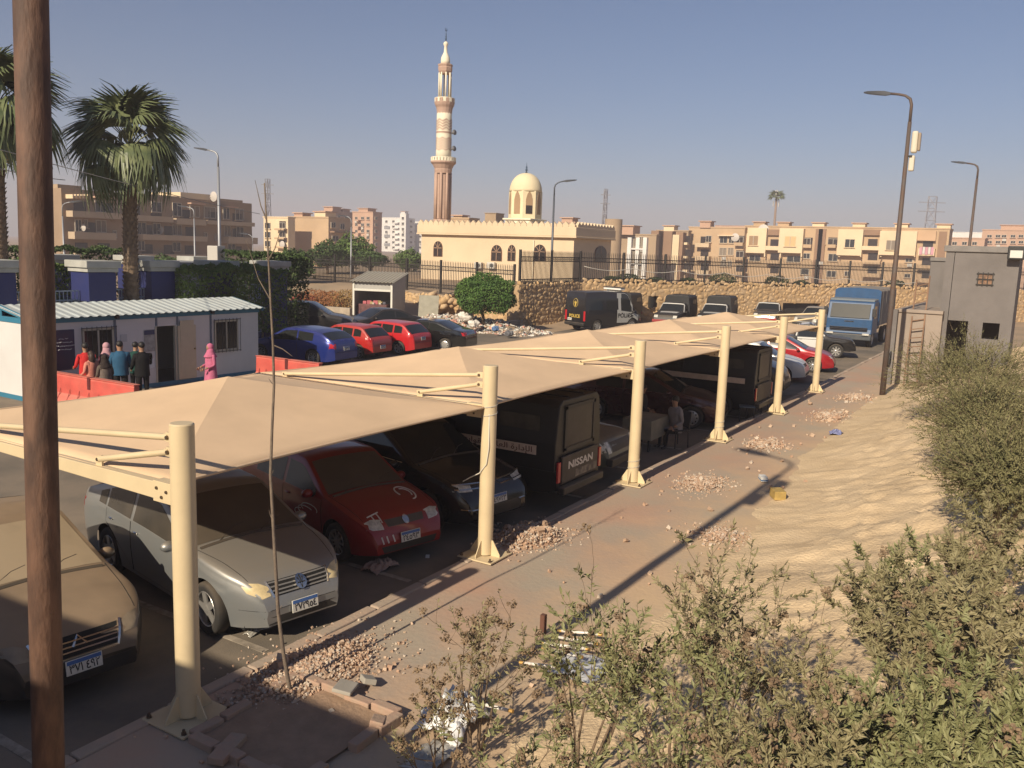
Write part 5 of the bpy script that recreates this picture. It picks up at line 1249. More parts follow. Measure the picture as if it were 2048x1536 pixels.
def stone_wall(name, label, a, b, z0, z1, rnd, limit, slope=0.0, sw=0.40, sh=0.25, holes=()):
    d = Vector((b.x-a.x, b.y-a.y, 0)); L = d.length; ang = math.atan2(d.y, d.x)
    t = thing(name, label, 'wall', (a.x, a.y, 0), ang)
    core = MB()
    xs = [0.0]+sorted(v for h in holes for v in h[:2])+[L]
    for q in range(len(xs)-1):
        hole = [h for h in holes if abs(h[0]-xs[q]) < 1e-6]
        if hole:
            _, _, h0, h1 = hole[0]; core.box(xs[q], xs[q+1], 0.0, 0.9, z0, h0); core.box(xs[q], xs[q+1], 0.0, 0.9, h1, z1); core.box(xs[q], xs[q+1], 0.55, 0.9, h0, h1)
        else: core.box(xs[q], xs[q+1], 0.0, 0.9, z0, z1)
    core.build('core', MORTAR, t)
    items = []; z = z0+0.02; row = 0
    while z < z1+0.05:
        h = sh*rnd.uniform(0.85, 1.15); x = -sw*0.5*(row % 2)
        while x < L:
            w_ = sw*rnd.choice((0.45, 0.6, 0.8, 1.0, 1.25, 1.5))
            cx, cz = x+w_/2, z+h/2+rnd.uniform(-0.10, 0.10)
            if not any(h_[0]-0.1 < cx < h_[1]+0.1 and h_[2]-0.05 < cz < h_[3]+0.05 for h_ in holes) and 0 < cx < L: items.append((cx, cz, w_*rnd.uniform(0.85, 1.08), h*rnd.uniform(0.75, 1.25), rnd.uniform(0.025, 0.075), rnd.uniform(-0.6, 0.6), rnd.randrange(16)))
            x += w_
        z += h*0.92; row += 1
    rnd.shuffle(items)
    for (x, z, w_, h, dp, rt, k) in items[:limit]:
        o = obj('stone', STM[k], t, (x, 0.02, z)); o.scale = (w_, dp, h); o.rotation_euler = (0, rt, 0)
    m = MB()
    for (x, z, w_, h, dp, rt, k) in items[limit:]:
        me = STM[k]; o = len(m.v); c_, s_ = math.cos(rt), math.sin(rt)
        for v in me.vertices:
            q = v.co; qx, qz = q.x*w_, q.z*h; m.v.append((x+qx*c_+qz*s_, 0.02+q.y*dp, z-qx*s_+qz*c_))
        for p in me.polygons: m.f.append(tuple(i+o for i in p.vertices)); m.m.append(k % 4)
    if m.v: m.build('stone_mass', STONE, t, smooth=True, kind='stuff')
    # loose coping stones
    for q in range(int(L/0.55)):
        x = 0.3+q*0.55+rnd.uniform(-0.15, 0.15)
        if x > L-0.2: break
        o = obj('coping_stone', STM[rnd.randrange(16)], t, (x, rnd.uniform(0.25, 0.6), z1+rnd.uniform(-0.02, 0.05))); s_ = rnd.uniform(0.14, 0.36); o.scale = (s_, s_*0.6, s_*0.45); o.rotation_euler = (R(-70), 0, rnd.uniform(0, 6))
    return t, ang
r5 = random.Random(8)
L23 = (W3-W2).length; dirw = (W3-W2)/L23
def wall_x(px, py=600):       # distance along the long wall where a photo column meets it
    d = ray(px, py); n = Vector((-dirw.y, dirw.x, 0)); t_ = (Vector((W2.x, W2.y, 0))-CAM).dot(n)/d.dot(n); p = CAM+d*t_
    return (Vector((p.x, p.y))-W2).dot(dirw), p.z
h0, hz1 = wall_x(1297, 592); h1, hz0 = wall_x(1316, 615); g0, gz1 = wall_x(1566, 606); g1, gz0 = wall_x(1640, 634)
tw_, aw = stone_wall('stone_wall', 'long sunlit rubble stone wall behind the pickups', W2, W3, -0.3, 2.50, r5, 300, holes=((h0, h1, hz0, hz1), (g0, g1, gz0, gz1)))
MB().box(h0-0.05, h1+0.05, 0.30, 0.36, hz0, hz1).build('iron_hatch', mat('hatch_dark', (0.02, 0.018, 0.016), 0.7), tw_)
MB().box(h0, h0+0.25, -0.30, 0.0, hz0-0.02, hz1-0.03).build('hatch_leaf', MATS['hatch_dark'], tw_)
MB().box(g0, g1, 0.40, 0.45, gz0, gz1).build('dark_recess', MATS['hatch_dark'], tw_)
stone_wall('stone_wall', 'shaded rubble stone wall right of the round bush', W1, W2, -0.3, 2.45, r5, 120)
stone_wall('stone_wall', 'rubble retaining wall behind the kiosk and bougainvillea', Vector((45.6, 40.0)), W1+Vector((0.3, 0.4)), -0.3, 1.15, r5, 60)
stone_wall('stone_wall', 'end of the stone wall hidden behind the grey guardhouse', W3, W4, -0.3, 2.45, r5, 40)
# terrace behind the walls
m = MB()
def strip(pts, z, wdt):
    for (a, b) in zip(pts, pts[1:]):
        d = (b-a).normalized(); n = Vector((-d.y, d.x))
        m.add([(a.x, a.y, z), (b.x, b.y, z), (b.x+n.x*wdt, b.y+n.y*wdt, z+0.02), (a.x+n.x*wdt, a.y+n.y*wdt, z+0.02), (b.x+n.x*wdt*2.2, b.y+n.y*wdt*2.2, -1.5), (a.x+n.x*wdt*2.2, a.y+n.y*wdt*2.2, -1.5)], [(0, 1, 2, 3), (3, 2, 4, 5)])
strip([W1+Vector((0.4, 0.4)), W2+Vector((0.5, 0.6)), W3+Vector((0.5, 0.6)), W4], 2.40, 4.0)
struct(m.build('terrace', MATS['dirt']))
# ---- black iron fence
IRON = mat('iron_black', (0.018, 0.015, 0.013), 0.55, dust=0.15, dustcol=(0.2, 0.14, 0.1))
def iron_fence(label, pts, zb, hgt, post_gap=3.4):
    t = thing('iron_fence', label, 'fence', (0, 0, 0), group='black iron fences')
    pk = MB(); rg = MB()
    for (a, b), (za, zb_) in zip(zip(pts, pts[1:]), zip(zb, zb[1:])):
        L = (b-a).length; n = max(1, round(L/post_gap))
        for i in range(n+1 if b is pts[-1] else n):
            p = a.lerp(b, i/n); z = lerp(za, zb_, i/n)
            MB().box(p.x-0.07, p.x+0.07, p.y-0.07, p.y+0.07, z-0.25, z+hgt+0.10).build('post', IRON, t, bevel=0.01)
        for h in (0.12, 0.36, hgt-0.62, hgt-0.36):
            MB().bar((a.x, a.y, za+h), (b.x, b.y, zb_+h), 0.04, 0.065).build('rail', IRON, t)
        k = int(L/0.145)
        for i in range(k+1):
            p = a.lerp(b, i/k); z = lerp(za, zb_, i/k)
            pk.box(p.x-0.016, p.x+0.016, p.y-0.016, p.y+0.016, z+0.02, z+hgt-0.04); pk.add([(p.x-0.022, p.y, z+hgt-0.04), (p.x+0.022, p.y, z+hgt-0.04), (p.x, p.y, z+hgt+0.07), (p.x, p.y-0.02, z+hgt-0.02), (p.x, p.y+0.02, z+hgt-0.02)], [(0, 1, 2), (3, 4, 2)])
            if i % 2 == 0:
                d = (b-a).normalized()
                for hh in (0.24, hgt-0.49):
                    rg.tube([(p.x+d.x*0.085*math.cos(q), p.y+d.y*0.085*math.cos(q), z+hh+0.085*math.sin(q)) for q in [R(x) for x in range(0, 361, 60)]], 0.012, 4, caps=False)
    pk.build('picket', IRON, t, kind='stuff'); rg.build('ring_band', IRON, t, kind='stuff')
iron_fence('black iron fence above the kiosk and rubbish heap', [Vector((45.8, 52)), Vector((45.8, 34.0)), Vector((45.8, 24.6))], [1.75, 1.6, 1.5], 2.05)
iron_fence('black iron fence along the top of the sunlit stone wall', [W1+Vector((0.5, 0.3)), W2+Vector((0.45, 0.45)), W3+Vector((0.4, 0.4)), W4+Vector((0.4, 0.4))], [2.40, 2.44, 2.42, 2.42], 2.15)
# sagging cable along the fence
cb = mat('cable_pale', (0.50, 0.47, 0.42), 0.8)
pts = []
for k in range(9):
    a = k/8; p0 = W2.lerp(W3, a)
    for q in range(6):
        s_ = (k+q/6)/8.0
        if s_ > 1: break
        p = W2.lerp(W3, s_); pts.append((p.x, p.y-0.1, 3.65-0.22*math.sin(math.pi*(q/6))-0.5*s_))
tag(MB().tube(pts, 0.022, 5).build('cable', cb, smooth=True), 'pale cable sagging along the fence on the stone wall', 'cable')
# small green shrubs on the terrace
for k, (px, r) in enumerate(((1275, 0.8), (1330, 0.6), (1465, 1.0), (1575, 0.9), (1625, 0.6), (1815, 0.8), (1395, 0.6), (1240, 0.6))):
    x, _ = wall_x(px); p = W2+dirw*x
    shrub('terrace_shrub', 'low green shrub along the wall top, number %d from the left' % (sorted((1275, 1330, 1465, 1575, 1625, 1815, 1395, 1240)).index(px)+1) if False else 'low green shrub on the wall top ' + {1240: 'beside the mosque corner', 1275: 'right of the mosque corner', 1330: 'left of the curved balconies', 1395: 'under the curved balconies', 1465: 'left of the cream apartment block', 1575: 'under the cream apartment block', 1625: 'just left of the blue truck', 1815: 'between the lamp post and the guardhouse'}[px], 'shrub', (p.x+1.0, p.y+1.2, 2.35), (r*1.2, r, r*0.55), 1500, 0.13, LEAF_D, 'shrubs on the wall top', seed=k+30)

# ---- round bush, garden bed, bougainvillea
bp_ = at_d(966, 640, 50.0)
shrub('round_bush', 'large clipped round green bush beside the rubbish heap', 'bush', (bp_.x+0.2, bp_.y, 0.05), (1.75, 1.75, 1.25), 17000, 0.14, leafmat('leaf_bush', (0.04, 0.095, 0.018), (0.10, 0.18, 0.035)), trunk=0.70, lump=0.20, seed=6, zmin=-0.75, stems=4)
BOUG = mat('bougainvillea', (0.28, 0.10, 0.04), 0.8, col2=(0.36, 0.17, 0.06), vscale=1.5); 
for k, (px, r, c_) in enumerate(((628, 1.0, BOUG), (662, 0.95, BOUG), (692, 1.0, leafmat('dry_leaf', (0.22, 0.15, 0.05), (0.33, 0.2, 0.08))), (610, 0.8, mat('boug_red', (0.34, 0.03, 0.04), 0.8, col2=(0.2, 0.06, 0.03), vscale=2)))):
    p = at_d(px, 600, 58.0)
    shrub('bougainvillea', ['rust-coloured bougainvillea second from the blue pillar', 'rust-coloured bougainvillea in the middle of the bed', 'dry yellowish bougainvillea next to the kiosk', 'reddish bougainvillea nearest the dark hedge'][k], 'bush', (p.x, p.y, 0.1), (r*1.2, r*1.3, r*0.75), 2600, 0.13, c_, 'bougainvillea in the bed', seed=k+50)
p0 = at(600, 632, LOT_Z); p1 = at(702, 640, LOT_Z)
tag(MB().bar((p0.x, p0.y, 0.25), (p1.x, p1.y, 0.25), 0.3, 0.75).build('bed_wall', mat('bed_concrete', (0.36, 0.30, 0.23), 0.9, var=0.15, vscale=2, bump=0.4), bevel=0.03), 'low grey bed wall in front of the bougainvillea', 'wall')
# ---- kiosk
k0 = at(706, 637, LOT_Z); k1 = at(784, 641, LOT_Z); dk = Vector((k1.x-k0.x, k1.y-k0.y)); KL = dk.length; ak = math.atan2(dk.y, dk.x)
t = thing('kiosk', 'grey metal kiosk with ribbed lean-to roof and dark open counter', 'kiosk', (k0.x, k0.y, LOT_Z), ak)
KM = mat('kiosk_grey', (0.34, 0.33, 0.31), 0.6, var=0.1, vscale=1.2, dust=0.2); KD = 2.6
MB().box(0, 0.05, 0.0, KD, 0, 2.35).build('side_wall', KM, t); MB().box(KL-0.05, KL, 0.0, KD, 0, 2.35).build('side_wall', KM, t); MB().box(0.05, KL-0.05, KD-0.05, KD, 0, 2.35).build('back_wall', KM, t)
MB().box(0.05, KL-0.05, 0.0, 0.05, 1.95, 2.38).build('fascia', KM, t); MB().box(-0.02, 0.10, -0.05, 0.0, 0, 2.36).build('frame_post', PLATE, t); MB().box(KL-0.10, KL+0.02, -0.05, 0.0, 0, 2.36).build('frame_post', PLATE, t)
MB().box(0.10, KL-0.10, -0.06, -0.003, 1.82, 1.95).build('lintel', PLATE, t)
MB().add([(0, 0.05, 2.35), (0, KD, 2.35), (0, KD, 2.90), (0, 0.05, 2.44)], [(0, 1, 2, 3)]).add([(KL, 0.05, 2.35), (KL, 0.05, 2.44), (KL, KD, 2.90), (KL, KD, 2.35)], [(0, 1, 2, 3)]).build('gable_sheet', KM, t)
m = MB(); nr = 60
for i in range(nr+1):
    x = lerp(-0.15, KL+0.15, i/nr); dz = 0.05 if i % 5 in (2, 3) else 0
    m.v += [(x, -0.3, 2.40+dz), (x, KD+0.25, 2.98+dz)]
m.f = [(2*i, 2*i+2, 2*i+3, 2*i+1) for i in range(nr)]; m.m = [0]*nr
m.build('roof_sheet', mat('kiosk_roof', (0.44, 0.41, 0.33), 0.5, 0.2, dust=0.2), t).modifiers.new('thick', 'SOLIDIFY').thickness = 0.01
MB().box(0.12, KL-0.5, 0.35, 0.95, 0, 0.95).build('counter', mat('counter_brown', (0.13, 0.05, 0.05), 0.6, var=0.4, vscale=4), t, bevel=0.02)
kr = random.Random(3); cols = [mat('goods_%d' % i, c, 0.7) for i, c in enumerate(((0.45, 0.12, 0.14), (0.5, 0.45, 0.38), (0.08, 0.08, 0.10), (0.35, 0.28, 0.12)))]
for i in range(12):
    x = kr.uniform(0.2, KL-0.7); s_ = kr.uniform(0.06, 0.16); z = 0.952 if i < 8 else 0.0
    tag(MB().box(-s_, s_, -s_*0.8, s_*0.8, 0, s_*1.6).build('goods_box', cols[i % 4], loc=(k0.x+math.cos(ak)*x-math.sin(ak)*kr.uniform(0.4, 0.85), k0.y+math.sin(ak)*x+math.cos(ak)*(0.65), LOT_Z+0.955), rz=ak+kr.uniform(-0.4, 0.4), bevel=0.01), 'small box of goods on the kiosk counter', 'box', 'goods on the kiosk counter')
tb = thing('table', 'small cluttered table standing at the open kiosk front', 'table', (k0.x+math.cos(ak)*(KL-0.55), k0.y+math.sin(ak)*(KL-0.55), LOT_Z), ak)
MB().box(-0.4, 0.4, -0.5, 0.1, 0.72, 0.76).build('tabletop', PLATE, tb)
for a in (-0.36, 0.36):
    for b in (-0.46, 0.06): MB().box(a-0.02, a+0.02, b-0.02, b+0.02, 0, 0.72).build('leg', PLAST, tb)

# ---- rubbish heap
rr = random.Random(17); RUB = [mat('rubbish_%d' % i, c, 0.8, var=0.2, vscale=6) for i, c in enumerate(((0.62, 0.56, 0.50), (0.50, 0.36, 0.26), (0.30, 0.24, 0.18), (0.52, 0.26, 0.20), (0.12, 0.12, 0.13), (0.40, 0.42, 0.40), (0.66, 0.62, 0.55), (0.10, 0.18, 0.34)))]
hA, hB = at(800, 645, LOT_Z), at(1065, 672, LOT_Z)
dh = Vector((hB.x-hA.x, hB.y-hA.y)); hL = dh.length; dh.normalize(); nh = Vector((-dh.y, dh.x))
if nh.x*FWD.x+nh.y*FWD.y < 0: nh = -nh
m = MB(); GN, GM = 60, 24
def heap(s_, q): return LOT_Z-0.08+max(0, math.sin(math.pi*min(1, max(0, s_)))**0.6)*math.sin(math.pi*q)**0.9*(0.75+0.45*nz(s_*9, q*4, 2)+0.3*nz(s_*24, q*11, 5))*(1-0.35*s_)
for i in range(GN+1):
    for j in range(GM+1):
        s_, q = i/GN, j/GM; p = hA+Vector((dh.x, dh.y, 0))*hL*s_+Vector((nh.x, nh.y, 0))*(q*3.6-0.9); m.v.append((p.x, p.y, heap(s_, q)))
m.f = [(i*(GM+1)+j, (i+1)*(GM+1)+j, (i+1)*(GM+1)+j+1, i*(GM+1)+j+1) for i in range(GN) for j in range(GM)]; m.m = [0]*len(m.f)
mm = MB()
for i in range(2600):
    s_, q = rr.random(), rr.random(); p = hA+Vector((dh.x, dh.y, 0))*hL*s_+Vector((nh.x, nh.y, 0))*(q*3.6-0.9); z = heap(s_, q); s2 = rr.uniform(0.03, 0.13)
    a = Vector((rr.gauss(0, 1), rr.gauss(0, 1), rr.gauss(0, 0.6))).normalized(); b = a.cross(Vector((rr.gauss(0, 1), rr.gauss(0, 1), rr.gauss(0, 1)))).normalized(); c = a.cross(b)
    mm.obox((p.x, p.y, z+s2*0.3), a*s2, b*s2*rr.uniform(0.3, 0.9), c*s2*rr.uniform(0.05, 0.5), rr.choice((0, 0, 1, 2, 2, 3, 4, 5, 6, 6)))
t = thing('rubbish_heap', 'heap of rubbish and broken masonry along the lot edge', 'rubbish heap', (0, 0, 0)); t['kind'] = 'stuff'
m.build('soil', mat('heap_soil', (0.33, 0.25, 0.18), 0.95, col2=(0.22, 0.16, 0.11), vscale=2, bump=0.5), t, kind='stuff'); mm.build('debris', RUB, t, kind='stuff')
def bag(label, px, py, r, mt, z=0.3):
    p = at(px, py, z); r *= 0.72; m = MB(); ell(m, (0, 0, r*0.45), r, r*0.9, r*0.62, 28)
    m.v = [tuple(Vector(v)*(1+0.55*nz(v[0]*1.6/r+px, v[1]*1.6/r, v[2]*1.6/r)+0.28*abs(nz(v[0]*4/r+px, v[1]*4/r, v[2]*4/r)))) for v in m.v]
    tag(m.build('rubbish_bag', mt, loc=(p.x, p.y, z-0.1), smooth=30), label, 'bag', 'bags on the rubbish heap')
PB = mat('plastic_white', (0.66, 0.62, 0.56), 0.45, var=0.1, vscale=5, bump=0.6, bscale=9)
bag('big white plastic sack on top of the rubbish heap', 932, 637, 0.55, PB, 0.55); bag('smaller white sack right of the big one', 948, 650, 0.4, PB, 0.3); bag('blue plastic bag on the rubbish heap', 990, 658, 0.28, RUB[7], 0.25)
bag('black bag at the right foot of the rubbish heap', 1018, 668, 0.35, RUB[4], 0.1); bag('pink bag in the middle of the rubbish heap', 905, 648, 0.38, RUB[3], 0.4)
p = at_d(857, 612, 54); tag(MB().obox((p.x, p.y, 0.75), HR*0.62, Vector((0, 0, 0.85))+HF*0.35, HF*0.03).build('board', mat('board_grey', (0.30, 0.28, 0.22), 0.9, var=0.1)), 'big grey board leaning behind the rubbish heap', 'board')
# rough boulders above the heap
for k in range(16):
    px = 858+k*5.5+rr.uniform(-3, 3); p = at_d(px, 590, 57); s_ = rr.uniform(0.35, 0.75)
    o = tag(obj('boulder', STM[rr.randrange(16)], None, (p.x, p.y, 1.0+rr.uniform(-0.2, 0.45))), 'pale boulder in the loose row above the rubbish heap', 'boulder', 'boulders above the rubbish heap'); o.scale = (s_, s_, s_*0.85); o.rotation_euler = (0, rr.uniform(0, 3), R(-60)+rr.uniform(-0.4, 0.4))
# junk stacked in the bed right of the bush
jm = mat('scrap_iron', (0.05, 0.045, 0.04), 0.7, var=0.3, vscale=4)
t = thing('scrap_rack', 'dark rack of scrap metal in the shade right of the round bush', 'scrap', tuple(at(1035, 640, LOT_Z+0.1)), aw)
MB().box(-1.2, 0.9, 0, 0.8, 0.35, 1.0).build('tray', jm, t)
for a in (-1.15, -0.4, 0.3, 0.85):
    for b in (0.05, 0.75): MB().box(a-0.03, a+0.03, b-0.03, b+0.03, 0, 1.35).build('leg', jm, t)
for k in range(7): MB().tube([(0.0+0.12*k, -0.1, 0.25), (0.02+0.12*k, 0.0, 0.8+0.1*(k % 3))], 0.025, 5).build('pipe', RIM, t)
p0 = at(1010, 655, LOT_Z); p1 = at(1120, 642, LOT_Z)
tag(MB().bar((p0.x, p0.y, 0.06), (p1.x, p1.y, 0.06), 0.25, 0.4).build('bed_kerb', MATS['bed_concrete'], bevel=0.03), 'concrete kerb of the planting bed left of the police van', 'kerb')

# ---- street lamps
LPM = mat('lamp_steel_rust', (0.125, 0.075, 0.052), 0.7, col2=(0.11, 0.095, 0.088), vscale=2.5, metal=0.3, bump=0.15); LPG = mat('lamp_steel_grey', (0.30, 0.31, 0.33), 0.5, metal=0.4); LHD = mat('lamp_head', (0.10, 0.11, 0.13), 0.5, metal=0.3)
def street_lamp(label, base, h, arm_dir, m, arm=0.72, r=0.115, box=False, taper=0.62):
    t = thing('street_lamp', label, 'street lamp', base, group='street lamps'); a = Vector((arm_dir[0], arm_dir[1], 0)).normalized()
    MB().tube([(0, 0, -0.2), (0, 0, h*0.35), (0, 0, h-0.9)], [r, r*lerp(1, taper, 0.35), r*taper], 20).build('pole', m, t, smooth=True)
    MB().tube([(0, 0, h-0.92), (0, 0, h-0.35), a*0.06+Vector((0, 0, h-0.16)), a*0.22+Vector((0, 0, h-0.04)), a*(arm*0.6)+Vector((0, 0, h+0.02)), a*arm+Vector((0, 0, h+0.07))], [r*0.5]*3+[r*0.42]*3, 10).build('arm', m, t, smooth=True)
    s_ = Vector((-a.y, a.x, 0)); c = a*(arm+0.42)+Vector((0, 0, h+0.12)); d = (a+Vector((0, 0, 0.12))).normalized()
    hd = MB(); u = s_.cross(d)
    for (q, w_, th) in ((-0.45, 0.06, 0.06), (-0.25, 0.11, 0.11), (0.0, 0.17, 0.085), (0.3, 0.16, 0.055), (0.45, 0.07, 0.03)):
        for (x, y) in ((-1, -0.6), (1, -0.6), (0.8, 0.6), (-0.8, 0.6)): hd.v.append(tuple(c+d*q+s_*x*w_-u*y*th*-1))
    for k in range(4):
        for j in range(4): hd.f.append((k*4+j, k*4+(j+1) % 4, (k+1)*4+(j+1) % 4, (k+1)*4+j))
    hd.f += [(3, 2, 1, 0), (16, 17, 18, 19)]; hd.m = [0]*len(hd.f)
    hd.build('lamp_head', LHD, t, fix=True, smooth=40)
    if box:
        b = Vector((0.10, -0.16, h-1.55)); fl = mat('flood_cream', (0.55, 0.50, 0.40), 0.5); fg = mat('flood_lens', (0.34, 0.27, 0.20), 0.3)
        o = MB().box(b.x-0.10, b.x+0.10, b.y-0.14, b.y+0.06, b.z-0.36, b.z+0.36).build('floodlight', fl, t, bevel=0.06)
        MB().box(b.x-0.11, b.x+0.11, b.y-0.23, b.y-0.145, b.z-0.30, b.z+0.30).build('lens', fg, o, bevel=0.05)
        MB().box(b.x-0.09, b.x+0.09, b.y-0.10, b.y+0.08, b.z-0.95, b.z-0.44).build('ballast_box', fl, o, bevel=0.04)
        MB().box(b.x-0.15, b.x+0.02, b.y-0.02, b.y+0.22, b.z-0.48, b.z-0.44).build('bracket', IRON, o)
    return t
street_lamp('rusty street lamp with cream floodlight beside the guardhouse wall', (27.2, -2.12, 0), 10.15, (0.15, 1), LPM, box=True, r=0.10)
_d = 4.0
while at_d(79, 768, _d).y < -2.06: _d += 0.01
_p = at_d(79, 768, _d)-HR*0.10
street_lamp('rusty lamp post at the left edge nearest the camera', (_p.x, _p.y, 0), 10.3, (0.1, 1), mat('near_rust', (0.07, 0.040, 0.029), 0.75, col2=(0.155, 0.085, 0.056), vscale=7, bump=0.4, bscale=40, stretch=(1, 1, 0.3), sharp=(0.42, 0.62)), box=True, r=32*_d/1722, taper=0.95).rotation_euler = Matrix.Rotation(0.027, 3, HF).to_euler()
street_lamp('street lamp behind the grey guardhouse at the right', (57.3, -2.12, 0), 10.9, (0.05, 1), LPM)
p = at(1099, 623, 0.55); street_lamp('dark street lamp in front of the mosque', (p.x, p.y, 0.4), 8.75, (0.4, -1), LHD, r=0.10, arm=0.6)
p = at_d(440, 540, 52); street_lamp('pale street lamp right of the palm', (p.x, p.y, -0.15), 9.9, (-0.3, 1), LPG)
p = at_d(390, 520, 75); street_lamp('small pale street lamp in front of the left apartment block', (p.x, p.y, -0.15), 7.4, (-0.3, 1), LPG, r=0.09)
p = at_d(128, 500, 60); street_lamp('short pale street lamp behind the left hedge', (p.x, p.y, -0.15), 6.9, (0.4, -1), LPG, r=0.08)
p = at_d(506, 520, 80); street_lamp('tiny pale street lamp by the corner of the left apartment block', (p.x, p.y, -0.15), 5.3, (-0.4, 1), LPG, r=0.06, arm=0.5)
p = at_d(702, 540, 84); street_lamp('thin street lamp beside the tree left of the mosque', (p.x, p.y, 0), 7.2, (-0.4, 1), LPG, r=0.09, arm=0.5)

# ---- grey guardhouse, annex, ladder
GH = mat('guardhouse_render', (0.16, 0.145, 0.138), 0.9, var=0.10, vscale=1.2, bump=0.2, bscale=18); GL = mat('annex_render', (0.30, 0.245, 0.20), 0.9, var=0.08, vscale=1.2, bump=0.2)
def thing_box(root, name, m, x0, x1, y0, y1, z0, z1, bevel=0.0): return MB().box(x0, x1, y0, y1, z0, z1).build(name, m, root, bevel=bevel)
gx = 31.0
def gv(px, py, x=gx): p = at_x(px, py, x); return p.y, p.z
t = thing('guardhouse', 'tall dark grey rendered guardhouse at the right with small barred window', 'building', (0, 0, 0))
yl, zt = gv(1893, 503); yr, _ = gv(2042, 503); zt = gv(1900, 503)[1]
(da, dz1), (db, _) = gv(1896, 640), gv(1937, 640); (wa, wz1), (wb, wz0) = gv(1966, 645), gv(1996, 680)
D2 = gx+4.0
# front wall pieced round the door and window
for (a, b, z0, z1) in ((yl, da+0.02, -0.2, zt), (da, db, dz1, zt), (db, wa, -0.2, zt), (wa, wb, -0.2, wz0), (wa, wb, wz1, zt), (wb, yr, -0.2, zt)):
    if abs(a-b) > 0.03: MB().box(gx, gx+0.22, min(a, b), max(a, b), z0, z1).build('front_wall', GH, t)
MB().box(gx+0.22, D2, yr, yr+0.2, -0.2, zt).build('side_wall', GH, t); MB().box(gx+0.22, D2, yl-0.2, yl, -0.2, zt).build('side_wall', GH, t); MB().box(D2-0.2, D2, yr+0.2, yl-0.2, -0.2, zt).build('back_wall', GH, t)
MB().box(gx-0.08, D2+0.08, yr-0.08, yl+0.08, zt, zt+0.22).build('parapet', mat('parapet_grey', (0.20, 0.185, 0.175), 0.9, var=0.1), t, bevel=0.02)
MB().box(gx+0.22, D2-0.2, yr+0.2, yl-0.2, 2.6, 2.7).build('floor', GH, t)
(a, z1), (b, z0) = gv(1957, 547), gv(1984, 570)
o = MB().box(gx-0.01, gx-0.002, b, a, z0, z1).build('window', mat('brick_infill', (0.35, 0.20, 0.12), 0.9, col2=(0.08, 0.06, 0.05), vscale=6), t)
g = MB()
for k in range(4): y = lerp(b, a, k/3); g.box(gx-0.05, gx-0.012, y-0.018, y+0.018, z0-0.05, z1+0.05)
for k in range(3): z = lerp(z0, z1, k/2); g.box(gx-0.052, gx-0.0125, b-0.05, a+0.05, z-0.018, z+0.018)
g.build('window_bars', IRON, o)
(a, z1), (b, z0) = gv(2018, 492), gv(2050, 520)
o = tag(MB().box(gx-0.45, gx-0.10, b, a, z0, z1).build('floodlight', mat('flood_black', (0.02, 0.02, 0.02), 0.5), bevel=0.03), 'black floodlight on the guardhouse parapet corner', 'floodlight')
MB().box(gx-0.47, gx-0.451, b+0.08, a-0.08, z0+0.06, (z0+z1)/2+0.08).build('lens', mat('flood_glass', (0.6, 0.6, 0.56), 0.2), o)
MB().box(gx-0.12, gx+0.0, (a+b)/2-0.05, (a+b)/2+0.05, z0+0.1, z1-0.1).build('bracket', IRON, o)
# upper left annex
t = thing('annex', 'grey stepped annex left of the guardhouse', 'building', (0, 0, 0)); ax = 33.5
(a, z1), (b, _) = gv(1862, 522, ax), gv(1898, 522, ax)
MB().box(ax, ax+3, b-0.3, a, -0.2, z1).build('wall', GH, t); MB().box(ax-0.06, ax+3.06, b-0.3, a+0.06, z1, z1+0.15).build('parapet', MATS['parapet_grey'], t, bevel=0.02)
# low tan store in front of it, running along the lane
t = thing('store_room', 'low tan store beside the lane with a ladder against it', 'building', (0, 0, 0)); lx = 30.6
(a, z1), (b, _) = gv(1797, 622, lx), gv(1884, 640, lx)
z1 = 2.75
MB().box(lx, lx+13, b, a-0.02, -0.2, z1).build('wall', GL, t); MB().box(lx-0.07, lx+13.05, b-0.02, a+0.05, z1, z1+0.13).build('roof_slab', GL, t, bevel=0.02)
MB().box(lx-0.02, lx-0.35+0.02, a-0.02, a+0.20, -0.2, z1+0.10).build('corner_pier', GH, t)
# ladder
t = thing('ladder', 'tall rusty welded ladder leaning on the tan store', 'ladder', (0, 0, 0)); lm = mat('ladder_rust', (0.19, 0.11, 0.065), 0.8, var=0.2)
A0, A1 = at_x(1806, 776, 29.5), at_x(1833, 772, 29.5); B0, B1 = at_x(1834, 560, 31.2), at_x(1860, 552, 31.2)
A0.z = A1.z = 0.0
for p, q in ((A0, B0), (A1, B1)): MB().bar(p, q, 0.05, 0.05, up=(1, 0, 0)).build('rail', lm, t)
for k in range(12):
    f = (k+0.7)/12.5; MB().bar(A0.lerp(B0, f), A1.lerp(B1, f), 0.035, 0.035).build('rung', lm, t)
# coil of rope on the lamp post and stick pile by the ladder
o = MB(); 
for k in range(3): o.tube([(27.2+0.16*math.cos(a_)+0.0, -2.24-0.01*k, 1.25+0.26*math.sin(a_)+0.02*k) for a_ in [R(q) for q in range(0, 361, 30)]], 0.016, 5, caps=False)
tag(o.build('cable_coil', mat('cable_black', (0.03, 0.03, 0.03), 0.7)), 'coil of black cable hung on the lamp post by the guardhouse', 'cable')
t = thing('brushwood', 'small heap of dry sticks at the foot of the ladder', 'sticks', (29.3, -3.4, 0.02)); kr = random.Random(2)
m = MB()
for k in range(40):
    a = kr.uniform(0, 6.28); c = Vector((kr.uniform(-0.6, 0.6), kr.uniform(-0.5, 0.5), kr.uniform(0.03, 0.22))); d = Vector((math.cos(a), math.sin(a), kr.uniform(-0.2, 0.3)))*kr.uniform(0.3, 0.6); m.tube([c-d, c+Vector((0, 0, 0.04)), c+d], 0.012, 4)
m.build('sticks', mat('stick', (0.19, 0.13, 0.09), 0.9), t, kind='stuff')
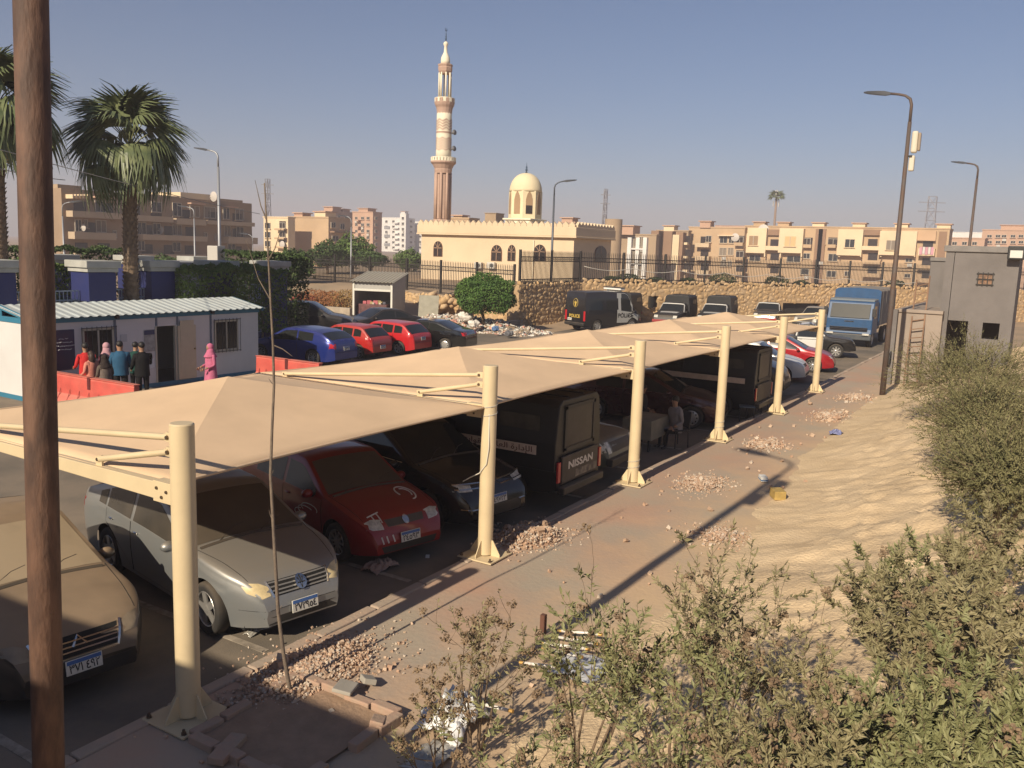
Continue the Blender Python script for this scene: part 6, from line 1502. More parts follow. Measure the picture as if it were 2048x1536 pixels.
# ================================================================== mosque
def tint(name, c, **k): return mat(name, c, k.pop('rough', 0.9), var=k.pop('var', 0.07), vscale=k.pop('vscale', 0.25), bump=0.1, bscale=4, spec=0.2, **k)
MQ = tint('mosque_ochre', (0.62, 0.49, 0.335)); MQW = tint('mosque_white', (0.72, 0.66, 0.52)); MQP = tint('minaret_rose', (0.42, 0.29, 0.225), vscale=1.0); DARKW = mat('window_dark', (0.03, 0.022, 0.02), 0.3)
FRM = mat('window_frame_brown', (0.12, 0.06, 0.035), 0.7)
mx = 64.0
def mq(px, py): p = at_x(px, py, mx); return p.y, p.z
yL, zT = mq(843, 478); yC, _ = mq(1148, 485); zT = 6.05; zB = 0.4
right = at_y(1222, 490, yC)
t = thing('mosque', 'ochre mosque hall with zigzag parapet and arched windows', 'mosque', (0, 0, 0))
XR = right.x
MB().box(mx, XR, yC, yL, zB, zT).build('wall', MQ, t)
def merlons(p0, p1, z, n):
    for k in range(n):
        a = p0.lerp(p1, k/n); b = p0.lerp(p1, (k+1)/n); d = (b-a); L = d.length; d.normalize(); ns = Vector((-d.y, d.x, 0))
        m = MB(); P = [(0.02*L, 0), (0.98*L, 0), (0.98*L, 0.18), (0.5*L, 0.48), (0.02*L, 0.18)]
        vs_ = [a+d*x+Vector((0, 0, z+zz))+ns*s_*0.13 for s_ in (-1, 1) for x, zz in P]
        m.add(vs_, [(0, 1, 2, 3, 4), (9, 8, 7, 6, 5)]+[(i, (i+1) % 5, 5+(i+1) % 5, 5+i) for i in range(5)]); m.build('merlon', MQ, t, fix=True)
MB().box(mx-0.35, XR+0.2, yC-0.35, yL+0.3, zT-0.05, zT+0.75).build('parapet', MQ, t, bevel=0.03)
MB().box(mx-0.42, XR+0.25, yC-0.42, yL+0.35, zT-0.20, zT-0.055).build('cornice', MQ, t, bevel=0.03)
merlons(Vector((mx-0.2, yC-0.2, 0)), Vector((mx-0.2, yL+0.2, 0)), zT+0.75, 28)
merlons(Vector((mx, yC-0.2, 0)), Vector((XR, yC-0.2, 0)), zT+0.75, 12)
def arch_window(y, z0, w_, h_, x=mx, face='x'):
    P = [(-w_/2, 0), (w_/2, 0), (w_/2, h_*0.55)]+[(w_/2*math.cos(a), h_*0.55+h_*0.45*math.sin(a)) for a in [R(q) for q in range(15, 180, 15)]]+[(-w_/2, h_*0.55)]
    def mk(sc_, d0, d1):
        m = MB(); n = len(P)
        f = lambda p, d: (x-d, y+p[0]*sc_, z0+p[1]*(1 if sc_ == 1 else 1.03)-(0 if sc_ == 1 else 0.05)) if face == 'x' else (y+p[0]*sc_, x-d, z0+p[1]*(1 if sc_ == 1 else 1.03)-(0 if sc_ == 1 else 0.05))
        m.add([f(p, d0) for p in P]+[f(p, d1) for p in P], [tuple(range(n)), tuple(range(n, 2*n))[::-1]]+[(i, (i+1) % n, n+(i+1) % n, n+i) for i in range(n)]); return m
    o = mk(1.16, -0.02, 0.05).build('window', FRM, t, fix=True)
    g = mk(1.0, 0.02, 0.065).build('pane', DARKW, o, fix=True)
    b = MB()
    if face == 'x':
        b.box(x-0.085, x-0.066, y-0.03, y+0.03, z0, z0+h_*0.97); b.box(x-0.085, x-0.066, y-w_/2, y+w_/2, z0+h_*0.52, z0+h_*0.57)
        for a in (45, 135): b.bar((x-0.075, y, z0+h_*0.55), (x-0.075, y+w_/2*0.95*math.cos(R(a)), z0+h_*0.55+h_*0.42*math.sin(R(a))), 0.05, 0.02, up=(1, 0, 0))
    else: b.box(y-0.03, y+0.03, x-0.085, x-0.066, z0, z0+h_*0.97)
    b.build('glazing_bar', mat('bar_tan', (0.32, 0.20, 0.13), 0.7), o)
for (px, w_) in ((876, 0.95), (993, 1.05), (1023, 0.75), (1079, 1.1)):
    y, z = mq(px, 512 if px < 900 else 521); arch_window(y, z, w_, 1.45)
pr = at_y(1200, 524, yC); arch_window(pr.x, pr.z, 2.2, 1.5, yC, 'y')
for px in (960, 986):
    y, z = mq(px, 531); o = tag(MB().box(mx-0.45, mx-0.10, y-0.42, y+0.42, z-0.28, z+0.30).build('air_conditioner', mat('ac_white', (0.55, 0.52, 0.46), 0.5), bevel=0.02), 'white air conditioner on the mosque wall, ' + ('left one' if px == 960 else 'right one'), 'air conditioner', 'air conditioners on the mosque')
    MB().lathe([(0.2, 0), (0.2, 0.02)], 16, (mx-0.47, y-0.12, z), 'x').build('fan_grille', mat('fan_dark', (0.08, 0.08, 0.08), 0.6), o)
    MB().box(mx-0.12, mx+0.02, y-0.3, y+0.3, z-0.32, z-0.28).build('bracket', IRON, o)
y, z = mq(1068, 500); MB().tube([(mx-0.08, y, 1.0), (mx-0.08, y, z+0.9)], 0.05, 6).build('downpipe', MQW, t)
# rooftop tanks
for k, px in enumerate((1085, 1107, 1129)):
    p = at_d(px, 455, 92); tag(MB().lathe([(0.62, 0), (0.62, 1.35), (0.5, 1.5), (0.15, 1.55)], 16).build('water_tank', MQW, loc=(p.x, p.y, zT-0.03), smooth=35), 'white water tank on the mosque roof, ' + ('nearest the dome', 'middle one', 'rightmost')[k], 'water tank', 'water tanks on the mosque roof')
# ---- minaret
SC = 90/1722.0
pm_ = at_d(884, 455, 90)
t = thing('minaret', 'tall rose and white minaret with two balconies and crescent finial', 'minaret', (pm_.x, pm_.y, 0))
zz = lambda y: at_d(884, y, 90).z
rr_ = lambda px: px*SC
def lat(name, prof, n, m, sm=False, phase=0.0, par=None): return MB().lathe([(rr_(r), zz(y)) for r, y in prof], n, phase=phase).build(name, m, par or t, smooth=sm)
lat('plinth', [(23, 500), (23, 452), (20, 450), (20, 441), (17.5, 439)], 8, MQP, phase=0.5)
lat('lower_shaft', [(14.5, 440), (14.5, 345)], 8, tint('minaret_brown', (0.27, 0.185, 0.15), vscale=1), phase=0.5)
for k in range(8):
    a = 2*math.pi*(k+0.5)/8; c = Vector((math.cos(a), math.sin(a), 0))*rr_(15.0); 
    MB().tube([c+Vector((0, 0, zz(440))), c+Vector((0, 0, zz(346)))], rr_(2.6), 8).build('pilaster', MQP, t, smooth=True)
    a2 = 2*math.pi*k/8; c2 = Vector((math.cos(a2), math.sin(a2), 0))*rr_(13.6); s_ = Vector((-math.sin(a2), math.cos(a2), 0))
    MB().obox(c2+Vector((0, 0, zz(394))), c2.normalized()*rr_(0.7), s_*rr_(2.2), Vector((0, 0, rr_(42)))).build('niche_panel', MQP, t)
lat('lower_collar', [(16.5, 347), (17.5, 340), (17, 338), (21, 330), (25, 326), (25, 323)], 16, MQP)
o = lat('lower_balcony', [(24.5, 323.5), (24.5, 322)], 16, MQW)
for k in range(24):
    a = 2*math.pi*k/24; MB().box(-0.05, 0.05, -0.10, 0.10, zz(323), zz(315.5)).build('baluster', MQW, o, loc=(math.cos(a)*rr_(23.6), math.sin(a)*rr_(23.6), 0), rz=a)
MB().lathe([(rr_(22.8), zz(316.5)), (rr_(24.6), zz(316.5)), (rr_(24.6), zz(315)), (rr_(22.8), zz(315))], 24, caps=False).build('handrail', MQW, o)
us = lat('upper_shaft', [(15.2, 323), (15, 300), (14.6, 240), (14.4, 214)], 28, MQW, True)
chev = tint('chevron_rose', (0.40, 0.25, 0.19))
for (ya, yb, nb, flip) in ((262, 240, 4, 1), (268, 263, 1, 0), (298, 272, 5, -1)):
    for b in range(nb):
        if flip == 0:
            MB().lathe([(rr_(15.3), zz(267)), (rr_(15.3), zz(264))], 28, caps=False).build('ring_moulding', chev, us); continue
        m = MB(); n = 56; y0 = lerp(ya, yb, b/nb); hh = rr_(2.2)
        for i in range(n+1):
            a = 2*math.pi*i/n; zg = (i % 8); zg = (zg if zg <= 4 else 8-zg)/4.0*rr_(4.6)*flip
            r_ = rr_(15.25); m.v += [(r_*math.cos(a), r_*math.sin(a), zz(y0)+zg), (r_*math.cos(a), r_*math.sin(a), zz(y0)+zg+hh)]
        m.f = [(2*i, 2*i+2, 2*i+3, 2*i+1) for i in range(n)]; m.m = [0]*n
        m.build('chevron_band', chev, us)
lat('upper_collar', [(14.6, 228), (15, 222), (16, 216), (18.5, 211), (19.5, 207), (19.5, 205)], 16, MQP)
o = lat('upper_balcony', [(19.2, 205.5), (19.2, 204)], 16, MQW)
for k in range(20):
    a = 2*math.pi*k/20; MB().box(-0.05, 0.05, -0.13, 0.13, zz(205), zz(197.5)).build('baluster', MQP if k % 2 else MQW, o, loc=(math.cos(a)*rr_(18.6), math.sin(a)*rr_(18.6), 0), rz=a)
MB().lathe([(rr_(17.6), zz(198.5)), (rr_(19.4), zz(198.5)), (rr_(19.4), zz(196.5)), (rr_(17.6), zz(196.5))], 20, caps=False).build('handrail', MQW, o)
lat('lantern_floor', [(13, 204), (13, 195)], 8, MQW)
for k in range(8):
    a = 2*math.pi*k/8; MB().tube([(math.cos(a)*rr_(11.5), math.sin(a)*rr_(11.5), zz(195)), (math.cos(a)*rr_(11.5), math.sin(a)*rr_(11.5), zz(146))], rr_(1.5), 8).build('lantern_column', MQW, t, smooth=True)
lat('lantern_cap', [(10, 148), (13, 143), (14, 136), (13, 134), (14.3, 131), (14.3, 129), (8, 128)], 8, MQP)
lat('bulb', [(9, 129), (9, 122), (8.2, 115), (5.5, 109), (3.5, 104), (3.0, 92), (4.8, 89), (4.6, 86), (2.0, 83)], 16, MQW, True)
fb = mat('finial_blue', (0.06, 0.10, 0.16), 0.4, metal=0.4)
lat('finial', [(1.2, 84), (0.8, 80), (2.2, 78), (0.8, 75), (1.8, 73), (0.7, 70), (1.3, 68), (0.5, 65), (0.4, 61)], 10, fb, True)
MB().tube([(rr_(2.6)*math.cos(R(a)), 0, zz(58.5)+rr_(3.0)*math.sin(R(a))) for a in range(-240, 61, 20)], [rr_(0.3+0.5*math.sin(math.pi*k/15)) for k in range(16)], 6).build('crescent', fb, t)
for (ya, dx) in ((300, 0), (268, 1)):
    p = Vector((-0.1, -rr_(18), zz(ya)))
    hn = MB().tube([p, p+Vector((-0.1, -0.35, 0.05)), p+Vector((-0.16, -0.55, 0.08))], [0.07, 0.12, 0.28], 10); hn.build('loudspeaker', mat('horn_grey', (0.12, 0.12, 0.13), 0.6), t, smooth=True)
    MB().tube([p, p+Vector((0.05, 0.3, 0))], 0.03, 5).build('speaker_arm', IRON, t)
# ---- dome
SD = 92/1722.0; pd = at_d(1049, 455, 92); zd = lambda y: at_d(1049, y, 92).z
t = thing('mosque_dome', 'cream dome on an octagonal drum above the mosque hall', 'dome', (pd.x, pd.y, 0), 0)
q = 36*SD*0.78
MB().box(-q, q, -q, q, zT-0.03, zd(441)).build('base', MQW, t, bevel=0.02); MB().box(-q-0.2, q+0.2, -q-0.2, q+0.2, zd(441)+0.005, zd(438)).build('cornice', MQW, t, bevel=0.02)
MB().lathe([(33*SD, zd(437.8)), (33*SD, zd(385)), (32.6*SD, zd(383))], 8, phase=0.5).build('drum', tint('dome_cream', (0.70, 0.60, 0.40)), t)
MB().lathe([(32*SD*math.cos(R(a))**0.9 if a < 88 else 0.02, zd(384)+(zd(346)-zd(384))*math.sin(R(a))) for a in range(0, 91, 6)], 32).build('dome_shell', MATS['dome_cream'], t, smooth=True)
lat2 = MB().lathe([(0.12, zd(346)), (0.06, zd(342)), (0.16, zd(340)), (0.05, zd(337)), (0.11, zd(335)), (0.03, zd(331)), (0.02, zd(325))], 8); lat2.build('finial', fb, t, smooth=True)
for k in range(8):
    a = 2*math.pi*k/8; rad = 33*SD*math.cos(math.pi/8); c = Vector((math.cos(a), math.sin(a), 0)); s_ = Vector((-c.y, c.x, 0)); w_, h_ = 0.36, 2.35; z0 = zd(429)
    P = [(-w_, 0), (w_, 0), (w_, h_*0.62), (w_*0.6, h_*0.85), (0, h_), (-w_*0.6, h_*0.85), (-w_, h_*0.62)]
    for (nm, sc_, d0, d1, mt) in (('lancet_window', 1.0, 0.0, 0.03, tint('lancet_tan', (0.33, 0.22, 0.13))),):
        m = MB(); n = len(P); f = lambda p, d: c*(rad+d)+s_*p[0]*sc_+Vector((0, 0, z0+p[1]*sc_))
        m.add([f(p, d0) for p in P]+[f(p, d1) for p in P], [tuple(range(n)), tuple(range(n, 2*n))[::-1]]+[(i, (i+1) % n, n+(i+1) % n, n+i) for i in range(n)]); o = m.build(nm, mt, t, fix=True)
        if k == 5: MB().obox(c*(rad+0.03)+Vector((0, 0, z0+0.45)), c*0.012, s_*0.34, Vector((0, 0, 0.42))).build('dark_opening', DARKW, o)
for (face, off) in (('x', -0.62), ('x', -0.28), ('x', 0.75), ('x', 1.05), ('y', -0.6), ('y', -0.25), ('y', 0.5), ('y', 0.85)):
    b = (-q-0.03, -q+0.01, off-0.1, off+0.1) if face == 'x' else (off-0.1, off+0.1, -q-0.03, -q+0.01)
    MB().box(*b, zd(458), zd(444)).build('slit_window', FRM, t)

# ================================================================== apartment blocks (walls square to the lot)
WG = mat('apt_glass', (0.03, 0.032, 0.035), 0.2); WFR = mat('apt_frame', (0.42, 0.37, 0.30), 0.7); SHUT = mat('apt_shutter', (0.20, 0.16, 0.12), 0.7); ACW = mat('ac_pale', (0.50, 0.47, 0.42), 0.6)
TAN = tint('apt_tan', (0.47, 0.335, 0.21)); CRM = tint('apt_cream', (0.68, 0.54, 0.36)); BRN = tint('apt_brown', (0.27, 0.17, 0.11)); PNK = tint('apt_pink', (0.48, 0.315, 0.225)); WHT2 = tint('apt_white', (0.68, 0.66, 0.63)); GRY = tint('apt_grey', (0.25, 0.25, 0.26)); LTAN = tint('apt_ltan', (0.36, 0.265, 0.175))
class Block:
    def __init__(s, label, xl, xc, xr, ytop, d, wall, zb=-1.0, name='apartment_block', group='apartment blocks', cap=0.25):
        s.C = at_d(xc, ytop, d); s.t = thing(name, label, 'building', (0, 0, 0), group=group); s.wall = wall
        s.yL = at_x(xl, ytop, s.C.x).y; s.xR = at_y(xr, ytop, s.C.y).x if xr > xc else s.C.x+9
        s.xR = min(s.xR, s.C.x+70); s.zt = s.C.z
        if s.yL < s.C.y+0.5: s.yL = s.C.y+8
        MB().box(s.C.x, s.xR, s.C.y, s.yL, zb, s.zt).build('wall', wall, s.t)
        if cap: MB().box(s.C.x-0.12, s.xR+0.12, s.C.y-0.12, s.yL+0.12, s.zt, s.zt+cap).build('parapet', wall, s.t)
    def p(s, face, px, py):       # pixel -> (along, z) on the sunny (x) or shady (y) face
        if face == 'x': q = at_x(px, py, s.C.x); return q.y, q.z
        q = at_y(px, py, s.C.y); return q.x, q.z
    def bx(s, face, a0, a1, z0, z1, d0, d1, name, m, par=None, bevel=0):
        a0, a1 = min(a0, a1), max(a0, a1)
        if face == 'x': M = MB().box(s.C.x-d1, s.C.x-d0, a0, a1, z0, z1)
        else: M = MB().box(a0, a1, s.C.y-d1, s.C.y-d0, z0, z1)
        return M.build(name, m, par or s.t, bevel=bevel)
    def win(s, face, x0, y0, x1, y1, m=None, sill=True):
        (a0, z1), (a1, z0) = s.p(face, x0, y0), s.p(face, x1, y1)
        if z1 < z0: z0, z1 = z1, z0
        a0, a1 = min(a0, a1), max(a0, a1)
        o = s.bx(face, a0, a1, z0, z1, -0.05, 0.03, 'window', m or WG)
        M = MB(); e = 0.09
        for (u0, u1, v0, v1) in ((a0-e, a0, z0-e, z1+e), (a1, a1+e, z0-e, z1+e), (a0, a1, z1, z1+e), (a0, a1, z0-e, z0), ((a0+a1)/2-0.04, (a0+a1)/2+0.04, z0, z1)):
            if face == 'x': M.box(s.C.x-0.14, s.C.x+0.0, u0, u1, v0, v1)
            else: M.box(u0, u1, s.C.y-0.14, s.C.y-0.0, v0, v1)
        M.build('frame', WFR, o)
        if face == 'x' and len(s.t.children) % 4 == 1 and a1-a0 < 4: s.bx(face, a0-0.1, a0+0.75, z0-0.95, z0-0.35, 0.05, 0.45, 'air_conditioner_unit', ACW, o)
        if sill: s.bx(face, a0-0.2, a1+0.2, z0-e-0.1, z0-e, 0.0, 0.28, 'sill', s.wall, o)
        return o
    def proud(s, face, x0, y0, x1, y1, m, d=0.8, name='bay', bevel=0):
        (a0, z1), (a1, z0) = s.p(face, x0, y0), s.p(face, x1, y1); return s.bx(face, a0, a1, min(z0, z1), max(z0, z1), 0, d, name, m, bevel=bevel)
    def balcony(s, face, x0, y0, x1, y1, m=None, d=1.3, open_h=1.7):
        m = m or s.wall; (a0, z1), (a1, z0) = s.p(face, x0, y0), s.p(face, x1, y1); z0, z1 = min(z0, z1), max(z0, z1)
        o = s.bx(face, a0, a1, z0, z0+0.18, 0, d, 'balcony', m)
        s.bx(face, a0, a1, z0+0.18, z1, d-0.15, d, 'parapet', m, o)
        lo, hi = min(a0, a1), max(a0, a1)
        s.bx(face, lo, lo+0.12, z0+0.18, z1, 0, d-0.15, 'side_parapet', m, o); s.bx(face, hi-0.12, hi, z0+0.18, z1, 0, d-0.15, 'side_parapet', m, o)
        w_ = hi-lo; n = max(1, int(w_/3.2))
        for k in range(n):
            c = lo+(k+0.5)*w_/n; s.bx(face, c-0.9, c+0.9, z0+0.2, z1+open_h-0.25, -0.02, 0.04, 'balcony_shade_panel', DARKW, o)  # dark panel stands in for the shaded opening behind the balcony
        return o
    def roof_house(s, fx, fy, w_, h_, m=None):
        w_ *= 0.6; h_ *= 0.55
        x = lerp(s.C.x, s.xR, fx); y = lerp(s.C.y, s.yL, fy); MB().box(x-w_/2, x+w_/2, y-w_/2, y+w_/2, s.zt, s.zt+h_).build('stair_house', m or s.wall, s.t)
        MB().box(x-w_/2-0.3, x+w_/2+0.3, y-w_/2-0.3, y+w_/2+0.3, s.zt+h_, s.zt+h_+0.2).build('stair_roof', PNK, s.t)
    def dish(s, face, px, py, r=0.5):
        a, z = s.p(face, px, py); m = MB(); q = Vector((s.C.x-0.7, a, z)) if face == 'x' else Vector((a, s.C.y-0.7, z))
        m.lathe([(r, 0.12*r), (r*0.6, 0.0), (0.02, -0.05)], 12, q, 'x'); m.tube([q, q+(Vector((0.8, 0, -0.1)) if face == 'x' else Vector((0, 0.8, -0.1)))], 0.04, 5); m.build('satellite_dish', mat('dish_pale', (0.5, 0.46, 0.42), 0.6), s.t, smooth=30)
# -- left block: long shaded front with balconies
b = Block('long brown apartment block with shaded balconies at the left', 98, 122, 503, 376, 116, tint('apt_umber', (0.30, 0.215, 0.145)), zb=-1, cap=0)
b2 = b
for (x0, y0, x1, y1) in ((132, 421, 240, 439), (246, 429, 334, 445), (340, 436, 400, 451), (402, 440, 497, 453), (136, 463, 220, 480), (272, 468, 402, 483), (445, 473, 503, 488), (140, 505, 230, 520), (272, 507, 400, 520), (445, 509, 503, 520)):
    b.balcony('y', x0, y0, x1, y1, tint('apt_band', (0.43, 0.335, 0.235)), 1.5, 1.6)
for (x0, y0, x1, y1) in ((190, 402, 210, 424), (248, 401, 262, 425), (303, 404, 322, 424), (345, 406, 362, 432), (380, 412, 398, 434), (408, 414, 430, 436), (446, 416, 458, 438), (470, 418, 486, 440), (192, 441, 211, 464), (226, 462, 232, 475), (274, 445, 291, 468), (305, 447, 320, 468), (345, 450, 362, 470), (408, 466, 413, 478), (430, 468, 434, 480), (448, 452, 460, 472), (472, 454, 486, 474), (150, 440, 162, 462), (168, 440, 174, 455), (275, 482, 288, 500), (345, 485, 360, 502), (455, 488, 470, 504)):
    b.win('y', x0, y0, x1, y1, SHUT if (x0+y0) % 3 == 0 else WG)
for (x0, y0, x1, y1) in ((183, 392, 218, 398), (375, 405, 404, 410), (440, 412, 470, 416)): b.proud('y', x0, y0, x1, y1, PNK, 0.9, 'awning')
for k in range(6): b.proud('y', 131+k*6.5, 388.5, 134+k*6.5, 397, CRM, 1.6, 'pergola_beam')
for (x0, x1, yt, m_) in ((122, 168, 368, LTAN), (272, 366, 387, LTAN), (368, 445, 384, CRM), (445, 492, 397, LTAN)):
    (a0, z1), (a1, _) = b.p('y', x0, yt), b.p('y', x1, yt); MB().box(a0, a1, b.C.y+0.8, b.C.y+9, b.zt-2.5, max(z1, b.zt+0.2)).build('roof_storey', m_, b.t)
b.dish('y', 420, 393, 0.8); b.dish('y', 316, 460, 0.5); b.dish('y', 160, 455, 0.5)
# -- middle distance
b = Block('tan apartment block with blank sunlit gable left of centre', 575, 657, 702, 436, 175, TAN, zb=0)
for (x0, y0, x1, y1) in ((662, 445, 670, 455), (680, 448, 688, 458), (664, 472, 676, 482), (690, 474, 698, 484)): b.win('y', x0, y0, x1, y1)
for y in (462, 484): b.proud('y', 660, y, 702, y+5, BRN, 1.2, 'balcony_slab')
b.roof_house(0.4, 0.3, 5, 2.2, CRM); b.roof_house(0.3, 0.8, 4, 1.6, PNK)
b = Block('narrow cream stair tower with window columns left of the tan block', 527, 576, 590, 436, 172, CRM, zb=0)
for y in (446, 464, 482):
    b.win('x', 531, y, 541, y+11); b.win('x', 560, y, 571, y+10); b.balcony('x', 556, y+11, 575, y+15, TAN, 1.0)
b.dish('x', 569, 489, 0.7)
b = Block('brown six-storey block with sunlit end behind the trees', 705, 746, 764, 425, 255, PNK, zb=1)
for k in range(6):
    y = 434+k*13; b.win('x', 734, y, 739, y+5); b.win('x', 723, y, 728, y+5); b.win('x', 711, y, 715, y+5); b.proud('x', 716, y+6, 722, y+9, PNK, 1.2, 'balcony')
    b.win('y', 750, y, 754, y+5)
b.roof_house(0.5, 0.5, 6, 2.0)
b = Block('brown block with dark stair recess behind the tan gable', 640, 664, 706, 423, 262, PNK, zb=1)
for k in range(6):
    y = 432+k*13; b.win('x', 646, y, 652, y+5); b.win('y', 675, y, 680, y+5); b.win('y', 690, y, 696, y+5)
b.roof_house(0.3, 0.5, 6, 2.4); b.roof_house(0.8, 0.5, 5, 1.8)
b = Block('white and grey tower block left of the minaret', 764, 800, 830, 436, 430, WHT2, zb=2)
for k in range(6):
    y = 441+k*10.4
    for x in (771, 785): b.win('x', x, y, x+4, y+4)
    b.proud('x', 790, y+4, 799, y+6, WHT2, 1.4, 'balcony'); b.win('y', 806, y, 811, y+4); b.win('y', 820, y, 824, y+4)
for k in range(3): b.proud('x', 769, 452+k*17, 780, 458+k*17, GRY, 0.25, 'grey_panel')
b = Block('white stair tower rising from the white block', 800, 812, 818, 428, 425, WHT2, zb=2)
for k in range(6): b.win('x', 804, 434+k*11, 808, 439+k*11)
b.roof_house(0.5, 0.5, 4, 2.0)
b = Block('low white block right of the white tower', 820, 858, 872, 444, 440, WHT2, zb=2)
for k in range(5):
    for x in (826, 838, 848): b.win('x', x, 449+k*11, x+4, 453+k*11)
b = Block('tan house behind the mosque between minaret and dome', 900, 938, 958, 438, 150, TAN, zb=0)
for (x0, y0) in ((912, 446), (940, 446)): b.win('x' if x0 < 938 else 'y', x0, y0, x0+8, y0+12)
b.roof_house(0.3, 0.6, 3, 0.9)
b = Block('plain tan gable just left of the dome', 970, 992, 1008, 427, 140, LTAN, zb=0, cap=0.1)
b = Block('pinkish houses right of the dome', 1118, 1150, 1164, 446, 170, PNK, zb=0)
for x0 in (1124, 1136, 1154): b.win('x' if x0 < 1150 else 'y', x0, 452, x0+5, 460)
b.roof_house(0.4, 0.5, 4, 1.6)
# -- right-hand row, sunlit fronts
FX = 184.0
def rb(label, x0, x1, ytop, wall, dx=0.0, **k):
    P = at_x(x1, ytop, FX+dx); d = (P-CAM).dot(HF); return Block(label, x0, x1, x1+6, ytop, d, wall, **k)
b = rb('tan apartment block with white window strip right of the mosque', 1236, 1313, 471, LTAN, -20)
b.roof_house(0.3, 0.75, 6, 3.2, PNK)
b.proud('x', 1259, 475, 1262, 560, WHT2, 0.9, 'white_fin'); b.proud('x', 1290, 475, 1293, 552, WHT2, 0.9, 'white_fin'); b.proud('x', 1274, 475, 1277, 556, WHT2, 0.5, 'white_fin')
for y in (474, 503, 531):
    b.win('x', 1263.5, y, 1273, y+20, SHUT, False); b.win('x', 1278.5, y, 1288.5, y+20, SHUT, False); b.proud('x', 1259, y+22, 1293, y+26, WHT2, 0.7, 'white_band')
o = MB().lathe([(1.6, -1), (1.6, b.zt+2.2)], 28); p = at_d(1227, 450, 160); tag(o.build('round_tower', LTAN, loc=(p.x, p.y, 0), smooth=40), 'plain round tan tower right of the mosque', 'tower')
b = rb('dark stepped block with deep recesses between tan blocks', 1313, 1377, 463, LTAN, -6)
b.proud('x', 1313, 462, 1322, 565, BRN, 3.0, 'pier'); b.proud('x', 1335, 463, 1346, 565, BRN, 2.2, 'pier'); b.proud('x', 1354, 470, 1361, 565, CRM, 2.5, 'pier'); b.proud('x', 1361, 465, 1367, 565, BRN, 2.0, 'pier')
for y in (478, 505, 532):
    b.win('x', 1322.5, y, 1333, y+13); b.balcony('x', 1367, y+7, 1378, y+12, CRM, 1.2)
b.roof_house(0.5, 0.6, 4, 2.0, CRM)
b = rb('tan apartment block with curved pale balconies', 1378, 1490, 457, TAN, -3)
for y in (486, 512, 540): b.balcony('x', 1395, y, 1422, y+9, tint('apt_pale', (0.56, 0.43, 0.29)), 1.6)
for (x0, y0, x1, y1) in ((1413, 472, 1422, 484), (1441, 473, 1454, 486), (1459, 473, 1467, 486), (1440, 496, 1452, 511), (1457, 496, 1466, 510), (1442, 522, 1452, 533), (1457, 522, 1462, 533)): b.win('x', x0, y0, x1, y1, SHUT if y0 > 490 else WG)
for y in (474, 503, 532): b.win('x', 1473, y, 1486, y+12); b.balcony('x', 1471, y+11, 1488, y+18, TAN, 1.1)
b.proud('x', 1438, 470, 1470, 472.5, CRM, 1.0, 'awning'); b.dish('x', 1472, 475, 0.9); b.roof_house(0.4, 0.7, 4, 2.4, PNK)
b = rb('long cream apartment block with projecting upper bays at the right', 1490, 1900, 459, TAN, 0, zb=-1.5)
for (x0, x1, yt, m_) in ((1491, 1534, 456, CRM), (1563, 1607, 457, CRM), (1680, 1725, 459, CRM), (1763, 1832, 462, CRM)):
    b.proud('x', x0, yt, x1, 507 if x1 < 1620 else 512, m_, 1.5, 'bay', 0.05)
    b.proud('x', x0, 507 if x1 < 1620 else 512, x0+2, 514, CRM, 1.5, 'bracket'); b.proud('x', x1-2, 507 if x1 < 1620 else 512, x1, 514, CRM, 1.5, 'bracket')
for (x0, x1) in ((1535, 1562), (1727, 1762)):
    b.proud('x', x0, 459, x1, 471, BRN, 0.6, 'roof_panel')
    for y in (492, 520, 546): b.balcony('x', x0, y, x1, y+9, CRM if y < 500 else TAN, 1.4)
for (x0, y0, x1, y1) in ((1608, 477, 1620, 489), (1608, 507, 1619, 517), (1603, 538, 1617, 549), (1643, 478, 1650, 488), (1657, 478, 1676, 491), (1658, 508, 1674, 522), (1640, 508, 1646, 520), (1655, 542, 1671, 554), (1690, 543, 1700, 552), (1812, 482, 1828, 491), (1812, 517, 1824, 524), (1810, 548, 1820, 555), (1500, 510, 1520, 522), (1575, 512, 1600, 524), (1472, 536, 1482, 546)): b.win('x', x0, y0, x1, y1, WG)
for x in (1607, 1656): b.balcony('x', x, 489, x+17, 496, TAN, 1.0)
def bay_win(x0, y0, x1, y1, m_):
    (a0, z1), (a1, z0) = b.p('x', x0, y0), b.p('x', x1, y1); o = b.bx('x', a0, a1, z0, z1, 1.5, 1.56, 'window', m_); b.bx('x', a0+0.2, a1-0.2, z0-0.15, z0-0.03, 1.5, 1.8, 'sill', CRM, o); b.bx('x', (a0+a1)/2-0.06, (a0+a1)/2+0.06, z0, z1, 1.561, 1.62, 'mullion', WFR, o)
bay_win(1503, 472, 1519, 491, tint('panel_tan', (0.30, 0.2, 0.12))); bay_win(1574, 473, 1594, 493, tint('panel_cream', (0.60, 0.42, 0.22))); bay_win(1694, 479, 1711, 495, WG); bay_win(1776, 481, 1793, 500, SHUT)
b.proud('x', 1633, 458, 1636, 585, BRN, 0.4, 'downpipe'); b.proud('x', 1639, 458, 1642, 585, BRN, 0.4, 'downpipe')
b.balcony('x', 1839, 497, 1870, 512, CRM, 1.6); b.balcony('x', 1836, 530, 1870, 540, TAN, 1.4); b.balcony('x', 1836, 556, 1870, 566, TAN, 1.4)
b.proud('x', 1836, 462, 1872, 482, tint('apt_peach', (0.52, 0.35, 0.22)), 0.9, 'top_panel'); b.proud('x', 1879, 463, 1882, 580, BRN, 0.3, 'downpipe')
(a0, z1), (a1, z0) = b.p('x', 1842, 495), b.p('x', 1868, 511)
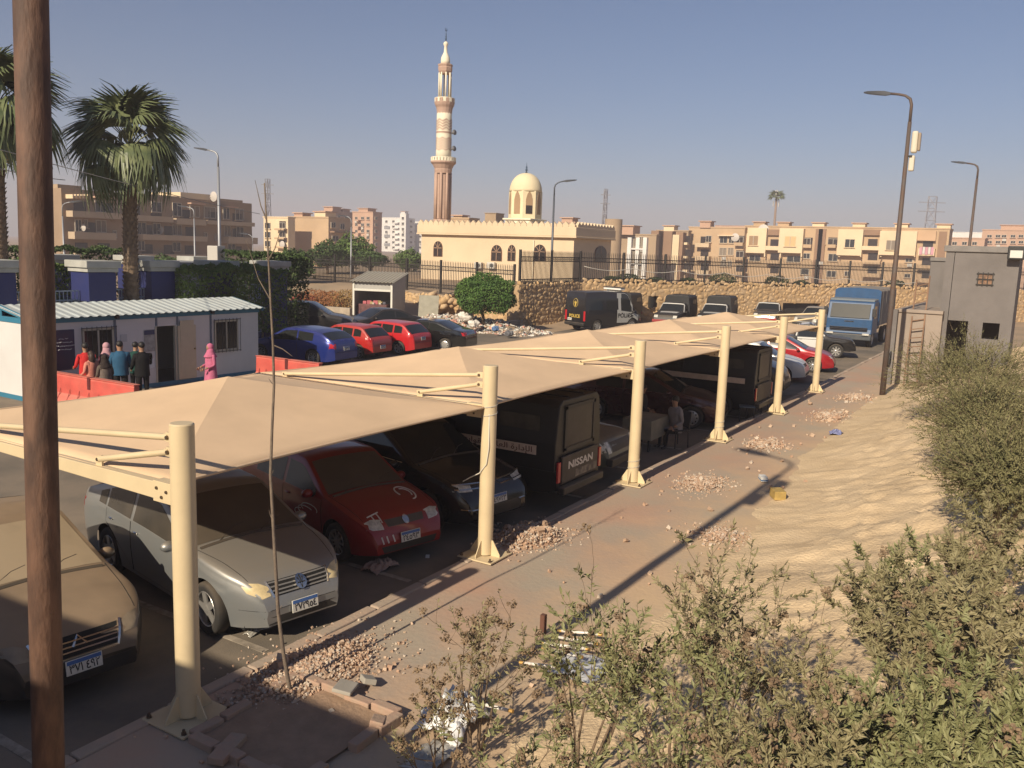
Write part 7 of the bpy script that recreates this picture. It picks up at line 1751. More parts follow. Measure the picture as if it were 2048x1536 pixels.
for k in range(5):
    y = lerp(a0, a1, (k+0.5)/5); o = MB().box(FX-1.75, FX-1.71, y-0.28, y+0.28, z0+0.1+0.15*(k % 2), z1+0.1)
    tag(o.build('laundry', [mat('laundry_pink', (0.55, 0.28, 0.33), 0.9), mat('laundry_white', (0.6, 0.56, 0.52), 0.9)][k % 2]), ('leftmost pink', 'left white', 'middle pink', 'right white', 'rightmost pink')[k]+' laundry on the top right balcony of the cream block', 'laundry', 'laundry on the balcony')
for (fx, fy) in ((0.3, 0.03), (0.3, 0.22), (0.3, 0.42), (0.3, 0.62), (0.3, 0.80), (0.3, 0.93)): b.roof_house(fx, fy, 4.0, 1.7, CRM if fy < 0.7 else TAN)
b.dish('x', 1528, 460, 1.2)
b = rb('far pink apartment block behind the guardhouse', 1965, 2060, 462, PNK, 70)
for y in (470, 482):
    for x in (1975, 1992, 2004, 2022, 2038): b.win('x', x, y, x+8, y+5)
b.roof_house(0.3, 0.4, 9, 3.0)
b = rb('low pinkish houses behind the guardhouse roofline', 1895, 1970, 478, PNK, 40)
for x in (1905, 1925, 1945): b.win('x', x, 484, x+8, 490)
b = rb('distant white building on the skyline behind the right lamp post', 1900, 1965, 466, WHT2, 180)
b = rb('distant pink rooftops at the far left skyline of the right row', 1430, 1500, 452, PNK, 120, cap=0.1)
# ---- lattice pylons and the mast disguised as a palm
PY = mat('pylon_steel', (0.22, 0.22, 0.23), 0.6, metal=0.4)
def pylon(label, px, ytop, d, wpx):
    top = at_d(px, ytop, d); w_ = wpx/1722*d/2; t = thing('lattice_pylon', label, 'pylon', (top.x, top.y, 0), group='power pylons'); H = top.z; th = max(0.10, d*0.0004)
    lv = [0, 0.25*H, 0.48*H, 0.68*H, 0.84*H, H]; wd = [w_*1.9, w_*1.5, w_*1.25, w_*1.05, w_*0.95, w_*0.95]
    cs = [(-1, -1), (1, -1), (1, 1), (-1, 1)]
    for (cx, cy) in cs: MB().tube([(cx*w*0.7, cy*w*0.7, z) for w, z in zip(wd, lv)], th, 4).build('leg', PY, t)
    br = MB()
    for k in range(5):
        for q in range(4):
            c0, c1 = cs[q], cs[(q+1) % 4]; z0, z1, w0, w1 = lv[k], lv[k+1], wd[k]*0.7, wd[k+1]*0.7
            br.tube([(c0[0]*w0, c0[1]*w0, z0), (c1[0]*w1, c1[1]*w1, z1)], th*0.6, 3); br.tube([(c1[0]*w0, c1[1]*w0, z0), (c0[0]*w1, c0[1]*w1, z1)], th*0.6, 3); br.tube([(c0[0]*w1, c0[1]*w1, z1), (c1[0]*w1, c1[1]*w1, z1)], th*0.6, 3)
    br.build('bracing', PY, t, kind='stuff')
    for f in (0.80, 0.92): MB().bar((-HR.x*w_*2.4, -HR.y*w_*2.4, H*f), (HR.x*w_*2.4, HR.y*w_*2.4, H*f), th*2, th*2).build('cross_arm', PY, t)
pylon('lattice pylon left of the thin sapling stem', 535, 358, 420, 10); pylon('lattice pylon right of the dome on the skyline', 1212, 378, 520, 8); pylon('faint wide lattice pylon at the right skyline', 1866, 393, 640, 22)
p = at_d(1548, 460, 250); top = at_d(1548, 396, 250)
t = thing('palm_mast', 'antenna mast disguised as a palm above the cream block', 'mast', (p.x, p.y, 0))
MB().tube([(0, 0, 0), (0, 0, top.z)], [0.40, 0.30], 10).build('pole', tint('mast_brown', (0.25, 0.18, 0.14)), t, smooth=True)
for i in range(22):
    o = obj('frond', FR[i % 4], t, (0, 0, top.z)); o.rotation_euler = (0, -R(lerp(75, 5, i/21)), R(i*137.5)); o.scale = (1.25, 0.95, 1.1)
for i in range(4): MB().box(-0.15, 0.15, -0.1, 0.1, -0.8, 0.8).build('antenna', ACW, t, loc=(0.75*math.cos(i*1.57), 0.75*math.sin(i*1.57), top.z-(1.6 if i % 2 else -1.4)))
# overhead wires at the left
wr = mat('wire_pale', (0.35, 0.33, 0.30), 0.7)
def wire(label, a, b, sag, r=0.012):
    a = Vector(a); b = Vector(b); tag(MB().tube([a.lerp(b, k/16)-Vector((0, 0, sag*4*(k/16)*(1-k/16))) for k in range(17)], r, 4).build('overhead_wire', wr), label, 'wire')
wire('thin overhead wire crossing the palm crown', at_d(-40, 288, 22), at_d(520, 428, 40), 0.1); wire('thin overhead wire left of the palm at roof height', at_d(-30, 330, 22), at_d(130, 360, 30), 0.05)
# ---- trees between lot and blocks
def tree(label, px, ytop, d, w_, h_, n, m, seed, base=None):
    tp = at_d(px, ytop, d); zb = terrain(tp.x, tp.y) if base is None else base; H = tp.z-zb
    return shrub('tree', label, 'tree', (tp.x, tp.y, zb), (w_, w_, h_/2), n, 0.30, m, 'trees beyond the fence', lump=0.45, seed=seed, trunk=max(0.3, H-h_))
tree('dark bushy tree beyond the fence right of the kiosk line', 655, 482, 88, 1.7, 2.4, 3200, LEAF_D, 71); tree('tall dark tree beyond the fence in the middle gap', 705, 470, 92, 2.0, 3.0, 4200, LEAF, 72); tree('low spreading tree beside the thin street lamp', 742, 503, 90, 1.6, 1.4, 2200, LEAF_D, 73)
tree('small round tree left of the mosque', 818, 503, 105, 1.6, 2.4, 2500, LEAF, 74); tree('dark tree right of the tall blue pillar', 585, 506, 66, 1.5, 2.2, 3000, LEAF_D, 75); tree('shaded trees at the foot of the left apartment block', 440, 520, 80, 3.0, 1.6, 3000, LEAF_D, 76); tree('shaded tree behind the left hedge', 330, 512, 62, 2.2, 1.6, 2500, LEAF_D, 77)
tag(MB().box(-0.55, 0.55, -0.25, 0.25, 0, 0.75).build('air_conditioner', ACW, loc=(at_d(433, 522, 42).x, at_d(433, 522, 42).y, at_d(433, 523, 42).z), rz=AZ, bevel=0.03), 'white air conditioner standing on the roof above the hedge', 'air conditioner')
q_ = at_d(433, 523, 42); tag(MB().box(-3.5, 2.0, -1.5, 1.5, -3.2, -0.004).build('roof_block', GRY, loc=(q_.x, q_.y, q_.z), rz=0), 'grey flat-roofed hut behind the hedge', 'building')
# ================================================================== foreground: sapling, shrubs, rubble, litter
fr_ = random.Random(99)
# ---- thin leafless sapling in its brick-edged pit
SAP = mat('sapling_bark', (0.20, 0.155, 0.115), 0.9, col2=(0.13, 0.10, 0.08), vscale=12, bump=0.4, bscale=60)
t = thing('sapling', 'thin leafless sapling in a brick-edged planting pit by the first post', 'sapling', (0.51, -0.93, 0))
O = Vector((0.51, -0.93, 0)); tp = []
for (px, py) in ((588, 1445), (578, 1370), (566, 1300), (556, 1220), (551, 1130), (546, 1040), (541, 950), (544, 860), (548, 770), (546, 690), (541, 600), (537, 520), (533, 440), (529, 366)):
    p = at_d(px, py, 8.22-0.0003*(1445-py)); tp.append(p-O)
tp[0].z = -0.05
MB().tube(tp, [0.022-0.0012*i for i in range(14)], 8).build('stem', SAP, t, smooth=True)
for (i, dx, dz) in ((5, -0.04, 0.10), (6, 0.03, 0.05), (10, -0.22, 0.55), (11, 0.12, 0.30), (9, 0.18, -0.10), (12, -0.10, 0.35), (8, -0.05, 0.06), (3, 0.04, 0.05)):
    p = tp[i]; MB().tube([p, p+HR*dx*0.5+Vector((0, 0, dz*0.35)), p+HR*dx+Vector((0, 0, dz))], [0.007, 0.005, 0.002], 5).build('twig', SAP, t)
BRK = mat('edging_pink', (0.40, 0.26, 0.19), 0.92, col2=(0.34, 0.27, 0.20), vscale=5, bump=0.5, bscale=20)
pit = thing('planting_pit', 'square planting pit edged with dusty kerb bricks around the sapling', 'planter', (0.45, -1.05, 0))
for k in range(16):
    side, q = divmod(k, 4); a = (q-1.5)*0.335
    lx, ly, rz_ = ((a, 0.68, 0), (0.68, a, 1.57), (a, -0.68, 0), (-0.68, a, 1.57))[side]
    if k in (2, 9): continue
    MB().box(-0.16, 0.16, -0.055, 0.055, -0.05, 0.085).build('edging_brick', BRK, pit, loc=(lx+fr_.uniform(-0.015, 0.015), ly+fr_.uniform(-0.015, 0.015), fr_.uniform(-0.02, 0.02)), rz=rz_+fr_.uniform(-0.06, 0.06), bevel=0.012)
m = MB(); 
for i in range(13):
    for j in range(13): x, y = -0.62+i*0.1033, -0.62+j*0.1033; m.v.append((x, y, 0.03+0.035*nz(x*4, y*4, 3)))
m.f = [(i*13+j, (i+1)*13+j, (i+1)*13+j+1, i*13+j+1) for i in range(12) for j in range(12)]; m.m = [0]*144
m.build('soil', mat('pit_soil', (0.36, 0.24, 0.16), 0.97, col2=(0.28, 0.19, 0.125), vscale=5, bump=0.7, bscale=20), pit, smooth=True)
# ---- rubble piles on the pavement
RB = [mat('rubble_%d' % i, c, 0.95, var=0.12, vscale=14, bump=0.3, bscale=40) for i, c in enumerate(((0.44, 0.29, 0.20), (0.50, 0.37, 0.27), (0.38, 0.26, 0.18), (0.50, 0.42, 0.34)))]
def chunk(m, c, s, rnd, k=None):
    vs_ = []
    for a in (-1, 1):
        for b in (-1, 1):
            for e in (-1, 1): vs_.append(Vector((a*rnd.uniform(0.55, 1.1), b*rnd.uniform(0.55, 1.1), e*rnd.uniform(0.4, 0.9)))*s)
    q = Matrix.Rotation(rnd.uniform(0, 6.28), 3, Vector((rnd.gauss(0, 1), rnd.gauss(0, 1), rnd.gauss(0, 1))).normalized())
    m.add([Vector(c)+q@v for v in vs_], [(0, 1, 3, 2), (4, 6, 7, 5), (0, 4, 5, 1), (2, 3, 7, 6), (0, 2, 6, 4), (1, 5, 7, 3)], rnd.randrange(4) if k is None else k)
def rubble(label, px, py, rx, ry, h, n, seed, smin=0.007, smax=0.028, big=4):
    rnd = random.Random(seed); c = at(px, py, 0); t = thing('rubble_pile', label, 'rubble', (c.x, c.y, 0), group='rubble piles on the pavement')
    m = MB()
    hf = lambda x, y: h*max(0, 1-(x/rx)**2-(y/ry)**2)**0.8*(0.8+0.5*nz(x*3+seed, y*3, 1))
    for _ in range(n):
        a, r = rnd.uniform(0, 6.28), min(1.7, abs(rnd.gauss(0, 0.62)))*(1+0.5*nz(_*0.001, seed, 1)); x, y = rx*r*math.cos(a), ry*r*math.sin(a); s = rnd.uniform(smin, smax)*(1 if rnd.random() < 0.9 else 1.6)
        chunk(m, (x, y, hf(x, y)*rnd.uniform(0.5, 1.0)+s*0.3), s, rnd)
    m.build('fragments', RB, t, kind='stuff')
    g = MB(); N = 22
    for i in range(N+1):
        for j in range(N+1): x, y = lerp(-rx*1.15, rx*1.15, i/N), lerp(-ry*1.15, ry*1.15, j/N); g.v.append((x, y, hf(x, y)*0.8-0.03+0.02*nz(x*9, y*9, seed)))
    g.f = [(i*(N+1)+j, (i+1)*(N+1)+j, (i+1)*(N+1)+j+1, i*(N+1)+j+1) for i in range(N) for j in range(N)]; g.m = [0]*len(g.f)
    g.build('soil', mat('rubble_soil', (0.40, 0.245, 0.16), 0.97, col2=(0.46, 0.31, 0.20), vscale=4, bump=0.5, bscale=30), t, smooth=True)
    for _ in range(big):
        a = rnd.uniform(0, 6.28); x, y = rx*0.8*math.cos(a)*rnd.random(), ry*0.8*math.sin(a)*rnd.random(); mm = MB(); chunk(mm, (0, 0, 0), rnd.uniform(0.035, 0.065), rnd, 0); mm.m = [0]*6; mm.build('broken_block', RB[rnd.randrange(4)], t, loc=(x, y, hf(x, y)+0.03))
rubble('rubble pile beside the sapling in front of the silver car', 620, 1345, 0.95, 0.55, 0.10, 3600, 1, 0.005, 0.017, big=3); rubble('rubble pile just behind the second canopy post', 1060, 1075, 0.70, 0.5, 0.20, 2200, 2, 0.005, 0.02, 3); rubble('flat rubble patch beside the third canopy post', 1405, 968, 0.75, 0.45, 0.07, 1500, 3, 0.006, 0.02, 2)
rubble('thin rubble patch beside the fourth canopy post', 1530, 890, 0.9, 0.5, 0.05, 800, 4); rubble('thin rubble patch beside the fifth canopy post', 1660, 832, 1.1, 0.5, 0.05, 800, 5); rubble('thin rubble patch between farthest post and rusty lamp', 1710, 795, 1.1, 0.5, 0.05, 600, 6)
rubble('scatter of grey ash and gravel on the pavement', 1440, 1070, 0.6, 0.5, 0.03, 500, 7, 0.006, 0.02, 0)
# scattered stones
for k in range(70):
    u = fr_.uniform(0.8, 26); v = -fr_.uniform(0.3, 2.9); s = fr_.uniform(0.012, 0.032)*(1+u*0.04)
    mm = MB(); chunk(mm, (0, 0, 0), s, fr_, 0); mm.m = [0]*6
    tag(mm.build('loose_stone', RB[fr_.randrange(4)], loc=(u, v, s*0.4+0.01)), 'small loose stone lying on the pavement', 'stone', 'loose stones on the pavement')
def slab(label, px, py, w_, h_, mt, th=0.03, rz_=0.0, tilt=0.0, name='slab', cat='slab', z=0.02):
    p = at(px, py, z); o = tag(MB().box(-w_/2, w_/2, -h_/2, h_/2, 0, th).build(name, mt, loc=(p.x, p.y, z), rz=rz_, bevel=min(0.01, th*0.3)), label, cat); o.rotation_euler = (tilt, tilt*0.5, rz_); return o
slab('grey broken concrete slab on the rubble pile', 690, 1378, 0.26, 0.20, mat('slab_grey', (0.36, 0.33, 0.28), 0.9, var=0.1), 0.04, 0.4, 0.15, z=0.10)
slab('pale broken slab at the edge of the rubble pile', 735, 1365, 0.17, 0.14, MATS['slab_grey'], 0.06, 1.0, 0.3, z=0.06)
slab('small broken kerb block beside the planting pit', 752, 1458, 0.17, 0.13, MATS['edging_pink'], 0.11, 0.5, 0.2, 'kerb_block', 'block')
slab('fallen red edging brick in the shade left of the planting pit', 455, 1505, 0.42, 0.16, MATS['edging_pink'], 0.07, 0.35, 0.0, 'edging_brick_loose', 'brick')
o = slab('weathered yellow plastic crate lying on the pavement edge', 1555, 996, 0.34, 0.22, mat('crate_yellow', (0.42, 0.29, 0.09), 0.7, var=0.25), 0.17, 0.55, 0.0, 'crate', 'crate')
o = slab('white and blue box on the pavement under the lamp shadow', 1526, 961, 0.26, 0.14, mat('box_white', (0.62, 0.62, 0.60), 0.6), 0.10, 0.5, 0.0, 'carton', 'box')
MB().box(-0.131, 0.131, -0.071, 0.071, 0.02, 0.045).build('stripe', mat('stripe_blue', (0.08, 0.16, 0.30), 0.6), o)
def crumple(label, px, py, rx, ry, rz_, mt, name='plastic_bag', cat='bag', z=0.02, n=26, amp=0.55, seed=0):
    p = at(px, py, z); m = MB()
    for i in range(n+1):
        for j in range(n+1):
            x, y = (i/n*2-1), (j/n*2-1); r = math.hypot(x, y); k = max(0, 1-r**2*0.55)
            zz_ = rz_*k*(0.5+0.9*abs(nz(x*2.6+seed, y*2.6, seed))+0.5*abs(nz(x*6+seed, y*6, 1))); ed = 1+0.25*nz(x*2+seed, y*2, 7)
            m.v.append((x*rx*ed, y*ry*ed, zz_))
    m.f = [(i*(n+1)+j, (i+1)*(n+1)+j, (i+1)*(n+1)+j+1, i*(n+1)+j+1) for i in range(n) for j in range(n)]; m.m = [0]*len(m.f)
    o = tag(m.build(name, mt, loc=(p.x, p.y, z), smooth=35), label, cat); o.modifiers.new('thick', 'SOLIDIFY').thickness = 0.003; return o
PLW = mat('sheet_white', (0.66, 0.66, 0.66), 0.22, var=0.12, vscale=6, spec=0.6)
crumple('big crumpled white plastic sheet at the bottom centre', 905, 1445, 0.34, 0.26, 0.30, PLW, seed=2); crumple('flat clear plastic wrapper below the white sheet', 860, 1515, 0.26, 0.16, 0.06, mat('sheet_clear', (0.40, 0.38, 0.34), 0.15, var=0.2, vscale=5, spec=0.7), seed=5, name='plastic_wrapper', cat='wrapper')
crumple('small blue plastic bag on the far pavement', 1672, 868, 0.20, 0.16, 0.14, mat('bag_blue', (0.20, 0.22, 0.40), 0.4, var=0.2, vscale=8), seed=8); crumple('torn paper sack under the front of the red hatchback', 760, 1135, 0.26, 0.16, 0.14, mat('sack_paper', (0.36, 0.24, 0.19), 0.8, var=0.2, vscale=5), z=LOT_Z+0.01, seed=11, name='paper_sack', cat='sack')
crumple('clear plastic bottle wrap under the silver bumper', 515, 1262, 0.17, 0.07, 0.07, MATS['sheet_clear'], z=LOT_Z+0.01, seed=14, name='plastic_wrapper', cat='wrapper')
slab('scrap of white card on the asphalt by the second post', 855, 1113, 0.14, 0.06, MATS['box_white'], 0.006, 0.6, 0, 'card_scrap', 'card', LOT_Z+0.006)
# fluorescent tubes and pale sheet behind the shrubs
TUB = mat('tube_white', (0.72, 0.68, 0.62), 0.25); TEN = mat('tube_end', (0.55, 0.33, 0.10), 0.5, metal=0.5)
for k, (px, py, dx, dz) in enumerate(((1160, 1265, 66, 6), (1150, 1280, 70, 12), (1130, 1292, 75, 10), (1125, 1305, 60, 14), (1080, 1330, 60, 8), (985, 1413, 60, 14))):
    a, b = at(px-dx*0.6, py-dz*0.6, 0.10), at(px+dx*0.6, py+dz*0.6, 0.16); t = thing('fluorescent_tube', 'discarded white fluorescent tube %s' % ('uppermost of the bundle', 'second of the bundle', 'third of the bundle', 'lowest of the bundle', 'lying apart left of the bundle', 'with orange end beside the white plastic sheet')[k], 'tube', a, group='discarded tubes')
    b = b-a; MB().tube([(0, 0, 0), b], 0.018, 8).build('glass', TUB, t, smooth=True); n_ = b.normalized()
    MB().tube([-n_*0.03, n_*0.02], 0.0195, 8).build('end_cap', TEN, t); MB().tube([b-n_*0.02, b+n_*0.03], 0.0195, 8).build('end_cap', TEN, t)
crumple('pale plastic sheet lying under the middle shrub', 1165, 1335, 0.30, 0.28, 0.05, mat('sheet_pale', (0.50, 0.51, 0.52), 0.4, var=0.08), z=0.05, seed=21, name='plastic_sheet', cat='sheet')
p = at(1086, 1262, 0.05); tag(MB().box(-0.03, 0.03, -0.03, 0.03, 0, 0.28).build('wooden_stake', mat('stake_brown', (0.13, 0.06, 0.04), 0.9), loc=(p.x, p.y, -0.02)), 'short dark stake standing left of the tubes', 'stake')

# ---- shrubs on the sand bank
LFA = mat('shrub_leaf', (0.13, 0.145, 0.06), 0.6, col2=(0.27, 0.26, 0.125), vscale=3.0, spec=0.35, sharp=(0.3, 0.7)); LFB = mat('shrub_leaf_grey', (0.165, 0.15, 0.075), 0.7, col2=(0.30, 0.26, 0.145), vscale=2.5, spec=0.25, sharp=(0.3, 0.7)); DRY = mat('shrub_dry', (0.17, 0.115, 0.07), 0.9, col2=(0.27, 0.19, 0.115), vscale=6); STM_ = mat('shrub_stem', (0.15, 0.105, 0.07), 0.9, var=0.2, vscale=10)
def leafy(label, px, py, d, spread, nst, seed, leaf=0.055, m=LFA, dry=0.18, dens=1.0, hmin=0.5, lean=(0, 0)):
    rnd = random.Random(seed); leaf *= 1.15; dry *= 0.55; dens *= 0.52 if px < 1620 else 0.8; top = at_d(px, py, d); zb = sand_h(top.x+lean[0], top.y+lean[1]); zb = max(zb, -0.02); H = max(hmin, (top.z-zb)*0.93)
    base = Vector((top.x+lean[0], top.y+lean[1], zb-0.05)); t = thing('leafy_shrub', label, 'shrub', base, group='shrubs on the sand bank')
    st = MB(); lf = MB(); dr = MB()
    def leafat(p, dirv, s):
        a = dirv.normalized(); sd = a.cross(Vector((rnd.gauss(0, 1), rnd.gauss(0, 1), rnd.gauss(0, 1))))
        if sd.length < 1e-3: return
        sd.normalize(); n = a.cross(sd); w_ = s*0.17
        i = len(lf.v); lf.v += [tuple(p), tuple(p+a*s*0.45+sd*w_+n*s*0.05), tuple(p+a*s+n*s*rnd.uniform(-0.12, 0.05)), tuple(p+a*s*0.45-sd*w_+n*s*0.05), tuple(p+a*s*0.5-n*s*0.02)]
        lf.f += [(i, i+1, i+4), (i+1, i+2, i+4), (i+2, i+3, i+4), (i+3, i, i+4)]; lf.m += [0]*4
    def tuft(p, d_):
        n = int(rnd.randint(10, 18)*dens)
        for q in range(n):
            f = q/n; dd = (d_*(0.2+1.0*f)+Vector((rnd.gauss(0, 1), rnd.gauss(0, 1), rnd.gauss(0.1, 0.7)))*0.75).normalized(); leafat(p-d_*leaf*1.8*(1-f), dd, leaf*rnd.uniform(0.4, 1.25))
    def head(p):
        for q in range(26):
            a = Vector((rnd.gauss(0, 1), rnd.gauss(0, 1), rnd.gauss(0.4, 0.8))).normalized(); c = p+a*rnd.uniform(0.01, 0.05); s = rnd.uniform(0.005, 0.011); chunk(dr, c, s, rnd, 0)
    def branch(p, d_, L, r, lvl):
        n = 5; pts = [p]; rad = [r]; dd = d_.copy()
        for q in range(n):
            dd = (dd+Vector((rnd.gauss(0, 0.10), rnd.gauss(0, 0.10), rnd.gauss(0.05, 0.08)))).normalized(); pts.append(pts[-1]+dd*L/n); rad.append(max(0.0018, r*(1-0.8*(q+1)/n)))
            if lvl > 0 and q >= (1 if lvl == 1 else 2):
                for _ in range(1 if rnd.random() < 0.8 else 2):
                    sd = (dd+Vector((rnd.gauss(0, 0.75), rnd.gauss(0, 0.75), rnd.gauss(0.15, 0.35)))).normalized(); branch(pts[-1], sd, L*rnd.uniform(0.34, 0.6), rad[-1]*0.7, lvl-1)
            elif lvl == 0 and rnd.random() < 0.5*dens: tuft(pts[-1], dd)
        st.tube(pts, rad, 5 if lvl else 4, caps=False)
        if rnd.random() < dry and lvl == 0: head(pts[-1])
        else: tuft(pts[-1], dd)
    for k in range(nst):
        a = 2*math.pi*(k+rnd.random()*0.7)/nst; d0 = Vector((math.cos(a)*spread/H*rnd.uniform(0.3, 1.1)-lean[0]/H, math.sin(a)*spread/H*rnd.uniform(0.3, 1.1)-lean[1]/H, 1)).normalized()
        branch(Vector((0.05*math.cos(a), 0.05*math.sin(a), 0)), d0, H*rnd.uniform(0.50, 0.74), 0.012+0.003*H, 2)
    st.build('stems', STM_, t, smooth=True, kind='stuff'); lf.build('leaves', m, t, kind='stuff')
    if dr.v: dr.build('seed_heads', DRY, t, kind='stuff')
    return t
leafy('dry sparse shrub left of the fluorescent tubes', 960, 1150, 7.3, 0.42, 5, 1, 0.05, LFB, 0.55, 0.8)
leafy('bushy green shrub above the fluorescent tubes', 1190, 1120, 6.6, 0.55, 7, 2, 0.062)
leafy('green shrub with long leaning branch at centre right', 1285, 1170, 6.2, 0.6, 6, 3, 0.060, lean=(0.2, -0.3))
leafy('grey-green shrub in the middle of the sand bank', 1465, 1085, 6.5, 0.62, 7, 4, 0.055, LFB, 0.25)
leafy('low shrub right of the middle of the sand bank', 1560, 1165, 6.1, 0.45, 5, 5, 0.05, LFB, 0.2, 0.9)
leafy('brown seed-headed shrub beside the white plastic sheet', 880, 1300, 6.6, 0.40, 5, 6, 0.045, LFB, 0.8, 0.6)
leafy('green shrub at the bottom centre nearest the camera', 1130, 1335, 5.2, 0.5, 6, 7, 0.058, LFA, 0.35)
leafy('tangled shrub at the bottom right of centre', 1400, 1300, 4.9, 0.55, 6, 8, 0.055, LFA, 0.2)
leafy('dense shrub at the bottom right', 1640, 1330, 5.0, 0.55, 7, 9, 0.052, LFB, 0.15, 1.2)
leafy('tall thin shrub standing alone on the sand at the right', 1835, 1010, 8.2, 0.35, 4, 10, 0.055, LFA, 0.1)
leafy('wide grey shrub at the right edge in the middle', 1930, 1080, 7.0, 0.9, 11, 11, 0.052, LFB, 0.2, 1.2)
leafy('very dense shrub filling the lower right corner', 1900, 1290, 4.6, 0.7, 10, 12, 0.05, LFA, 0.15, 1.3)
leafy('dense low shrub at the bottom edge of the lower right', 1770, 1400, 4.2, 0.55, 8, 13, 0.048, LFA, 0.1, 1.2)
leafy('shrub at the bottom right edge', 2020, 1180, 5.3, 0.7, 9, 14, 0.05, LFB, 0.15, 1.2)
leafy('low twiggy shrub at the bottom edge centre', 1520, 1400, 4.4, 0.45, 5, 15, 0.05, LFB, 0.3, 0.8)
leafy('dense olive shrub on the sand below the right-edge bush', 1870, 1120, 6.3, 0.6, 9, 31, 0.052, LFB, 0.15, 1.2)
leafy('olive shrub at the right edge under the feathery bushes', 1975, 1010, 8.6, 0.75, 10, 32, 0.055, LFB, 0.12, 1.2)
leafy('bright green shrub in the very bottom right corner', 1985, 1330, 4.2, 0.55, 8, 33, 0.05, LFA, 0.1, 1.3)
leafy('low olive shrub at the bottom edge right of centre', 1690, 1430, 4.1, 0.5, 7, 34, 0.05, LFB, 0.15, 1.1)
def feathery(label, px, py, d, r, n, seed, m):
    c = at_d(px, py, d); zb = max(-0.05, sand_h(c.x, c.y)-0.05); t = thing('feathery_bush', label, 'bush', (c.x, c.y, zb), group='feathery bushes by the guardhouse'); rnd = random.Random(seed)
    lf = MB(); st = MB(); zc = c.z-zb
    for k in range(n):
        dd = Vector((rnd.gauss(0, 1), rnd.gauss(0, 1), rnd.gauss(0.25, 0.8))).normalized(); kk = 1.05+0.55*nz(dd.x*2+seed, dd.y*2, dd.z*2)+0.35*nz(dd.x*5+seed, dd.y*5, dd.z*5)
        p = Vector((dd.x*r[0], dd.y*r[1], zc+dd.z*r[2]))*1.0; p = Vector((p.x*kk*rnd.uniform(0.35, 1.0), p.y*kk*rnd.uniform(0.35, 1.0), max(0.05, zc+(p.z-zc)*kk*rnd.uniform(0.3, 1.0))))
        L = rnd.uniform(0.16, 0.36); a = (dd+Vector((rnd.gauss(0, 0.4), rnd.gauss(0, 0.4), 0.25+rnd.gauss(0, 0.3)))).normalized()
        for q in range(8):
            b = p+a*L*q/8; e = (a*0.7+Vector((rnd.gauss(0, 1), rnd.gauss(0, 1), rnd.gauss(0, 1)))*0.6).normalized(); s = 0.075*(1-q/12); sd = e.cross(a)
            if sd.length < 1e-3: continue
            sd.normalize(); i = len(lf.v); lf.v += [tuple(b-sd*s*0.16), tuple(b+sd*s*0.16), tuple(b+e*s)]; lf.f.append((i, i+1, i+2)); lf.m.append(0)
        if k % 7 == 0: st.tube([p, p+a*L], [0.005, 0.002], 3, caps=False)
    for k in range(7):
        a = rnd.uniform(0, 6.28); st.tube([(0, 0, 0), (0.25*r[0]*math.cos(a), 0.25*r[1]*math.sin(a), zc*0.5), (0.7*r[0]*math.cos(a), 0.7*r[1]*math.sin(a), zc*1.15)], [0.05, 0.03, 0.008], 6)
    st.build('stems', STM_, t, kind='stuff'); lf.build('foliage', m, t, kind='stuff')
FEA = mat('feather_leaf', (0.12, 0.12, 0.052), 0.8, col2=(0.235, 0.21, 0.105), vscale=2.2, spec=0.2, sharp=(0.3, 0.7))
feathery('large feathery bush in front of the guardhouse door', 1945, 765, 21, (1.3, 1.7, 1.1), 4200, 1, FEA); feathery('feathery bush spilling down the sand below the guardhouse', 1975, 860, 15, (1.05, 1.0, 0.9), 3600, 2, FEA); feathery('dark feathery bush at the right edge above the sand', 2010, 960, 11, (0.75, 0.8, 0.65), 2800, 3, FEA)

# ================================================================== chairs, table and people in the canopy shade
CHB = mat('chair_blue', (0.06, 0.10, 0.13), 0.5, dust=0.2); CHK = mat('chair_black', (0.02, 0.02, 0.022), 0.6)
def chair(label, loc, rz_, m):
    t = thing('chair', label, 'chair', loc, rz_, 'chairs under the canopy')
    MB().box(-0.22, 0.22, -0.22, 0.22, 0.42, 0.46).build('seat', m, t, bevel=0.015)
    MB().obox((-0.225, 0, 0.70), (0.012, 0, 0.0), (0, 0.21, 0), (-0.03, 0, 0.20)).build('backrest', m, t, bevel=0.01)
    for a in (-0.19, 0.19):
        for b in (-0.19, 0.19): MB().tube([(a, b, 0.42), (a*1.08, b*1.08, 0)], 0.014, 6).build('leg', CHK, t)
    for b in (-0.2, 0.2): MB().tube([(-0.21, b, 0.40), (-0.25, b, 0.90)], 0.013, 6).build('back_post', CHK, t)
    return t
for k, (px, py, rz_, lb) in enumerate(((1492, 842, 200, 'blue chair under the canopy nearest the fourth post'), (1507, 836, 190, 'blue chair second from the fourth post'), (1521, 828, 195, 'blue chair third from the fourth post'), (1532, 822, 185, 'blue chair farthest from the fourth post'))):
    p = at(px, py, LOT_Z); chair(lb, (p.x, p.y, LOT_Z), R(rz_), CHB)
p = at(1300, 905, LOT_Z); tb = thing('table', 'cloth-covered table in the canopy shade right of the third post', 'table', (p.x+0.5, p.y+0.35, LOT_Z), 0.0)
MB().box(-0.55, 0.55, -0.35, 0.35, 0.73, 0.76).build('tabletop', CHK, tb)
for a in (-0.5, 0.5):
    for b in (-0.3, 0.3): MB().box(a-0.02, a+0.02, b-0.02, b+0.02, 0, 0.73).build('leg', CHK, tb)
m = MB(); n = 40
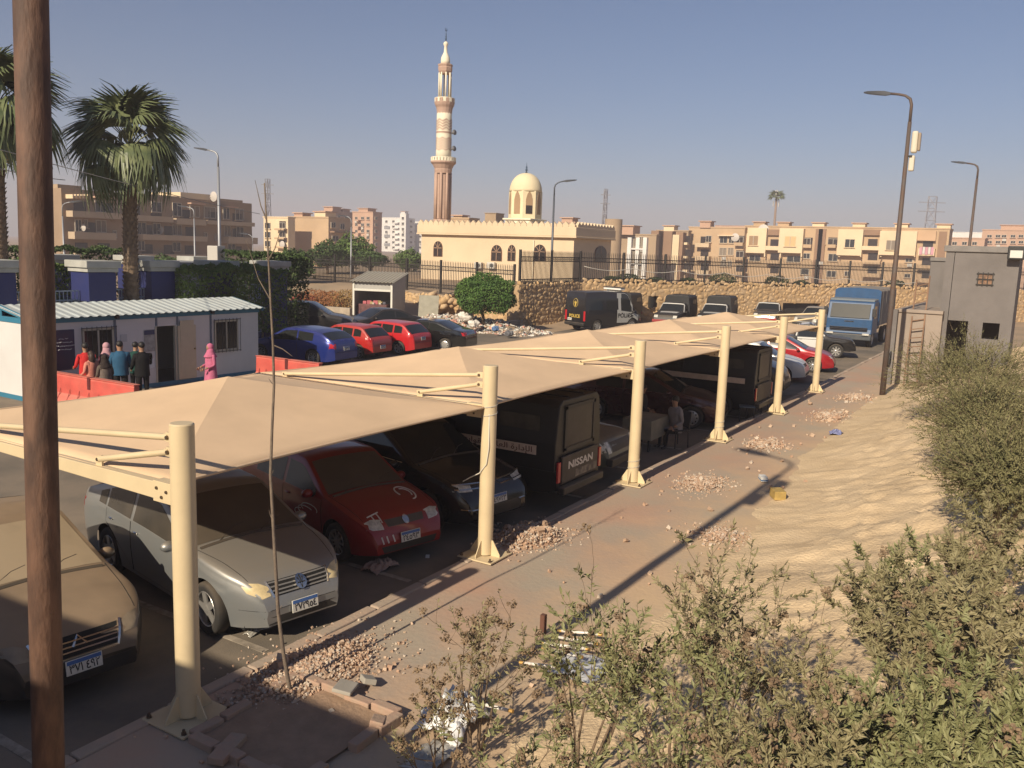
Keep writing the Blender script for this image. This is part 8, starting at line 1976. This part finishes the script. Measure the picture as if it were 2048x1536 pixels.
for k in range(n+1):
    a = k/n*4; sd = int(a) % 4; f = a-int(a); c = [(-0.57, -0.37), (0.57, -0.37), (0.57, 0.37), (-0.57, 0.37)]; x = lerp(c[sd][0], c[(sd+1) % 4][0], f); y = lerp(c[sd][1], c[(sd+1) % 4][1], f); w_ = 1+0.03*math.sin(k*2.2)
    m.v += [(x, y, 0.768), (x*w_*1.02, y*w_*1.03, 0.30)]
m.f = [(2*i, 2*i+1, 2*i+3, 2*i+2) for i in range(n)]+[tuple(2*i for i in range(n))]; m.m = [0]*len(m.f)
m.build('tablecloth', mat('cloth_table', (0.22, 0.20, 0.15), 0.9, var=0.15), tb, smooth=40)
p = at(1352, 893, LOT_Z); chair('dark chair under the seated man in the pale shirt', (p.x, p.y, LOT_Z), R(150), CHK)
person('man in pale shirt with dark strap seated in the canopy shade', (p.x, p.y, LOT_Z-0.45), R(150), 1.72, cloth('pale_shirt', (0.24, 0.22, 0.215)), cloth('dark', (0.015, 0.014, 0.016)), sit=True, lean=0.10, group='people')
p2 = at(1318, 872, LOT_Z); chair('dark chair behind the cloth-covered table', (p2.x+0.4, p2.y+0.7, LOT_Z), R(-60), CHK)
person('person in dark top seated behind the cloth-covered table', (p2.x+0.4, p2.y+0.7, LOT_Z-0.45), R(-60), 1.7, cloth('dark_grey', (0.05, 0.045, 0.045)), cloth('dark', (0.015, 0.014, 0.016)), sit=True, group='people')
# ================================================================== air
hz = MB().box(-1600, 1600, -1600, 1600, -4, 85).build('haze', [], None)
hz.data.materials.clear()
hm = bpy.data.materials.new('haze_air'); hm.use_nodes = True; t_ = hm.node_tree; t_.nodes.remove(t_.nodes['Principled BSDF'])
pv = t_.nodes.new('ShaderNodeVolumePrincipled'); pv.inputs['Color'].default_value = (0.93, 0.855, 0.93, 1); pv.inputs['Density'].default_value = 0.0010; pv.inputs['Anisotropy'].default_value = 0.0
t_.links.new(pv.outputs[0], t_.nodes['Material Output'].inputs['Volume']); hz.data.materials.append(hm)
hz['kind'] = 'stuff'; hz['label'] = 'pale warm haze in the air over the whole place'; hz['category'] = 'haze'
